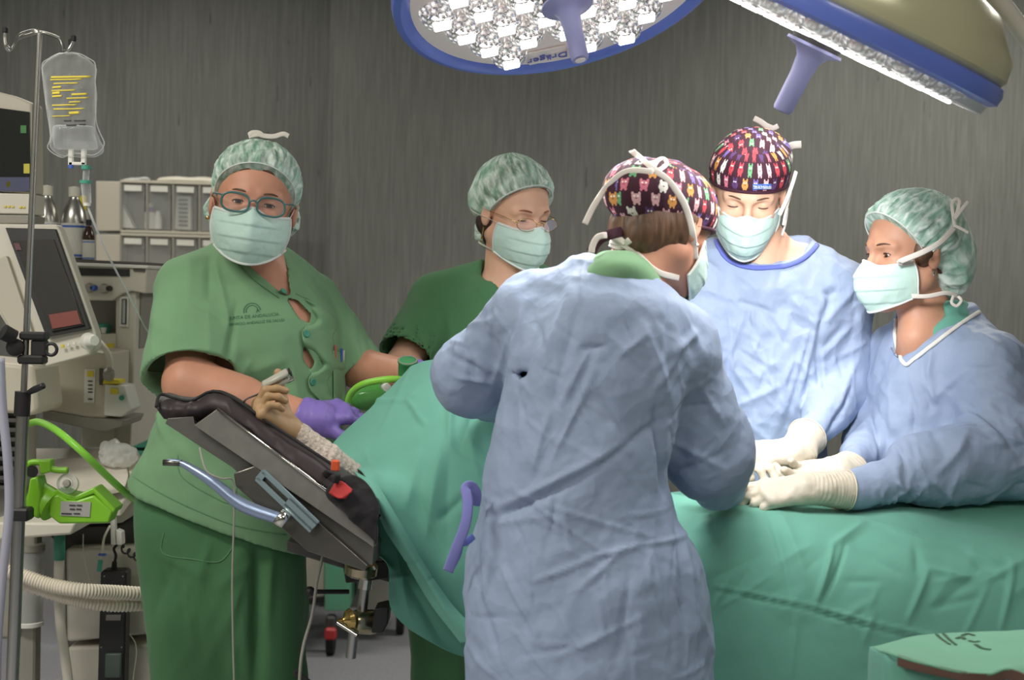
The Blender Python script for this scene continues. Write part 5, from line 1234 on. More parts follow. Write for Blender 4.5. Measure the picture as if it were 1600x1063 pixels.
def smalls():
    Y = 4.1
    def bottle(lb, x, yt, yb_, r, body, capm, band=True, y=Y, grp=None):
        b = thing('bottle', lb, 'bottle', tuple(W(x, yb_, y)), grp); s = PXL(y); o = WA(x, yb_, y); H = (yb_-yt)*s
        MB().lathe(o, (0, 0, 1), [(0.0001, 0), (r*0.96, 0), (r, 0.005), (r, H*0.55), (r*0.85, H*0.68), (r*0.5, H*0.80), (r*0.36, H*0.84), (r*0.36, H*0.92), (0.0001, H*0.92)], 28).build('body', body, b, True)
        MB().lathe(o+(0, 0, H*0.86), (0, 0, 1), [(0.0001, 0), (r*0.46, 0), (r*0.46, H*0.13), (0.0001, H*0.14)], 20).build('cap', capm, b, True)
        if band:
            MB().lathe(o+(0, 0, H*0.04), (0, 0, 1), [(r*1.01, 0), (r*1.015, H*0.46)], 28).build('label', M['paper'], b, True)
            MB().lathe(o+(0, 0, H*0.44), (0, 0, 1), [(r*1.02, 0), (r*1.02, H*0.03)], 28).build('label_band', M['blue'], b, True)
            MB().lathe(o+(0, 0, H*0.05), (0, 0, 1), [(r*1.02, 0), (r*1.02, H*0.03)], 28).build('label_band', M['blue'], b, True)
        return b
    bottle('tall silver bottle with white label and blue bands, nearest the brown bottle', 115, 292, 407, 0.036, M['steel'], M['cream'], y=4.12)
    bottle('silver bottle half behind the chrome pole, left of the tall silver bottle', 72, 290, 405, 0.036, M['steel'], M['cream'], y=4.14)
    bottle('brown glass bottle with pale label on the machine shelf', 138, 343, 408, 0.017, mat('brown_glass', lin(62, 40, 28), rough=0.15), M['black'], True, y=4.10)
    b = thing('spray_bottle', 'small bottle with a yellow label behind the drip chamber', 'bottle', tuple(W(129, 345, 4.25)))
    MB().cyl(WA(130, 408, 4.25), WA(130, 330, 4.25), 0.016).build('body', M['cream'], b, True); MB().cyl(WA(128, 330, 4.25), WA(128, 306, 4.25), 0.013).build('cap', M['yellow'], b, True)
    # organiser cabinets of clear bins
    for ri, (y0, y1, lb) in enumerate(((283, 361, 'upper row of clear tilt-out bins on the counter at the left'), (366, 446, 'lower row of clear tilt-out bins, partly hidden by the green shoulder'))):
        Yc = 5.5
        t = thing('bin_organiser', lb, 'drawer unit', tuple(W(250, y1, Yc)))
        MB().prism(wpts([(150, y0, Yc+.02), (188, y0+1, Yc), (188, y1, Yc), (150, y1, Yc+.02)]), (0, 0.18, 0)).build('side_panel', M['beige'], t, bevel=0.002)
        MB().prism(wpts([(188, y0, Yc+.1), (400, y0+6, Yc+.1), (400, y1+4, Yc+.1), (188, y1, Yc+.1)]), (0, 0.08, 0)).build('back_panel', M['greyp'], t)
        for yy in (y0, y1): MB().prism(wpts([(188, yy-2, Yc-.005), (400, yy+4, Yc-.005), (400, yy+8, Yc-.005), (188, yy+2, Yc-.005)]), (0, 0.18, 0)).build('shelf', M['beige'], t, bevel=0.001)
        for k in range(5):
            x = 189+k*41; dy = k*1.2
            f = MB().prism(wpts([(x, y0+4+dy, Yc), (x+37, y0+5+dy, Yc), (x+36, y1-3+dy, Yc), (x, y1-4+dy, Yc)]), (0, 0.004, 0)).build('bin', M['clear'], t, bevel=0.001)
            MB().prism(wpts([(x-2, y0+3+dy, Yc-.004), (x+1, y0+3+dy, Yc-.004), (x+1, y1-2+dy, Yc-.004), (x-2, y1-2+dy, Yc-.004)]), (0, 0.012, 0)).build('bin_edge', M['greyp'], f)
            MB().prism(wpts([(x+5, y0+6+dy, Yc-.006), (x+32, y0+7+dy, Yc-.006), (x+32, y0+16+dy, Yc-.006), (x+5, y0+15+dy, Yc-.006)]), (0, 0.003, 0)).build('bin_label', M['paper'], f)
    c = thing('storage_cabinet', 'grey storage cabinet carrying the clear bin rows', 'cabinet', (W(270, 800, 5.55).x, 5.6, 0))
    zt = W(270, 452, 5.5).z; x0 = W(150, 450, 5.5).x; x1 = W(400, 450, 5.5).x
    MB().box(((x0+x1)/2, 5.62, zt/2), (x1-x0, 0.36, zt-0.01), bev=0.005).build('body', M['greyp'], c); MB().box(((x0+x1)/2, 5.60, zt-0.012), (x1-x0+0.03, 0.42, 0.02), bev=0.003).build('counter', M['beige'], c)
    for k in range(4): MB().box(((x0+x1)/2, 5.435, 0.12+k*0.26), (x1-x0-0.04, 0.015, 0.23), bev=0.004).build('drawer', M['teal'] if False else M['greyp'], c)
    o = MB().box(W(206, 349, 5.54), (0.06, 0.02, 0.11), RZ(0), 0.002); o = MB().prism(wpts([(190, 355, 5.52), (190, 318, 5.52), (209, 357, 5.52)]), (0, 0.06, 0)).build('packet', M['paper']); tag(o, 'cream paper packet standing in the first bin of the upper row', 'packet')
    for x, w_, y0, m_, lb in ((234, 0.016, 318, mat('violet_cap', lin(140, 110, 160)), 'small white bottle with violet band in the second upper bin'), (247, 0.012, 330, M['white'], 'small plain bottle beside the violet banded one')):
        b = thing('bottle', lb, 'bottle', tuple(W(x, 357, 5.54))); p = WA(x, 358, 5.54); q = WA(x, y0, 5.54)
        MB().cyl(p, p+(q-p)*0.65, w_*1.3).build('body', M['white'], b, True); MB().cyl(p+(q-p)*0.65, p+(q-p)*0.85, w_*1.0).build('band', m_, b, True); MB().cyl(p+(q-p)*0.85, q, w_*0.8).build('cap', M['white'], b, True)
    b = thing('ampoule_rack', 'white rack of stacked dark strips in the third upper bin', 'rack', tuple(W(286, 357, 5.54)))
    MB().prism(wpts([(275, 306, 5.535), (298, 307, 5.535), (297, 359, 5.535), (273, 358, 5.535)]), (0, 0.03, 0)).build('frame', M['paper'], b)
    for k in range(7): MB().prism(wpts([(279, 311+k*6.6, 5.530), (293, 311.5+k*6.6, 5.530), (293, 314+k*6.6, 5.530), (279, 313.5+k*6.6, 5.530)]), (0, 0.01, 0)).build('strip', M['dgrey'], b)
    S = SDF(); S.ell(W(300, 283, 5.6), (0.14, 0.07, 0.016), 0.01); S.ell(W(330, 285, 5.6), (0.10, 0.06, 0.014), 0.01); o = sdf_obj(S, 'pouch', M['cream'], None, 0.008, disp=lambda V, N: 0.004*vnoise(V, 18, 1)); tag(o, 'cream fabric pouch lying on top of the bins beside the bouffant cap', 'pouch')
    S = SDF(); S.ell(W(212, 283, 5.6), (0.05, 0.05, 0.010), 0.01); S.ell(W(224, 281, 5.6), (0.03, 0.04, 0.010), 0.01); o = sdf_obj(S, 'plastic_wrap', M['clear2'], None, 0.005, disp=lambda V, N: 0.004*vnoise(V, 40, 1)); tag(o, 'crumpled clear wrap on top of the bins at their left end', 'wrapper')
    # teal bag/trolley sliver
    t = thing('supply_trolley', 'teal supply trolley glimpsed between the machine and the light green scrubs', 'trolley', (W(225, 700, 4.9).x, 4.9, 0))
    for k, (ya, yb_) in enumerate(((535, 577), (579, 700), (704, 860))): MB().prism(wpts([(196, ya, 4.9), (262, ya+2, 4.9), (262, yb_, 4.9), (196, yb_, 4.9)]), (0, 0.4, 0)).build('drawer', M['teal'], t, bevel=0.004)
    MB().prism(wpts([(198, 540, 4.95), (258, 540, 4.95), (258, 1080, 4.95), (198, 1080, 4.95)]), (0, 0.35, 0)).build('frame', M['dgrey'], t)
    # teal cup
    b = thing('cup', 'teal round dish inside the recess of the anaesthesia machine', 'dish', tuple(W(152, 521, 4.08)))
    MB().lathe(W(152, 521, 4.08), (0, 0, 1), [(0.0001, 0), (0.036, 0), (0.04, 0.02), (0.036, 0.028), (0.034, 0.02), (0.0001, 0.01)], 24).build('bowl', M['teal'], b, True)
    b2 = MB().cyl(W(162, 521, 4.02), W(162, 512, 4.02), 0.006, 0.009).build('nozzle', M['white'], b, True)
    # far supply trolley on castors seen under the arm board
    Yf = 5.4
    t = thing('medical_cart', 'cream and green cart with a red tabbed castor seen under the arm board', 'cart', (W(520, 1000, Yf).x, Yf, 0))
    MB().prism(wpts([(440, 850, Yf), (507, 850, Yf), (507, 936, Yf), (440, 946, Yf)]), (0, 0.3, 0)).build('cream_panel', M['beige'], t, bevel=0.004)
    MB().prism(wpts([(440, 938, Yf-.01), (508, 932, Yf-.01), (508, 942, Yf-.01), (440, 950, Yf-.01)]), (0, 0.32, 0)).build('bottom_rail', M['black'], t, bevel=0.003)
    MB().prism(wpts([(507, 860, Yf-.02), (536, 860, Yf-.02), (545, 890, Yf-.02), (544, 955, Yf-.02), (507, 955, Yf-.02)]), (0, 0.3, 0)).build('green_panel', mat('mint_green_panel', lin(108, 178, 144), rough=0.5), t, bevel=0.004)
    MB().prism(wpts([(560, 850, Yf+.2), (640, 850, Yf+.2), (640, 950, Yf+.2), (560, 952, Yf+.2)]), (0, 0.3, 0)).build('rear_panel', M['greyp'], t, bevel=0.004)
    for (x, y) in ((517, Yf-.0), (455, Yf+.25), (625, Yf+.35)):
        p = W(x, 1000, y); r = 0.052
        MB().cyl((p.x-0.014, y, r), (p.x+0.014, y, r), r, seg=28).build('castor', M['blackrub'], t, True)
        MB().box((p.x, y, r*2+0.02), (0.04, 0.05, 0.06), bev=0.01).build('fork', M['dgrey'], t)
        if x == 517: MB().box((p.x+0.004, y-0.045, r*2-0.012), (0.045, 0.03, 0.045), bev=0.008).build('brake_tab', mat('red_brake', lin(206, 60, 62), rough=0.4), t)
    MB().prism(wpts([(430, 815, Yf+.05), (650, 815, Yf+.05), (650, 862, Yf+.05), (430, 862, Yf+.05)]), (0, 0.3, 0)).build('body', M['greyp'], t, bevel=0.004)
smalls()
# ================================================================== lime device, hoses, cables
def gear():
    Y = 2.86
    t = thing('breathing_valve', 'lime green clamp-on valve housing with a grey label beside the chrome pole', 'medical device', tuple(W(110, 790, Y)))
    MB().prism(wpts([(78, 775, Y), (92, 773, Y), (104, 782, Y), (118, 783, Y), (146, 774, Y), (176, 800, Y), (170, 818, Y), (92, 819, Y), (76, 806, Y)]), (0, 0.05, 0)).build('front_shell', M['lime'], t, bevel=0.004)
    MB().prism(wpts([(80, 772, Y+.004), (90, 764, Y+.004), (104, 772, Y+.004), (118, 775, Y+.004), (146, 762, Y+.004), (181, 796, Y+.004), (176, 804, Y+.004), (146, 772, Y+.004), (116, 784, Y+.004), (100, 781, Y+.004)]), (0, 0.06, 0)).build('top_shell', M['lime'], t, bevel=0.003)
    MB().lathe(WA(60, 775, Y+.03), WA(84, 792, Y+.02)-WA(60, 775, Y+.03), [(0.022, -0.012), (0.030, -0.006), (0.032, 0.02), (0.034, 0.04), (0.0001, 0.042)], 28).build('throat', M['lime'], t, True)
    MB().prism(wpts([(40, 790, Y-.01), (46, 748, Y-.01), (58, 745, Y-.01), (64, 770, Y-.01), (60, 812, Y-.01), (48, 806, Y-.01)]), (0, 0.05, 0)).build('bracket', M['lime'], t, bevel=0.004)
    tube('handle', wpts([(44, 745, Y), (42, 730, Y), (50, 723, Y), (66, 724, Y), (84, 734, Y), (106, 735, Y)]), 0.0065, M['lime'], t, 12, 6)
    MB().prism(wpts([(60, 720, Y-.01), (78, 719, Y-.01), (80, 738, Y-.01), (62, 742, Y-.01)]), (0, 0.03, 0)).build('latch', M['lime'], t, bevel=0.003)
    MB().cyl(WA(50, 737, Y+.02), WA(50, 737, Y-.005), 0.012).build('dark_hub', M['black'], t, True)
    MB().lathe(WA(105, 756, Y+.01), (0.1, -1, 0.2), [(0.020, -0.02), (0.021, 0.0), (0.013, 0.006), (0.012, 0.012), (0.0001, 0.012)], 28).build('clear_knob', M['clear2'], t, True)
    MB().lathe(WA(105, 756, Y+.0), (0.1, -1, 0.2), [(0.008, 0.0), (0.007, 0.012), (0.0001, 0.013)], 20).build('knob_core', M['greyp'], t, True)
    lb = MB().prism(wpts([(95, 784, Y-.002), (142, 785, Y-.002), (140, 808, Y-.002), (94, 806, Y-.002)]), (0, 0.003, 0)).build('label', mat('silver_label', lin(166, 164, 160), rough=0.5), t)
    mb = MB()
    for (x, y, w_) in ((113, 790, 10), (124, 790, 8), (113, 796, 8), (123, 796, 8), (104, 803, 16), (120, 803, 10)): mb.box(W(x, y, Y-.003), (w_*PXL(Y), 0.001, 1.8*PXL(Y)))
    mb.build('label_text', M['ink'], lb)
    H = lambda nm, lab, c, L, r, m_, **k: tag(tube(nm, wpts(L), r, m_, None, 12, 8, **k), lab, c)
    H('lime_hose', 'lime green hose curving down from behind the chrome pole to the scrubs', 'hose', [(46, 662, 3.45), (62, 660, 3.35), (90, 674, 3.2), (128, 706, 3.15), (165, 742, 3.2), (196, 770, 3.3), (214, 784, 3.45)], 0.0085, M['limet'])
    tube_pts = [(-30, 878, 3.3), (0, 888, 3.3), (35, 900, 3.3), (80, 915, 3.3), (130, 923, 3.3), (180, 926, 3.35), (236, 928, 3.42), (290, 920, 3.55)]
    P = cat(wpts(tube_pts), 42); tag(tube('corrugated_hose', P, 0.0165, mat('ivory_hose', lin(226, 216, 198), rough=0.5), None, 14, ripple=(0.10, 1.6)), 'upper ivory corrugated breathing hose crossing in front of the power strip', 'hose', 'corrugated hoses')
    tube_pts = [(-30, 880, 3.36), (20, 905, 3.36), (90, 930, 3.34), (130, 940, 3.34), (180, 946, 3.37), (236, 943, 3.44), (290, 935, 3.6)]
    P = cat(wpts(tube_pts), 48); tag(tube('corrugated_hose', P, 0.0155, bpy.data.materials['ivory_hose'], None, 14, ripple=(0.10, 1.25)), 'lower ivory corrugated breathing hose just beneath its twin', 'hose', 'corrugated hoses')
    H('clear_tube', 'lilac tinted thick clear tube hanging at the left edge', 'tube', [(0, 560, 2.6), (4, 640, 2.6), (12, 720, 2.6), (14, 800, 2.6), (4, 900, 2.6), (-4, 1000, 2.6), (-6, 1080, 2.6), (-6, 1180, 2.65)], 0.0085, mat('lilac_tubing', lin(164, 164, 178), rough=0.3))
    t = thing('suction_tube', 'pale vertical tube with a green sleeve near its top, left of the power strip', 'tube', tuple(W(95, 860, 3.5)))
    tube('tube', wpts([(93, 862, 3.5), (92, 920, 3.5), (95, 980, 3.5), (106, 1063, 3.5), (112, 1150, 3.5), (114, 1240, 3.5)]), 0.0125, M['cream'], t, 14, 6); tube('sleeve', wpts([(93, 836, 3.5), (93, 875, 3.5)]), 0.014, M['teal'], t, 14)
    t = thing('suction_canister', 'clear suction jar with a white rim behind the chrome pole', 'jar', tuple(W(45, 975, 3.6)))
    o = WA(45, 975, 3.6)
    MB().lathe(o, (0, 0, 1), [(0.0001, 0), (0.030, 0.0), (0.034, 0.01), (0.036, 0.19), (0.034, 0.195)], 28).build('jar', M['clear2'], t, True)
    MB().lathe(o, (0, 0, 1), [(0.036, -0.004), (0.037, 0.006), (0.034, 0.008)], 28).build('rim', M['white'], t, True); MB().lathe(o+(0, 0, .195), (0, 0, 1), [(0.0001, 0.012), (0.038, 0.01), (0.038, -0.006)], 28).build('lid', M['greyp'], t, True)
    t = thing('equipment_shelf', 'cream shelf below the lime green valve', 'shelf', tuple(W(70, 830, 3.2)))
    MB().prism(wpts([(-20, 816, 3.3), (118, 818, 3.3), (112, 836, 3.3), (84, 838, 3.3), (-20, 846, 3.3)]), (0, 0.25, 0)).build('board', M['cream'], t, bevel=0.006); MB().box((W(20, 900, 3.5).x, 3.62, W(20, 840, 3.5).z/2), (0.05, 0.05, W(20, 840, 3.5).z), bev=0.005).build('post', M['greyp'], t)
    # power strip hanging on a hook
    Yp = 3.56
    t = thing('power_strip', 'black power strip hanging upright in front of the cream drawers', 'power strip', tuple(W(176, 980, Yp)))
    MB().prism(wpts([(157, 896, Yp), (160, 892, Yp), (195, 892, Yp), (198, 896, Yp), (193, 1110, Yp), (151, 1110, Yp)]), (0, 0.045, 0)).build('body', M['black'], t, bevel=0.004)
    MB().cyl(WA(178, 895, Yp+.02), WA(179, 878, Yp+.02), 0.008, 0.006).build('cable_gland', M['blackrub'], t, True)
    tube('cable', wpts([(179, 880, Yp+.02), (181, 868, Yp+.02), (178, 858, Yp+.02), (183, 850, Yp+.02), (178, 842, Yp+.03)]), 0.0035, M['blackrub'], t, 8, 6)
    MB().prism(wpts([(166, 961, Yp-.003), (189, 961, Yp-.003), (188, 970, Yp-.003), (165, 970, Yp-.003)]), (0, 0.004, 0)).build('sticker', M['greyp'], t)
    for y in (1012, 1036): pass
    MB().prism(wpts([(164, 1022, Yp-.012), (189, 1022, Yp-.012), (188, 1060, Yp-.012), (163, 1060, Yp-.012)]), (0, 0.016, 0)).build('socket_cover', mat('grey_green_cover', lin(78, 92, 86), rough=0.4), t, bevel=0.003)
    MB().cyl(WA(171, 954, Yp-.004), WA(171, 954, Yp+.005), 0.008, seg=16).build('switch', M['dgrey'], t, True)
    for x, y in ((163, 901), (192, 901), (158, 1012), (190, 1012)): MB().cyl(WA(x, y, Yp-.001), WA(x, y, Yp+.002), 0.002, seg=8).build('screw', M['steel'], t)
    t = thing('cable_hook', 'white plastic hook carrying the black coiled cord above the power strip', 'hook', tuple(W(178, 830, Yp)))
    MB().prism(wpts([(172, 806, Yp), (179, 806, Yp), (181, 852, Yp), (173, 852, Yp)]), (0, 0.02, 0)).build('plate', M['white'], t, bevel=0.002); MB().prism(wpts([(181, 828, Yp-.005), (190, 832, Yp-.005), (191, 852, Yp-.005), (182, 852, Yp-.005)]), (0, 0.03, 0)).build('clip', M['white'], t, bevel=0.002)
    P = []
    a = WA(189, 856, Yp); b = WA(236, 884, Yp-.02)
    for i in range(90): s = i/89; q = i*2*PI/18; P.append(a+(b-a)*s+np.array((0.006*math.cos(q), 0.006*math.sin(q), 0.007*math.sin(q)+0.012*math.sin(s*5)*0)))
    tag(tube('coiled_cord', P, 0.0026, M['blackrub'], None, 8), 'black coiled cord stretching from the hook towards the scrub trousers', 'cord')
    t = thing('gas_line', 'thin tube with a green tip and blue clips above the power strip', 'tube', tuple(W(160, 850, 3.5)))
    tube('tube', wpts([(172, 822, 3.52), (163, 840, 3.5), (160, 860, 3.5), (158, 872, 3.5)]), 0.003, M['cream'], t, 8, 5); MB().cyl(WA(157, 876, 3.5), WA(155, 893, 3.5), 0.006).build('tip', M['teal'], t, True); MB().box(W(160, 867, 3.5), (0.02, 0.01, 0.006), bev=0.002).build('clip', M['blue'], t)
    H('thin_cable', 'thin grey wire hanging from the arm board across the dark green trousers', 'wire', [(312, 700, 2.62), (322, 735, 2.60), (345, 748, 2.60), (364, 752, 2.62), (366, 800, 2.62), (363, 900, 2.62), (364, 1000, 2.62), (366, 1080, 2.62), (366, 1180, 2.64)], 0.0018, M['greyp'])
    H('thin_cable', 'pale cable dropping beside the trousers from under the arm board', 'wire', [(506, 862, 2.80), (502, 880, 2.78), (495, 910, 2.78), (488, 960, 2.78), (474, 1010, 2.78), (468, 1063, 2.78), (466, 1180, 2.8)], 0.0032, M['greyp'])
    H('thin_cable', 'thin looping wire below the cream drawers shelf, right of the pale tube', 'wire', [(130, 835, 3.6), (131, 870, 3.6), (140, 910, 3.6), (150, 950, 3.6), (200, 990, 3.6), (213, 1015, 3.6), (208, 1063, 3.6), (204, 1150, 3.6)], 0.0014, M['cream'])
    P = [WA(462+0.5*i*0.35, 1052+i*0.14, 2.9)+np.array((0.004*math.cos(i*0.7), 0.004*math.sin(i*0.7), 0.006*math.sin(i*0.7))) for i in range(120)]
    tag(tube('coiled_cord', P, 0.0022, M['blackrub'], None, 8), 'black coiled cord at the bottom edge beside the dark green trousers', 'cord')
    # things lying on the work surface
    S = SDF(); c = WA(185, 712, 3.72); S.ell(c, (0.055, 0.04, 0.035), 0.01); S.ell(c+(-.02, 0, .02), (0.03, 0.02, 0.02), 0.02)
    tag(sdf_obj(S, 'plastic_bag', clear('crinkled_film', (0.92, 0.92, 0.9, 1), alpha=0.4, rough=0.15), None, 0.004, disp=lambda V, N: 0.01*cells(V, 0.02, 2)+0.004*vnoise(V, 60, 3)), 'crinkled clear plastic bag lying on the machine work surface', 'plastic bag')
    patch_rows = [wpts([(70, 720, 3.80), (130, 716, 3.80), (196, 722, 3.78)]), wpts([(70, 742, 3.66), (130, 744, 3.66), (200, 742, 3.66)]), wpts([(74, 764, 3.585), (130, 766, 3.575), (196, 756, 3.58)]), wpts([(76, 776, 3.57), (130, 780, 3.565), (192, 768, 3.57)])]
    o = patch('towel', patch_rows, cloth('white_towel', lin(212, 204, 190), crump=0.3), None, 50, 40, 0.006, crumple=[(0.05, 0.004, 3, (1, 1, 1))], hint=(0, -0.3, 1)); tag(o, 'white folded towel on the machine work surface behind the lime valve', 'towel')
    # mask tube and jar beside the tented drape
    t = thing('breathing_tube', 'lime green breathing tube and green face mask held beside the tented drape', 'breathing tube', tuple(W(580, 610, 3.1)))
    tube('tube', wpts([(542, 640, 3.12), (547, 618, 3.10), (562, 603, 3.08), (590, 595, 3.07), (622, 593, 3.07), (660, 600, 3.12)]), 0.0075, M['limet'], t, 14, 8)
    S = SDF(); S.ell(W(575, 622, 3.15), (0.04, 0.03, 0.03), 0.01); S.ell(W(598, 620, 3.15), (0.03, 0.03, 0.028), 0.02); sdf_obj(S, 'mask_cup', clear('clear_green', lin(90, 170, 80), alpha=0.6, rough=0.15), t, 0.004)
    MB().cyl(WA(600, 602, 3.08), WA(605, 606, 3.06), 0.009).build('connector', M['white'], t, True)
    t = thing('round_valve', 'round green valve cap standing up behind the top edge of the tented drape', 'valve', tuple(W(637, 566, 3.14)))
    ax = np.array((0.05, -0.42, 0.9)); o = WA(637, 567, 3.14)
    MB().lathe(o, ax, [(0.0001, -0.035), (0.020, -0.035), (0.021, 0.0), (0.0225, 0.002), (0.0225, 0.006), (0.0001, 0.006)], 32).build('body', mat('valve_green', lin(72, 150, 96), rough=0.45), t, True)
    tube('rim', [o+ax/np.linalg.norm(ax)*0.0065+0.020*(np.array((1.0, 0, 0))*math.cos(a)+np.array((0, 0.906, 0.42))*math.sin(a)) for a in np.linspace(0, 2*PI, 30, endpoint=False)], 0.0015, M['greyp'], t, 6, closed=True)
gear()
# ================================================================== nurse in front on the left
def nurse_one():
    Y = 3.3
    root = thing('person', 'person in teal glasses, light green scrubs and purple gloves, looking at the camera', 'person', (-0.68, 3.3, 0), group=None)
    H = frame(W(397, 318, 3.2), (0.17, -1, -0.04), -7, 1.09)
    T = [(385, 350, 430, .06), (400, 332, 448, .085), (422, 305, 472, .11), (450, 278, 500, .13), (500, 266, 526, .155), (560, 266, 532, .165), (620, 262, 536, .17), (690, 236, 532, .17), (745, 205, 520, .17), (800, 190, 505, .17), (890, 180, 495, .17)]
    PR = [(740, 218, 470, .14), (800, 213, 474, .145), (860, 216, 476, .145), (920, 224, 478, .14), (1000, 234, 474, .13), (1080, 240, 470, .12), (1140, 245, 466, .11)]
    rarm = wpts([(300, 450, 3.25), (296, 600, 3.08), (478, 650, 3.04)]); larm = wpts([(492, 482, 3.42), (562, 575, 3.36), (655, 590, 3.2)])
    legs = [wpts([(318, 820, 3.3), (326, 950, 3.3), (330, 1063, 3.3), (332, 1250, 3.3), (334, 1395, 3.3)]), wpts([(420, 820, 3.42), (428, 950, 3.42), (432, 1063, 3.42), (434, 1250, 3.42), (436, 1350, 3.42)])]
    # body
    S = SDF(); add_head(S, H, 1.08, 0.74, neck=tuple(W(394, 408, 3.28)), neck_r=(0.057, 0.064))
    S.loft(rows_px(Y, T[:8]), 0.03, shrink=0.016, n=2.3)
    S.chain(rarm, [0.06, 0.052, 0.033], 0.02); S.chain(larm, [0.040, 0.048, 0.034], 0.02)
    S.cone(W(396, 395, 3.27), W(420, 436, 3.25), 0.05, 0.045, 0.03)
    S.cone(rarm[1], np.array(rarm[1])*0.55+np.array(rarm[2])*0.45, 0.053, 0.047, 0.02)
    hr = hframe(rarm[2], (0.90, 0.30, 0.10), (-0.1, -0.5, 0.85)); hl = hframe(larm[2], (0.9, -0.3, -0.1), (0, -0.3, 1))
    add_hand(S, hr, 1, ((25, 30, 20),)*4, r=-0.003); add_hand(S, hl, -1, ((25, 30, 20),)*4, r=-0.003)
    for l in legs: S.chain(l, [0.065, 0.06, 0.05, 0.045, 0.04], 0.03)
    sdf_obj(S, 'body', M['skin1'], root, 0.009, [(tp(H, (0, 0, 0)), 0.13, 0.0022)])
    add_eyes(H, root, (-0.05, 1, 0.0)); brows(H, root, M['hair_brown'], 1.05); lashes(H, root, 0.74)
    # gloves
    for hm, sd, a, b in ((hr, 1, rarm[1], rarm[2]), (hl, -1, larm[1], larm[2])):
        S = SDF(); add_hand(S, hm, sd, ((25, 30, 20),)*4, r=0.0012, wrist=0.031)
        a = np.array(a); b = np.array(b); d = (b-a)/np.linalg.norm(b-a)
        S.cone(b-d*0.012, b+d*0.03, 0.040, 0.034, 0.02); S.late = []; S.cut(b-d*0.012, -d)
        sdf_obj(S, 'glove', M['purple'], root, 0.0028, disp=lambda V, N: 0.0016*vnoise(V*np.array((2.2, 1, 0.5)), 60, 3), sm=2)
    # hair, cap
    blobs = [((0, -.016, .045), (.092, .108, .088)), ((0, -.055, -.02), (.100, .062, .062))]
    bh = [((0, -.016, .035), (.083, .100, .086)), ((0, -.055, -.025), (.090, .052, .052))]
    cap('hair', H, root, M['hair_brown'], bh, (0, .03, .024), (0, -.72, .7), 0.001, res=0.005)
    c = cap('bouffant_cap', H, root, M['net'], blobs, (0, .03, .025), (0, -.72, .7), 0.006, 40, 3, 0.0028, band=M['maskw'], band_r=0.0014)
    rb = [tp(H, p) for p in ((-.004, -.02, .139), (.0, -.015, .146), (-.012, -.01, .150), (-.03, -.02, .146))]
    ribbon('bow', [tp(H, p) for p in ((.03, .0, .134), (.012, .0, .141), (.0, .0, .140), (-.02, .0, .142), (-.038, 0, .150), (-.050, 0, .1475))], 0.011, M['tie'], root)
    ribbon('bow', [tp(H, p) for p in ((.0, .0, .139), (.01, .0, .145), (.024, .0, .143), (.03, 0, .137))], 0.009, M['tie'], root)
    mk, cr = face_mask(H, root, 1.14, 0.004, 0.004, 4)
    for s, (t, b) in ((-1, cr[:2]), (1, cr[2:])):
        ribbon('mask_tie', [t, tp(H, (s*.083, .0, .0)), tp(H, (s*.092, -.03, .03))], 0.006, M['tie'], root, n=(s, -0.4, 0))
        ribbon('mask_tie', [b, tp(H, (s*.078, -.02, -.085)), tp(H, (s*.06, -.07, -.09))], 0.006, M['tie'], root, n=(s, -0.4, 0))
    # glasses
    g = thing_part = bpy.data.objects.new('glasses', None); link(g, root); g['label'] = 'teal rimmed eyeglasses'
    fr = mat('teal_spectacle_rim', lin(70, 112, 112), rough=0.3); ln = clear('spectacle_lens', alpha=0.04, rough=0.02)
    for s in (-1, 1):
        P = []
        for i in range(28):
            t = 2*PI*i/28; cx, sx = math.cos(t), math.sin(t)
            x = s*0.035+0.0275*np.sign(cx)*abs(cx)**0.75; z = -0.004+0.0185*np.sign(sx)*abs(sx)**0.8
            P.append(tp(H, (x, .112-0.5*(abs(x)-0.01)**1.0*0.35, z)))
        tube('frame', P, 0.0026, fr, g, 6, closed=True)
        mesh('lens', P+[sum(np.array(p) for p in P)/28], [(i, (i+1) % 28, 28) for i in range(28)], ln, g)
        tube('temple', [tp(H, p) for p in ((s*.062, .103, .006), (s*.075, .085, .008), (s*.084, .03, .006), (s*.086, -.01, .0))], 0.0019, fr, g, 6, 5)
    tube('bridge', [tp(H, p) for p in ((-.009, .112, .0), (0, .115, .004), (.009, .112, .0))], 0.0022, fr, g, 6, 4)
    # scrub trousers
    S = SDF(); S.loft(rows_px(Y, PR), 0.05, n=2.4)
    S.chain(legs[0], [0.135, 0.125, 0.115, 0.10, 0.09], 0.03, flat=((0, 1, 0), 0.95)); S.chain(legs[1], [0.09, 0.078, 0.07, 0.07, 0.07], 0.03)
    f2 = rfolds(14, (240, 870, 400, 1050), 100, 25, 150, 16, 5, 5)+[(405, 850, 400, 1080, 20, -30), (425, 850, 412, 1000, 14, 8), (240, 860, 330, 900, 12, 5), (400, 880, 330, 920, 14, 4), (255, 870, 262, 930, 8, -4)]
    tr = sdf_obj(S, 'trousers', M['scrub2'], root, 0.009, folds=f2, Y=3.18, sm=3)
    TB = bvh(tr)
    strip_on(TB, [(256, 833), (255, 865), (300, 874), (342, 878), (362, 858)], 0.003, 'pocket_seam', M['hem'], tr, 0.0005)
    # scrub top
    F3 = 3.15
    S = SDF(); S.late = []
    S.loft(rows_px(Y, T), 0.03, n=2.3)
    S.cone(W(352, 412, 3.3), W(300, 452, 3.28), 0.055, 0.080, 0.04); S.cone(W(436, 418, 3.34), W(492, 468, 3.4), 0.05, 0.058, 0.04)
    capped(S, W(302, 458, 3.25), W(298, 590, 3.1), 0.086, 0.108, 0.02, 0.07, flat=((0, 1, 0), 0.9))
    capped(S, W(492, 470, 3.42), W(562, 582, 3.36), 0.062, 0.066, 0.02, 0.05)
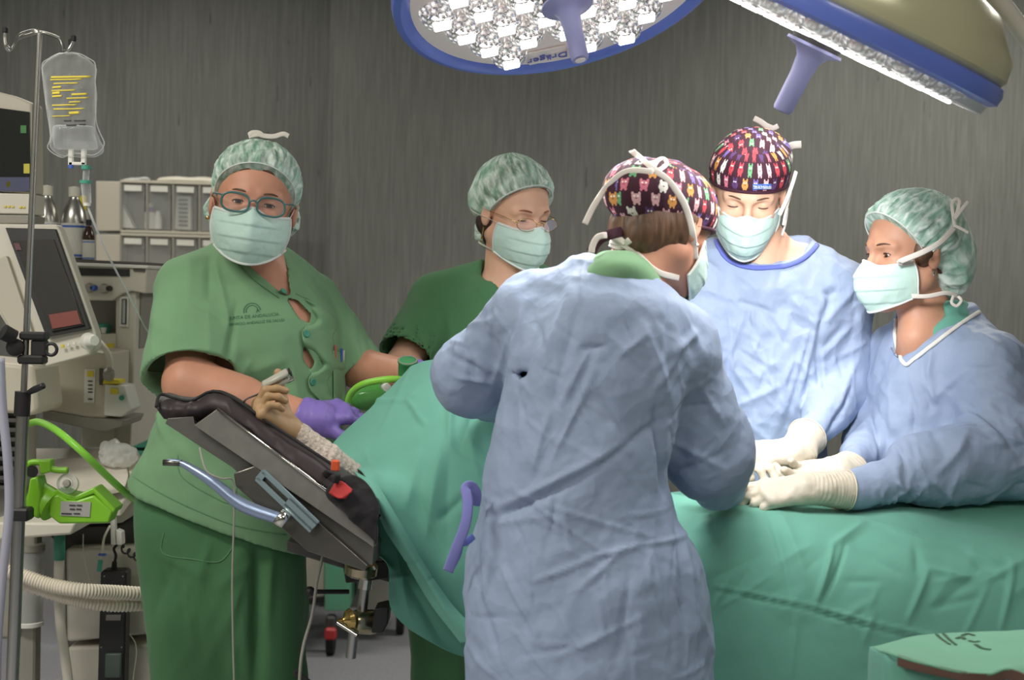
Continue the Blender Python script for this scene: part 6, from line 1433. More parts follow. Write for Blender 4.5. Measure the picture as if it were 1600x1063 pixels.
    S.ell(W(360, 540, 3.17), (0.12, 0.06, 0.09), 0.05)
    flush_late(S)
    poly_cut(S, wpts([(338, 358, F3), (352, 388, F3), (392, 421, F3), (436, 461, F3), (447, 459, F3), (438, 416, F3), (423, 388, F3), (402, 345, F3)]), 2.8, 3.27)
    S.cone(W(393, 350, 3.27), W(390, 405, 3.27), 0.055, 0.058, 0.004, True)
    poly_cut(S, wpts([(444, 466, F3), (460, 472, F3), (479, 492, F3), (478, 505, F3), (466, 499, F3)]), 2.8, 3.25)
    poly_cut(S, wpts([(470, 542, F3), (476, 545, F3), (487, 568, F3), (482, 580, F3), (470, 564, F3)]), 2.8, 3.25)
    a = W(188, 748, Y); b = W(450, 846, Y); d = np.array((b.x-a.x, 0, b.z-a.z)); S.cut(tuple(a), (d[2], 0.0, -d[0]))
    fo = [(287, 405, 300, 470, 18, 7), (300, 470, 372, 505, 10, -5), (318, 400, 330, 470, 14, -8), (330, 408, 370, 520, 10, 7), (372, 470, 369, 580, 10, -12),
          (380, 585, 450, 560, 22, 6), (390, 600, 460, 600, 16, -6), (455, 560, 470, 640, 20, 6), (400, 560, 370, 600, 15, 7), (240, 470, 262, 560, 18, 5), (275, 450, 290, 560, 20, -5),
          (330, 470, 350, 570, 14, 4), (250, 630, 216, 740, 12, -5), (225, 640, 262, 690, 12, 8), (240, 600, 262, 690, 14, -7), (275, 690, 330, 745, 16, 6), (300, 720, 420, 790, 18, 5),
          (260, 700, 300, 800, 14, -5), (430, 395, 492, 470, 10, 4), (455, 400, 480, 455, 7, -4), (503, 480, 498, 700, 8, -4), (520, 430, 545, 540, 10, 5), (545, 470, 570, 560, 10, -5), (535, 520, 560, 590, 8, 5), (330, 760, 440, 800, 22, -5), (225, 715, 250, 640, 10, 5)]
    top = sdf_obj(S, 'scrub_top', M['scrub'], root, 0.0068, [((-0.55, 3.15, 1.4), (0.15, 0.3, 0.14), 0.0036)], folds=fo, Y=3.16, sm=3, disp=lambda V, N: 0.004*vnoise(V, 12, 2)+0.0015*vnoise(V, 30, 7))
    TB = bvh(top)
    # placket with wavy edge
    E = [(433, 457), (455, 470), (474, 485), (481, 501), (473, 514), (469, 524), (473, 540), (483, 560), (489, 572), (482, 586), (479, 598), (484, 612), (500, 630), (515, 655)]
    rows = []
    for i, (x, y) in enumerate(E):
        r = []
        for k in range(4):
            xx = x+k*(14 if i < 9 else 9)*(0.7+0.5*min(1, i/4)); h = hit(TB, xx, y+k*1.0, 0.010 if k == 0 else (0.007 if k < 3 else 0.001))
            r.append(tuple(h[0]) if h else tuple(W(xx, y, 3.14)))
        rows.append(r)
    pk = patch('placket', rows, M['scrub'], top, 14, 70, 0.002)
    PB = bvh(pk)
    for (x, y) in ((437, 460), (476, 522), (486, 597)):
        h = hit(PB, x+2, y, 0.002) or hit(TB, x+2, y, 0.01); n = np.array(h[1]); p = np.array(h[0])
        MB().lathe(p, n, [(0.0001, 0.0), (0.0075, 0.0), (0.0082, 0.0015), (0.0066, 0.0028), (0.003, 0.0022), (0.0001, 0.0022)], 20).build('button', M['teal'], top, True)
    strip_on(TB, [(228, 580), (262, 583), (300, 579), (330, 580), (364, 577)], 0.003, 'cuff_seam', M['hem'], top, 0.0)
    strip_on(TB, [(198, 738), (240, 765), (300, 795), (370, 822), (447, 836)], 0.003, 'hem_seam', M['hem'], top, 0.0)
    strip_on(TB, [(278, 712), (284, 745), (330, 775), (362, 786), (372, 752)], 0.0025, 'pocket_seam', M['hem'], top, 0.0)
    strip_on(TB, [(342, 372), (358, 398), (395, 436), (436, 466)], 0.003, 'neck_seam', M['hem'], top, 0.001)
    pk2 = []
    for y in (548, 575, 605, 640):
        pk2.append([tuple((hit(TB, x+(y-548)*0.02, y+(x-517)*0.28, 0.005) or (W(x, y, 3.2),))[0]) for x in (518, 524, 530, 536)])
    patch('pocket', pk2, M['scrub'], top, 12, 20, 0.002)
    for (x, y, c) in ((520, 548, M['lip']), (529, 553, M['blue']), (532, 556, M['white'])):
        h = hit(TB, x, y, 0.006); p = np.array(h[0]) if h else np.array(W(x, y, 3.2))
        pen = MB().cyl(p-(0, -0.004, 0.018), p+(0.001, 0, 0.012), 0.003, seg=10); o = pen.build('pen', c, None, True)
        tag(o, {520: 'pink pen in the scrub chest pocket', 529: 'blue pen in the scrub chest pocket', 532: 'white pen in the scrub chest pocket'}[x], 'pen')
    # embroidered badge
    dk = cloth('green_embroidery', lin(78, 124, 92), crump=0, fine=0.3)
    for rr in (13, 9.5):
        P = [(394+rr*math.cos(math.radians(a)), 487-rr*math.sin(math.radians(a))) for a in range(10, 200, 20)]
        strip_on(TB, P, 0.0028, 'badge_arc', dk, top, 0.0005, 0.0008, 3)
    text_on(TB, 'A', 403, 489, 0.014, 3.14, -6, 'badge_letter', dk, top)
    text_on(TB, 'JUNTA DE ANDALUCIA', 397, 497, 0.0105, 3.14, -5, 'badge_text', dk, top)
    text_on(TB, 'SERVICIO ANDALUZ DE SALUD', 401, 506, 0.0088, 3.14, -5, 'badge_text', dk, top)
    # earring
    MB().lathe(tp(H, (.082*1.08, -.004, -.044)), (0, 0, -1), [(0.0001, -0.005), (0.004, -0.003), (0.005, 0), (0.004, 0.003), (0.0001, 0.005)], 12).build('earring', M['gold'], root, True)
    shoes(root, [(legs[0][4][0], 3.28), (legs[1][4][0], 3.42)], (0.2, -1))
    return root
# ================================================================== nurse at the back
def nurse_two():
    Y = 3.65
    root = thing('person', 'person in dark green scrubs and thin gold glasses looking down behind the tented drape', 'person', (-0.03, 3.65, 0))
    H = frame(W(806, 331, 3.6), (0.56, -0.76, -0.27), 2, 1.06)
    T = [(418, 765, 825, .06), (440, 725, 850, .09), (465, 690, 875, .11), (520, 655, 895, .13), (600, 650, 905, .15), (700, 645, 910, .15), (800, 640, 915, .15), (900, 640, 915, .15)]
    arms = [wpts([(680, 480, 3.65), (628, 575, 3.5), (720, 640, 3.35)]), wpts([(880, 490, 3.65), (915, 590, 3.5), (860, 660, 3.35)])]
    legs = [wpts([(700, 880, 3.65), (700, 1063, 3.65), (700, 1290, 3.65)]), wpts([(850, 880, 3.65), (850, 1063, 3.65), (850, 1290, 3.65)])]
    S = SDF(); add_head(S, H, 0.98, 0.12, neck=tuple(W(793, 425, 3.63)), neck_r=(0.050, 0.060))
    S.loft(rows_px(Y, T), 0.03, shrink=0.02)
    for a in arms: S.chain(a, [0.05, 0.043, 0.03], 0.02)
    for a, sd in ((arms[0], 1), (arms[1], -1)): add_hand(S, hframe(a[2], (0.5*sd, -0.5, -0.3), (0, -0.4, 1)), sd, ((25, 30, 20),)*4)
    for l in legs: S.chain(l, [0.09, 0.06, 0.045], 0.03)
    sdf_obj(S, 'body', M['skin2'], root, 0.010, [(tp(H, (0, 0, 0)), 0.125, 0.0024)])
    add_eyes(H, root, (0, 0.8, -0.6)); brows(H, root, M['hair_red']); lashes(H, root, 0.12)
    bh = [((0, -.014, .032), (.079, .097, .084)), ((0, -.085, -.075), (.040, .036, .040))]
    cap('hair', H, root, M['hair_red'], bh, (0, .032, .036), (0, -.74, .68), 0.001, res=0.005)
    S = SDF(); S.ell((0, -.06, -.06), (.045, .035, .05), 0.02, M=H); S.ell((-.05, -.03, -.035), (.03, .04, .035), 0.02, M=H); S.ell((.05, -.03, -.035), (.03, .04, .035), 0.02, M=H); sdf_obj(S, 'hair', M['hair_dark'], root, 0.004)
    blobs = [((0, -.026, .040), (.090, .108, .092)), ((0, -.06, .01), (.088, .07, .06))]
    cap('bouffant_cap', H, root, M['net'], blobs, (0, .03, .034), (0, -.75, .66), 0.006, 40, 11, 0.003, band=M['maskw'], band_r=0.0016)
    S = SDF(); S.ell((0, -.088, -.078), (.050, .042, .046), 0.02, M=H)
    cap('bouffant_cap_bun', H, root, M['net'], [((-.01, -.085, -.072), (.054, .046, .048))], (0, -.03, -.05), (0, -.9, -.2), 0.005, 20, 5, 0.0035)
    mk, cr = face_mask(H, root, 1.06, 0.004, 0.0, 14)
    for s, (t, b) in ((-1, cr[:2]), (1, cr[2:])):
        ribbon('mask_tie', [t, tp(H, (s*.081, .0, -.016)), tp(H, (s*.091, -.05, -.012)), tp(H, (s*.06, -.11, .0)), tp(H, (0, -.135, .004))], 0.007, M['tie'], root, n=(s*0.8, -0.4, 0))
        ribbon('mask_tie', [b, tp(H, (s*.066, -.02, -.088)), tp(H, (s*.05, -.06, -.09)), tp(H, (0, -.075, -.095))], 0.006, M['tie'], root, n=(s*0.8, -0.4, 0))
    MB().cyl(tp(H, (.082, -.006, -.040)), tp(H, (.083, -.006, -.062)), 0.0015, seg=8).lathe(tp(H, (.083, -.006, -.066)), (0, 0, -1), [(0.0001, -0.004), (0.0038, 0), (0.0001, 0.004)], 12).build('earring', M['gold'], root, True)
    g = bpy.data.objects.new('glasses', None); link(g, root); g['label'] = 'thin gold rimmed eyeglasses'
    ln = clear('violet_spectacle_lens', (0.8, 0.75, 1, 1), alpha=0.06, rough=0.03)
    for s in (-1, 1):
        P = [tp(H, (s*0.034+0.024*math.cos(2*PI*i/24), .105-0.25*abs(s*0.034+0.024*math.cos(2*PI*i/24)), -0.008+0.015*math.sin(2*PI*i/24))) for i in range(24)]
        tube('frame', P, 0.0009, M['gold'], g, 6, closed=True); mesh('lens', P+[sum(np.array(p) for p in P)/24], [(i, (i+1) % 24, 24) for i in range(24)], ln, g)
        tube('temple', [tp(H, p) for p in ((s*.058, .091, -.004), (s*.07, .06, .0), (s*.08, .0, .002))], 0.001, M['gold'], g, 6, 4)
    tube('bridge', [tp(H, p) for p in ((-.010, .103, -.004), (0, .106, .0), (.010, .103, -.004))], 0.0011, M['gold'], g, 6, 4)
    S = SDF(); S.late = []
    S.loft(rows_px(Y, T), 0.03, n=2.2)
    S.cone(W(755, 432, Y), W(685, 470, Y), 0.045, 0.075, 0.03); S.cone(W(830, 432, Y), W(885, 480, Y), 0.045, 0.07, 0.03)
    capped(S, W(685, 478, Y), W(632, 562, 3.5), 0.078, 0.075, 0.02, 0.05); capped(S, W(880, 485, Y), W(915, 580, 3.5), 0.07, 0.075, 0.02, 0.05)
    flush_late(S); S.cone(W(792, 380, 3.63), W(792, 428, 3.62), 0.06, 0.066, 0.004, True)
    poly_cut(S, wpts([(766, 410, Y), (785, 465, Y), (830, 440, Y), (830, 410, Y)]), 3.2, 3.66)
    sdf_obj(S, 'scrub_top', M['scrub2'], root, 0.008, folds=[(740, 430, 770, 480, 10, 5), (650, 520, 690, 470, 10, 4), (640, 540, 650, 580, 8, -4), (690, 480, 720, 620, 16, 6), (660, 500, 680, 600, 14, -6)], Y=Y, sm=3)
    S = SDF(); S.loft(rows_px(Y, [(800, 640, 905, .14), (880, 642, 905, .14), (940, 648, 900, .13)]), 0.04)
    for l in legs: S.chain(l, [0.12, 0.09, 0.085], 0.03)
    sdf_obj(S, 'trousers', M['scrub2'], root, 0.010)
    shoes(root, [(l[2][0], 3.62) for l in legs], (0, -1))
# ================================================================== surgeons
def gown(root, T, Y, sleeves, neck, folds, seed, cr=((0.11, 0.011, 1, (1, 1, 0.7)), (0.075, -0.007, 9, (1, 1, 0.8)), (0.035, 0.0022, 5, (1, 1, 1)), (0.045, -0.0035, 7, (1, 1, 1))), res=0.005, extra=None, nn=2.2, post=None, mt='gown', cuts=(), fine=()):
    S = SDF(); S.late = []
    S.loft(rows_px(Y, T), 0.03, n=nn)
    for pts, rad in sleeves: S.chain(pts, rad, 0.035)
    if extra: extra(S)
    for a, b, ra, rb in neck: S.cone(a, b, ra, rb, 0.006, True)
    for c in cuts: poly_cut(S, *c)
    def dsp(V, N): return 0.006*vnoise(V, 7, seed)+0.003*vnoise(V, 18, seed+3)
    return sdf_obj(S, 'surgical_gown', M[mt], root, res, fine, folds=folds, Y=Y-0.12, sm=2, crumple=[(a, b, c+seed, d) for a, b, c, d in cr], disp=dsp)
def glove_obj(root, Hm, side, curl, thumb, a, b, cuffr=(0.036, 0.031), cufflen=0.07, spread=3, seed=1):
    S = SDF(); add_hand(S, Hm, side, curl, spread, thumb, r=0.0014, wrist=0.028)
    a = np.array(a, float); b = np.array(b, float); d = (b-a)/np.linalg.norm(b-a)
    S.cone(b-d*cufflen, b+d*0.01, cuffr[0], cuffr[1], 0.015); S.cut(b-d*cufflen, -d)
    def dsp(V, N):
        t = (V-b)@d; f = np.clip(-t/0.02+0.6, 0, 1)
        return f*0.0010*np.sin(t*2*PI/0.0085+5*vnoise(V, 25, seed))*(0.6+0.6*vnoise(V, 60, seed+2))+0.0011*vnoise(V, 90, seed)
    o = sdf_obj(S, 'glove', M['latex'], root, 0.0024, disp=dsp, sm=2)
    # rolled rim of the cuff
    u = np.cross(d, (0, 0, 1.0)); u /= np.linalg.norm(u); v = np.cross(d, u)
    tube('rim', [b-d*(cufflen-0.001)+(u*math.cos(t)+v*math.sin(t))*(cuffr[0]+0.0005) for t in np.linspace(0, 2*PI, 32, endpoint=False)], 0.0018, M['latex'], o, 6, closed=True)
    return o
def surgeon_a():
    Y = 2.5
    root = thing('person', 'person in blue gown seen from behind, maroon patterned cap with white ribbons', 'person', (0.13, 2.5, 0))
    H = frame(W(1040, 351, 2.56), (0.65, 0.66, -0.36), 0, 1.0)
    T = [(412, 900, 1000, .08), (440, 868, 1025, .115), (475, 832, 1058, .14), (530, 802, 1080, .15), (600, 788, 1075, .155), (680, 772, 1052, .16), (740, 757, 1042, .165), (800, 746, 1052, .17), (860, 736, 1085, .18), (930, 728, 1106, .19), (1063, 724, 1116, .20), (1200, 720, 1122, .21), (1400, 716, 1130, .22)]
    la = wpts([(832, 500, 2.55), (736, 590, 2.66), (800, 640, 2.90)]); ra = wpts([(1048, 545, 2.55), (1108, 705, 2.60), (1125, 765, 2.88)])
    legs = [wpts([(850, 900, Y), (860, 1200, Y), (860, 1670, Y)]), wpts([(1000, 900, Y), (990, 1200, Y), (990, 1670, Y)])]
    S = SDF(); add_head(S, H, 0.98, 0.4, neck=tuple(W(985, 440, 2.52)), neck_r=(0.055, 0.062))
    S.loft(rows_px(Y, T[:9]), 0.03, shrink=0.03)
    S.chain(la, [0.05, 0.042, 0.028], 0.02); S.chain(ra, [0.05, 0.042, 0.028], 0.02)
    hl = hframe(la[2], (0.8, 0.5, -0.2), (0, -0.3, 1)); hr = hframe(ra[2], (0.3, 0.8, 0.15), (0.2, -0.4, 1))
    add_hand(S, hl, 1, ((25, 30, 20),)*4, r=-0.003); add_hand(S, hr, -1, ((25, 30, 20),)*4, r=-0.003)
    for l in legs: S.chain(l, [0.09, 0.06, 0.045], 0.03)
    sdf_obj(S, 'body', M['skin4'] if False else M['skin1'], root, 0.010, [(tp(H, (0, 0, 0)), 0.125, 0.0024)])
    add_eyes(H, root, (0, 0.8, -0.6)); brows(H, root, M['hair_dark'])
    for hm, sd, a in ((hl, 1, la), (hr, -1, ra)): glove_obj(root, hm, sd, ((25, 30, 20),)*4, ((0.6, 0.6, -0.25), (0.35, 0.9, -0.2)), a[1], a[2])
    S = SDF(); S.ell((0, -.02, .0), (.081, .086, .07), 0.02, M=H); S.ell((0, -.065, -.045), (.055, .045, .05), 0.03, M=H); S.ell((.045, -.01, -.02), (.033, .035, .04), 0.02, M=H); S.ell((0, .06, -.02), (.2, .075, .12), 0.01, True, M=H)
    S.ell((.088, .004, -.03), (.02, .02, .03), 0.01, True, M=H)
    sdf_obj(S, 'hair', M['hair_brown'], root, 0.003, disp=lambda V, N: 0.0015*vnoise(V*np.array((1, 1, .3)), 150, 3))
    bl = [((0, -.012, .032), (.088, .108, .078)), ((0, -.085, .022), (.070, .066, .060))]
    cp = cap('scrub_cap', H, root, M['print'], bl, (0, .0, -.006), (0, -.30, .95), 0.003, 12, 21, 0.003, crumple=(0.05, 0.003), band=M['print'], band_r=0.004, uvs=(0.9, 1.1))
    # cap ties at the nape, mask ribbons
    ribbon('cap_tie', [tuple(W(*p)) for p in ((972, 362, 2.47), (955, 366, 2.45), (940, 372, 2.45), (930, 382, 2.45), (924, 394, 2.45))], 0.018, M['print'], cp, thick=0.15)
    OV = [o_ for o_ in root.children if o_.type == 'MESH' and o_.name.split('.')[0] in ('body', 'hair', 'scrub_cap')]
    R = lambda nm, L, w=0.012: ribbon_over(nm, L, w, M['tie'], root, OV)
    R('mask_tie', [(1084, 405, 2.47), (1082, 370, 2.455), (1070, 322, 2.45), (1045, 285, 2.45), (1022, 268, 2.49)])
    R('mask_tie', [(1024, 268, 2.50), (1008, 256, 2.50), (990, 238, 2.50), (987, 236, 2.51)], 0.011)
    R('mask_tie', [(1020, 270, 2.48), (985, 268, 2.48), (960, 282, 2.48), (932, 315, 2.48), (914, 350, 2.48)], 0.011)
    R('mask_tie', [(1018, 270, 2.49), (1026, 254, 2.49), (1036, 250, 2.49), (1041, 258, 2.49), (1026, 270, 2.48)], 0.008)
    R('mask_tie', [(1060, 433, 2.47), (1025, 425, 2.45), (998, 400, 2.44), (975, 382, 2.45), (955, 376, 2.46)], 0.011)
    R('mask_tie', [(978, 380, 2.44), (966, 368, 2.44), (962, 362, 2.44)], 0.012); R('mask_tie', [(975, 384, 2.44), (955, 369, 2.43), (935, 370, 2.43), (926, 384, 2.43), (924, 395, 2.43)], 0.011)
    R('mask_tie', [(955, 380, 2.44), (970, 385, 2.43), (985, 375, 2.43)], 0.012)
    mk, cr = face_mask(H, root, 1.05, 0.002, 0.0, 24)
    MB().lathe(tp(H, (.086, -.004, -.042)), (0, 0, -1), [(0.0001, -0.004), (0.004, 0), (0.0001, 0.006)], 12).build('earring', M['chrome'], root, True)
    # green undershirt collar
    S = SDF(); S.loft(rows_px(2.49, [(392, 940, 992, .05, 2.48), (412, 912, 1016, .085, 2.48), (450, 860, 1040, .10, 2.5), (520, 850, 1040, .10, 2.5)]), 0.02)
    S.cone(W(985, 330, 2.54), W(975, 408, 2.52), 0.05, 0.058, 0.005, True); sdf_obj(S, 'scrub_collar', M['scrub'], root, 0.006)
    F = [(1050, 470, 1110, 560, 18, 7), (765, 815, 900, 742, 13, -13), (900, 742, 1040, 655, 13, -11), (762, 800, 1000, 680, 12, 8), (915, 410, 905, 470, 8, 6), (900, 420, 850, 560, 16, 7), (905, 470, 860, 640, 18, -6),
         (920, 545, 870, 640, 9, 5), (1000, 500, 1045, 620, 14, 6), (1045, 470, 1040, 600, 14, -8), (1020, 610, 1060, 550, 14, 8), (1025, 640, 1040, 780, 12, -14), (1035, 560, 1100, 520, 14, 7), (820, 470, 790, 640, 14, 7),
         (845, 500, 820, 620, 12, -6), (800, 520, 760, 640, 12, 6), (700, 520, 775, 500, 10, 5), (690, 560, 750, 590, 12, -6), (700, 600, 770, 610, 9, 6), (715, 520, 700, 580, 10, 6), (860, 640, 830, 740, 10, 5), (860, 720, 935, 560, 8, 5),
         (1100, 600, 1150, 680, 12, 6), (1075, 650, 1130, 640, 10, -5), (1060, 700, 1150, 750, 12, 6), (1070, 760, 1150, 720, 10, -6), (925, 860, 1000, 845, 7, 7), (1000, 845, 1090, 850, 7, 6), (830, 900, 930, 860, 8, 6), (940, 855, 800, 760, 8, 5),
         (780, 880, 850, 1000, 9, 6), (900, 910, 970, 850, 8, 6), (1060, 830, 1075, 1000, 16, -10), (1070, 840, 1100, 1040, 12, 7), (740, 900, 790, 1040, 10, -5), (860, 930, 940, 1040, 9, 5), (980, 880, 960, 1020, 9, -5), (870, 1010, 1000, 950, 8, 5),
         (905, 545, 945, 540, 9, -7), (960, 560, 1010, 520, 8, 5), (930, 600, 990, 700, 10, -5), (780, 760, 1030, 840, 7, 4)]
    F += rfolds(30, (780, 480, 1060, 700), 60, 40, 70, 7, 3, 31)+rfolds(34, (745, 780, 1080, 1050), 45, 60, 90, 7, 3.4, 33)+rfolds(10, (695, 500, 770, 620), 60, 50, 50, 7, 3, 34)+rfolds(12, (1060, 560, 1150, 780), 110, 50, 60, 7, 3, 35)
    def ex(S):
        S.cone(W(915, 440, 2.48), W(838, 492, 2.52), 0.045, 0.076, 0.04); S.cone(W(995, 478, 2.48), W(1050, 540, 2.53), 0.05, 0.080, 0.04)
        S.cut(W(960, 414, Y), (0.42, 0.1, 1))
    g = gown(root, T, Y, [(la, [0.078, 0.070, 0.045]), (ra, [0.082, 0.080, 0.050])], [(W(985, 300, 2.55), W(978, 432, 2.54), 0.06, 0.07)], F, 3, extra=ex, cuts=[(wpts([(806, 578, Y), (818, 572, Y), (829, 574, Y), (826, 584, Y), (814, 592, Y)]), 2.2, 2.48)])
    GB = bvh(g)
    # waist tie hanging free at the left
    t = ribbon('waist_tie', [tuple(W(*p)) for p in ((742, 790, 2.42), (744, 772, 2.40), (736, 760, 2.39), (728, 764, 2.38), (731, 785, 2.37), (727, 820, 2.36), (712, 860, 2.36), (700, 893, 2.37))], 0.018, M['gown_tie'], g, thick=0.15)
    ribbon('waist_tie', [tuple(W(*p)) for p in ((740, 838, 2.42), (728, 848, 2.40), (720, 850, 2.39), (715, 868, 2.42), (702, 894, 2.42))], 0.012, M['gown_trim'], g, thick=0.15)
    for l in legs:
        S = SDF(); S.chain(l, [0.11]+[0.085]*(len(l)-1), 0.02); S.cut((0, 0, 0.05), (0, 0, -1)); sdf_obj(S, 'trouser_leg', M['scrub2'], root, 0.012)
    shoes(root, [(l[2][0], 2.5) for l in legs], (0.1, 1))
def surgeon_b():
    Y = 3.45
    root = thing('person', 'person in blue gown facing the camera, head bowed, brightly lit maroon cap', 'person', (0.6, 3.45, 0))
    H = frame(W(1169, 300, 3.34), (-0.13, -0.86, -0.46), -3, 1.07)
    T = [(372, 1130, 1262, .07), (388, 1110, 1292, .10), (408, 1100, 1310, .12), (440, 1086, 1335, .135), (500, 1082, 1345, .14), (560, 1090, 1330, .145), (640, 1098, 1300, .15), (720, 1100, 1285, .15), (820, 1095, 1290, .15), (950, 1090, 1300, .16), (1150, 1085, 1310, .17)]
    la = wpts([(1306, 465, 3.45), (1322, 610, 3.40), (1242, 707, 3.10)]); ra = wpts([(1100, 450, 3.42), (1085, 620, 3.36), (1130, 700, 3.12)])
    legs = [wpts([(1140, 850, Y), (1145, 1330, Y)]), wpts([(1245, 850, Y), (1240, 1330, Y)])]
    hb = hframe(W(1236, 708, 3.10), (-0.95, -0.18, -0.04), (-0.1, -0.55, 0.85)); ha = hframe(ra[2], (0.6, -0.6, -0.2), (0, -0.3, 1))
    cb = ((12, 25, 20), (15, 30, 25), (20, 35, 25), (25, 40, 30))
    S = SDF(); add_head(S, H, 1.0, 0.1, neck=tuple(W(1195, 400, 3.44)), neck_r=(0.056, 0.066))
    S.loft(rows_px(Y, T[:9]), 0.03, shrink=0.02); S.cone(W(1192, 395, 3.40), W(1192, 430, 3.38), 0.06, 0.06, 0.03)
    S.chain(la, [0.045, 0.030, 0.020], 0.01); S.chain(ra, [0.05, 0.035, 0.024], 0.02)
    add_hand(S, hb, 1, cb, r=-0.003); add_hand(S, ha, -1, cb, r=-0.003)
    for l in legs: S.chain(l, [0.09, 0.045], 0.03)
    sdf_obj(S, 'body', M['skin2'], root, 0.010, [(tp(H, (0, 0, 0)), 0.125, 0.0024)])
    add_eyes(H, root, (0, 0.8, -0.6)); brows(H, root, M['hair_brown']); lashes(H, root, 0.1)
    glove_obj(root, hb, 1, cb, ((0.55, 0.75, -0.2), (0.2, 0.95, -0.2)), la[1], W(1240, 708, 3.10), (0.044, 0.031), 0.088, seed=4)
    glove_obj(root, ha, -1, cb, ((0.6, 0.6, -0.25), (0.35, 0.9, -0.2)), ra[1], ra[2], seed=5)
    S = SDF(); S.ell((0, -.02, .01), (.080, .088, .07), 0.02, M=H); S.ell((0, .07, -.02), (.2, .085, .14), 0.01, True, M=H); sdf_obj(S, 'hair', M['hair_brown'], root, 0.004)
    bl = [((0, -.015, .048), (.088, .100, .080)), ((-.01, -.075, .05), (.082, .065, .068))]
    cp = cap('scrub_cap', H, root, M['print'], bl, (0, .02, .026), (0, -.16, .98), 0.002, 10, 41, 0.003, crumple=(0.045, 0.003), band=M['print'], band_r=0.004, uvs=(0.72, 0.85))
    CB = bvh(cp)
    # small blue cloth label with white lettering on the brow
    lab = []
    for y in (287.5, 291.5, 296): lab.append([tuple((hit(CB, x, y+(x-1190)*-0.02, 0.0015) or (W(x, y, 3.22),))[0]) for x in (1176, 1183, 1190, 1197, 1205)])
    lb = patch('cap_label', lab, M['blue'], cp, 14, 8, 0.0008)
    text_on(bvh(lb), 'OLYMPUS', 1190.5, 295.0, 0.0105, 3.22, 1.5, 'label_text', M['white'], lb, 0.0006)
    R = lambda nm, L, w=0.012: ribbon(nm, [tuple(W(x, y, z)) for x, y, z in L], w, M['tie'], root)
    R('cap_bow', [(1206, 200, 3.42), (1198, 197, 3.42), (1188, 190, 3.42), (1178, 185, 3.42)], 0.014); R('cap_bow', [(1200, 203, 3.42), (1210, 200, 3.42), (1216, 197, 3.42)], 0.013)
    R('cap_bow', [(1226, 232, 3.42), (1240, 227, 3.41), (1252, 226, 3.41)], 0.018)
    R('mask_tie', [(1218, 336, 3.25), (1230, 310, 3.28), (1239, 285, 3.31), (1244, 268, 3.35)], 0.009); R('mask_tie', [(1224, 352, 3.26), (1228, 330, 3.28), (1236, 300, 3.31)], 0.006)
    R('mask_tie', [(1222, 368, 3.27), (1227, 350, 3.29), (1231, 325, 3.31)], 0.005)
    face_mask(H, root, 1.02, 0.004, 0.0, 34)
    MB().lathe(tp(H, (-.086, -.004, -.046)), (0, 0, -1), [(0.0001, -0.006), (0.004, -0.003), (0.003, 0.004), (0.0001, 0.008)], 12).build('earring', M['chrome'], root, True)
    F = [(1100, 450, 1150, 470, 14, 7), (1150, 470, 1210, 490, 8, -7), (1165, 480, 1140, 560, 9, 7), (1175, 475, 1175, 520, 6, 5), (1235, 465, 1270, 510, 16, 12), (1255, 470, 1278, 505, 10, 8), (1275, 500, 1235, 650, 9, 8), (1285, 460, 1310, 455, 12, -8), (1300, 460, 1275, 520, 12, -10),
         (1290, 500, 1350, 440, 12, 6), (1280, 560, 1345, 500, 12, 6), (1262, 510, 1222, 640, 7, 7), (1238, 560, 1218, 600, 8, 8), (1225, 590, 1215, 650, 8, 7), (1140, 565, 1175, 620, 10, 6), (1190, 480, 1225, 540, 9, -6), (1200, 540, 1205, 620, 8, 5),
         (1110, 560, 1130, 640, 12, 6), (1140, 640, 1220, 600, 10, 6), (1255, 700, 1300, 640, 12, -8), (1275, 520, 1278, 620, 10, -12), (1290, 640, 1345, 560, 10, 7), (1285, 660, 1330, 600, 10, -7), (1150, 430, 1185, 450, 8, 4), (1095, 400, 1130, 430, 10, 5), (1290, 400, 1330, 430, 10, 5), (1160, 655, 1200, 690, 10, 5)]
    F += rfolds(26, (1110, 480, 1260, 680), 70, 50, 60, 7, 4, 61)+rfolds(14, (1275, 430, 1340, 680), 115, 40, 60, 8, 4, 62)
    def ex(S):
        S.cone(W(1140, 398, Y), W(1100, 430, 3.43), 0.04, 0.075, 0.04); S.cone(W(1255, 402, Y), W(1305, 455, Y), 0.04, 0.074, 0.04)
    g = gown(root, T, Y, [(la, [0.080, 0.067, 0.026]), (ra, [0.08, 0.07, 0.036])], [(W(1185, 300, 3.42), W(1192, 388, 3.42), 0.075, 0.078)], F, 23, extra=ex, cuts=[(wpts([(1124, 350, 3.37), (1128, 382, 3.37), (1143, 402, 3.37), (1168, 411, 3.37), (1195, 413, 3.37), (1228, 409, 3.37), (1254, 396, 3.37), (1274, 374, 3.37), (1276, 350, 3.37)]), 3.0, 3.46)])
    GB = bvh(g)
    strip_on(GB, [(1119, 376), (1124, 388), (1139, 407), (1166, 417), (1195, 419), (1230, 415), (1258, 402), (1279, 380), (1283, 370)], 0.012, 'neck_binding', M['gown_trim'], g, 0.002, 0.003)
    for l in legs:
        S = SDF(); S.chain(l, [0.11]+[0.085]*(len(l)-1), 0.02); S.cut((0, 0, 0.05), (0, 0, -1)); sdf_obj(S, 'trouser_leg', M['scrub2'], root, 0.012)
    shoes(root, [(l[1][0], 3.42) for l in legs], (0, -1))
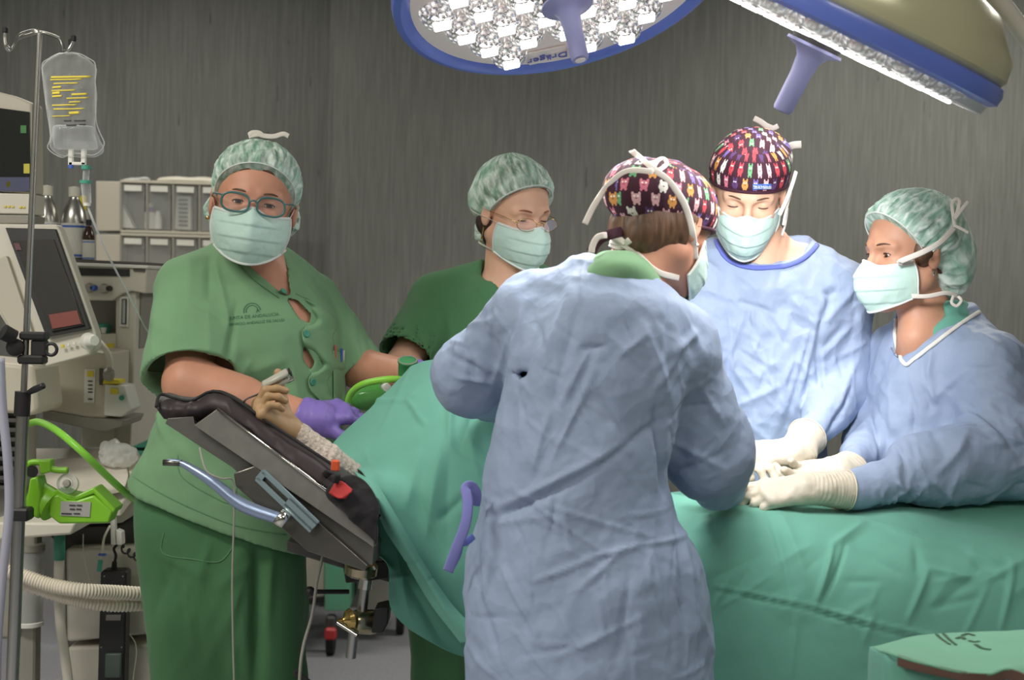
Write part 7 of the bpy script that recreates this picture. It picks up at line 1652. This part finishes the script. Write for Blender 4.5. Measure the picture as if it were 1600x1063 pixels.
def surgeon_c():
    Y = 3.3
    root = thing('person', 'person in blue gown and green net cap, facing left at the right edge', 'person', (0.98, 3.3, 0))
    H = frame(W(1417, 394, 3.25), (-0.93, -0.34, -0.10), 0, 1.08)
    T = [(478, 1425, 1518, .07), (495, 1412, 1526, .09), (520, 1396, 1552, .12), (560, 1376, 1592, .14), (620, 1360, 1612, .15), (680, 1346, 1622, .16), (740, 1338, 1630, .165), (800, 1336, 1640, .17), (950, 1336, 1650, .17), (1150, 1336, 1660, .18)]
    la = wpts([(1540, 578, 3.17), (1578, 712, 3.10), (1335, 766, 2.96)]); ra = wpts([(1405, 560, 3.42), (1362, 690, 3.36), (1328, 728, 3.10)])
    legs = [wpts([(1450, 850, Y), (1450, 1390, Y)]), wpts([(1560, 850, Y), (1560, 1390, Y)])]
    h1 = hframe(W(1262, 764, 2.93), (-0.97, 0.02, -0.14), (-0.15, -0.55, 0.85)); h2 = hframe(W(1318, 735, 3.06), (-0.93, -0.25, -0.18), (0.1, 0.75, -0.6))
    c1 = ((10, 25, 20), (18, 32, 25), (25, 40, 25), (30, 45, 30)); c2 = ((14, 18, 12), (12, 18, 12), (14, 20, 12), (18, 24, 15))
    th1 = ((0.45, 0.85, -0.25), (0.1, 1.0, -0.1)); th2 = ((0.95, 0.35, 0.1), (0.75, 0.75, 0.1))
    S = SDF(); add_head(S, H, 0.95, 0.8, neck=tuple(W(1448, 500, 3.3)), neck_r=(0.050, 0.058))
    S.loft(rows_px(Y, T[:8]), 0.03, shrink=0.02); S.cone(W(1440, 475, 3.27), W(1432, 530, 3.24), 0.045, 0.045, 0.03)
    S.chain(la, [0.05, 0.042, 0.028], 0.02); S.chain(ra, [0.05, 0.042, 0.028], 0.02)
    S.cone(la[2], W(1262, 764, 2.93), 0.027, 0.025, 0.01)
    add_hand(S, h1, 1, c1, r=-0.003, thumb=th1); add_hand(S, h2, 1, c2, r=-0.003, thumb=th2)
    for l in legs: S.chain(l, [0.09, 0.045], 0.03)
    sdf_obj(S, 'body', M['skin3'], root, 0.010, [(tp(H, (0, 0, 0)), 0.125, 0.0022)])
    add_eyes(H, root, (0.02, 0.97, -0.22)); brows(H, root, M['hair_brown']); lashes(H, root, 0.8)
    glove_obj(root, h1, 1, c1, th1, la[2], W(1262, 764, 2.93), (0.041, 0.031), 0.092, seed=6)
    glove_obj(root, h2, 1, c2, th2, ra[2], W(1318, 735, 3.06), (0.034, 0.028), 0.03, seed=7)
    bh = [((0, -.016, .034), (.080, .100, .085)), ((0, -.06, -.03), (.062, .05, .06))]
    cap('hair', H, root, M['hair_brown'], bh, (0, .026, .030), (0, -.80, .60), 0.001, res=0.005)
    for sd in (-1, 1):
        S = SDF(); S.ell((sd*.060, .004, .0), (.021, .024, .034), 0.01, M=H); sdf_obj(S, 'hair', M['hair_brown'], root, 0.004)
    bl = [((0, -.022, .046), (.090, .112, .088)), ((0, -.085, -.018), (.078, .070, .092))]
    cap('bouffant_cap', H, root, M['net'], bl, (0, .03, .026), (0, -.80, .60), 0.006, 40, 51, 0.003, band=M['maskw'], band_r=0.0016)
    mk, cr = face_mask(H, root, 1.04, 0.004, 0.0, 54)
    R = lambda nm, L, w=0.011, n=(0, -1, 0): ribbon(nm, [tuple(W(x, y, z)) for x, y, z in L], w, M['tie'], root, n)
    t = cr[0]; b = cr[1]
    ribbon('mask_tie', [t, tuple(W(1405, 410, 3.15)), tuple(W(1440, 395, 3.125)), tuple(W(1470, 378, 3.13)), tuple(W(1492, 355, 3.17))], 0.013, M['tie'], root)
    ribbon('mask_tie', [b, tuple(W(1425, 463, 3.17)), tuple(W(1450, 463, 3.17)), tuple(W(1478, 458, 3.18)), tuple(W(1496, 463, 3.2))], 0.010, M['tie'], root)
    R('mask_tie', [(1492, 355, 3.17), (1489, 335, 3.17), (1488, 318, 3.17), (1494, 311, 3.17), (1499, 316, 3.17), (1493, 340, 3.165)], 0.008); R('mask_tie', [(1492, 342, 3.16), (1502, 328, 3.16), (1513, 315, 3.16)], 0.009)
    R('mask_tie', [(1490, 352, 3.16), (1503, 358, 3.16), (1513, 364, 3.16)], 0.007)
    R('mask_tie', [(1490, 462, 3.18), (1487, 473, 3.17), (1495, 478, 3.17), (1502, 470, 3.17), (1497, 463, 3.18)], 0.007)
    MB().lathe(tp(H, (-.082, -.004, -.044)), (0, 0, -1), [(0.0001, -0.006), (0.003, -0.003), (0.003, 0.004), (0.0001, 0.007)], 12).build('earring', M['chrome'], root, True)
    S = SDF(); S.loft(rows_px(3.29, [(468, 1426, 1508, .055), (490, 1413, 1522, .08), (530, 1400, 1548, .105), (600, 1392, 1565, .12)]), 0.02)
    poly_cut(S, wpts([(1416, 468, 3.18), (1420, 548, 3.18), (1486, 494, 3.18), (1480, 468, 3.18)]), 2.9, 3.26); S.cone(W(1432, 420, 3.26), W(1446, 492, 3.28), 0.048, 0.056, 0.004, True)
    sdf_obj(S, 'scrub_collar', M['teal'] if False else M['drape'], root, 0.006)
    F = [(1375, 560, 1358, 740, 14, 6), (1400, 590, 1395, 700, 9, 5), (1440, 560, 1450, 640, 10, -8), (1455, 545, 1445, 600, 12, 10), (1440, 595, 1460, 630, 9, 8), (1460, 620, 1500, 570, 9, 6), (1500, 500, 1560, 560, 12, 6), (1480, 620, 1520, 680, 12, 6), (1430, 625, 1425, 680, 10, -8), (1375, 640, 1372, 720, 6, -8),
         (1520, 600, 1590, 650, 10, 7), (1540, 560, 1590, 600, 10, 6), (1550, 640, 1600, 660, 9, 6), (1500, 665, 1560, 680, 9, 8), (1420, 720, 1480, 665, 12, 9), (1430, 790, 1450, 720, 10, 6), (1480, 790, 1540, 740, 9, 6), (1400, 720, 1470, 780, 9, 6), (1530, 720, 1580, 700, 9, 5), (1340, 770, 1380, 740, 8, 6), (1355, 730, 1372, 745, 6, 6), (1335, 745, 1345, 790, 6, 6), (1365, 795, 1400, 740, 7, 6)]
    F += rfolds(22, (1480, 520, 1600, 780), 45, 50, 60, 7, 4, 71)+rfolds(14, (1360, 560, 1440, 760), 85, 25, 70, 8, 4, 72)+rfolds(10, (1330, 735, 1400, 790), 80, 60, 30, 5, 4, 73)
    def ex(S):
        S.cone(W(1498, 512, Y), W(1535, 570, 3.2), 0.04, 0.078, 0.04); S.cone(W(1425, 505, 3.34), W(1405, 560, 3.42), 0.04, 0.07, 0.04)
        S.cone(W(1578, 712, 3.10), W(1440, 735, 3.05), 0.085, 0.078, 0.03)
    g = gown(root, T, Y, [(la, [0.086, 0.092, 0.037]), (ra, [0.075, 0.062, 0.033])], [(W(1432, 420, 3.26), W(1446, 498, 3.28), 0.062, 0.070)], F, 43, extra=ex,
             cuts=[(wpts([(1404, 468, 3.17), (1406, 530, 3.17), (1417, 560, 3.17), (1518, 486, 3.17), (1516, 468, 3.17)]), 2.9, 3.27)])
    GB = bvh(g)
    strip_on(GB, [(1399, 500), (1399, 530), (1404, 552), (1415, 570), (1428, 562), (1450, 545), (1480, 522), (1508, 502), (1530, 488)], 0.010, 'neck_binding', M['white_trim'], g, 0.002, 0.003)
    for l in legs:
        S = SDF(); S.chain(l, [0.11]+[0.085]*(len(l)-1), 0.02); S.cut((0, 0, 0.05), (0, 0, -1)); sdf_obj(S, 'trouser_leg', M['scrub2'], root, 0.012)
    shoes(root, [(l[1][0], 3.28) for l in legs], (-1, 0))
nurse_one(); nurse_two(); surgeon_a(); surgeon_b(); surgeon_c()
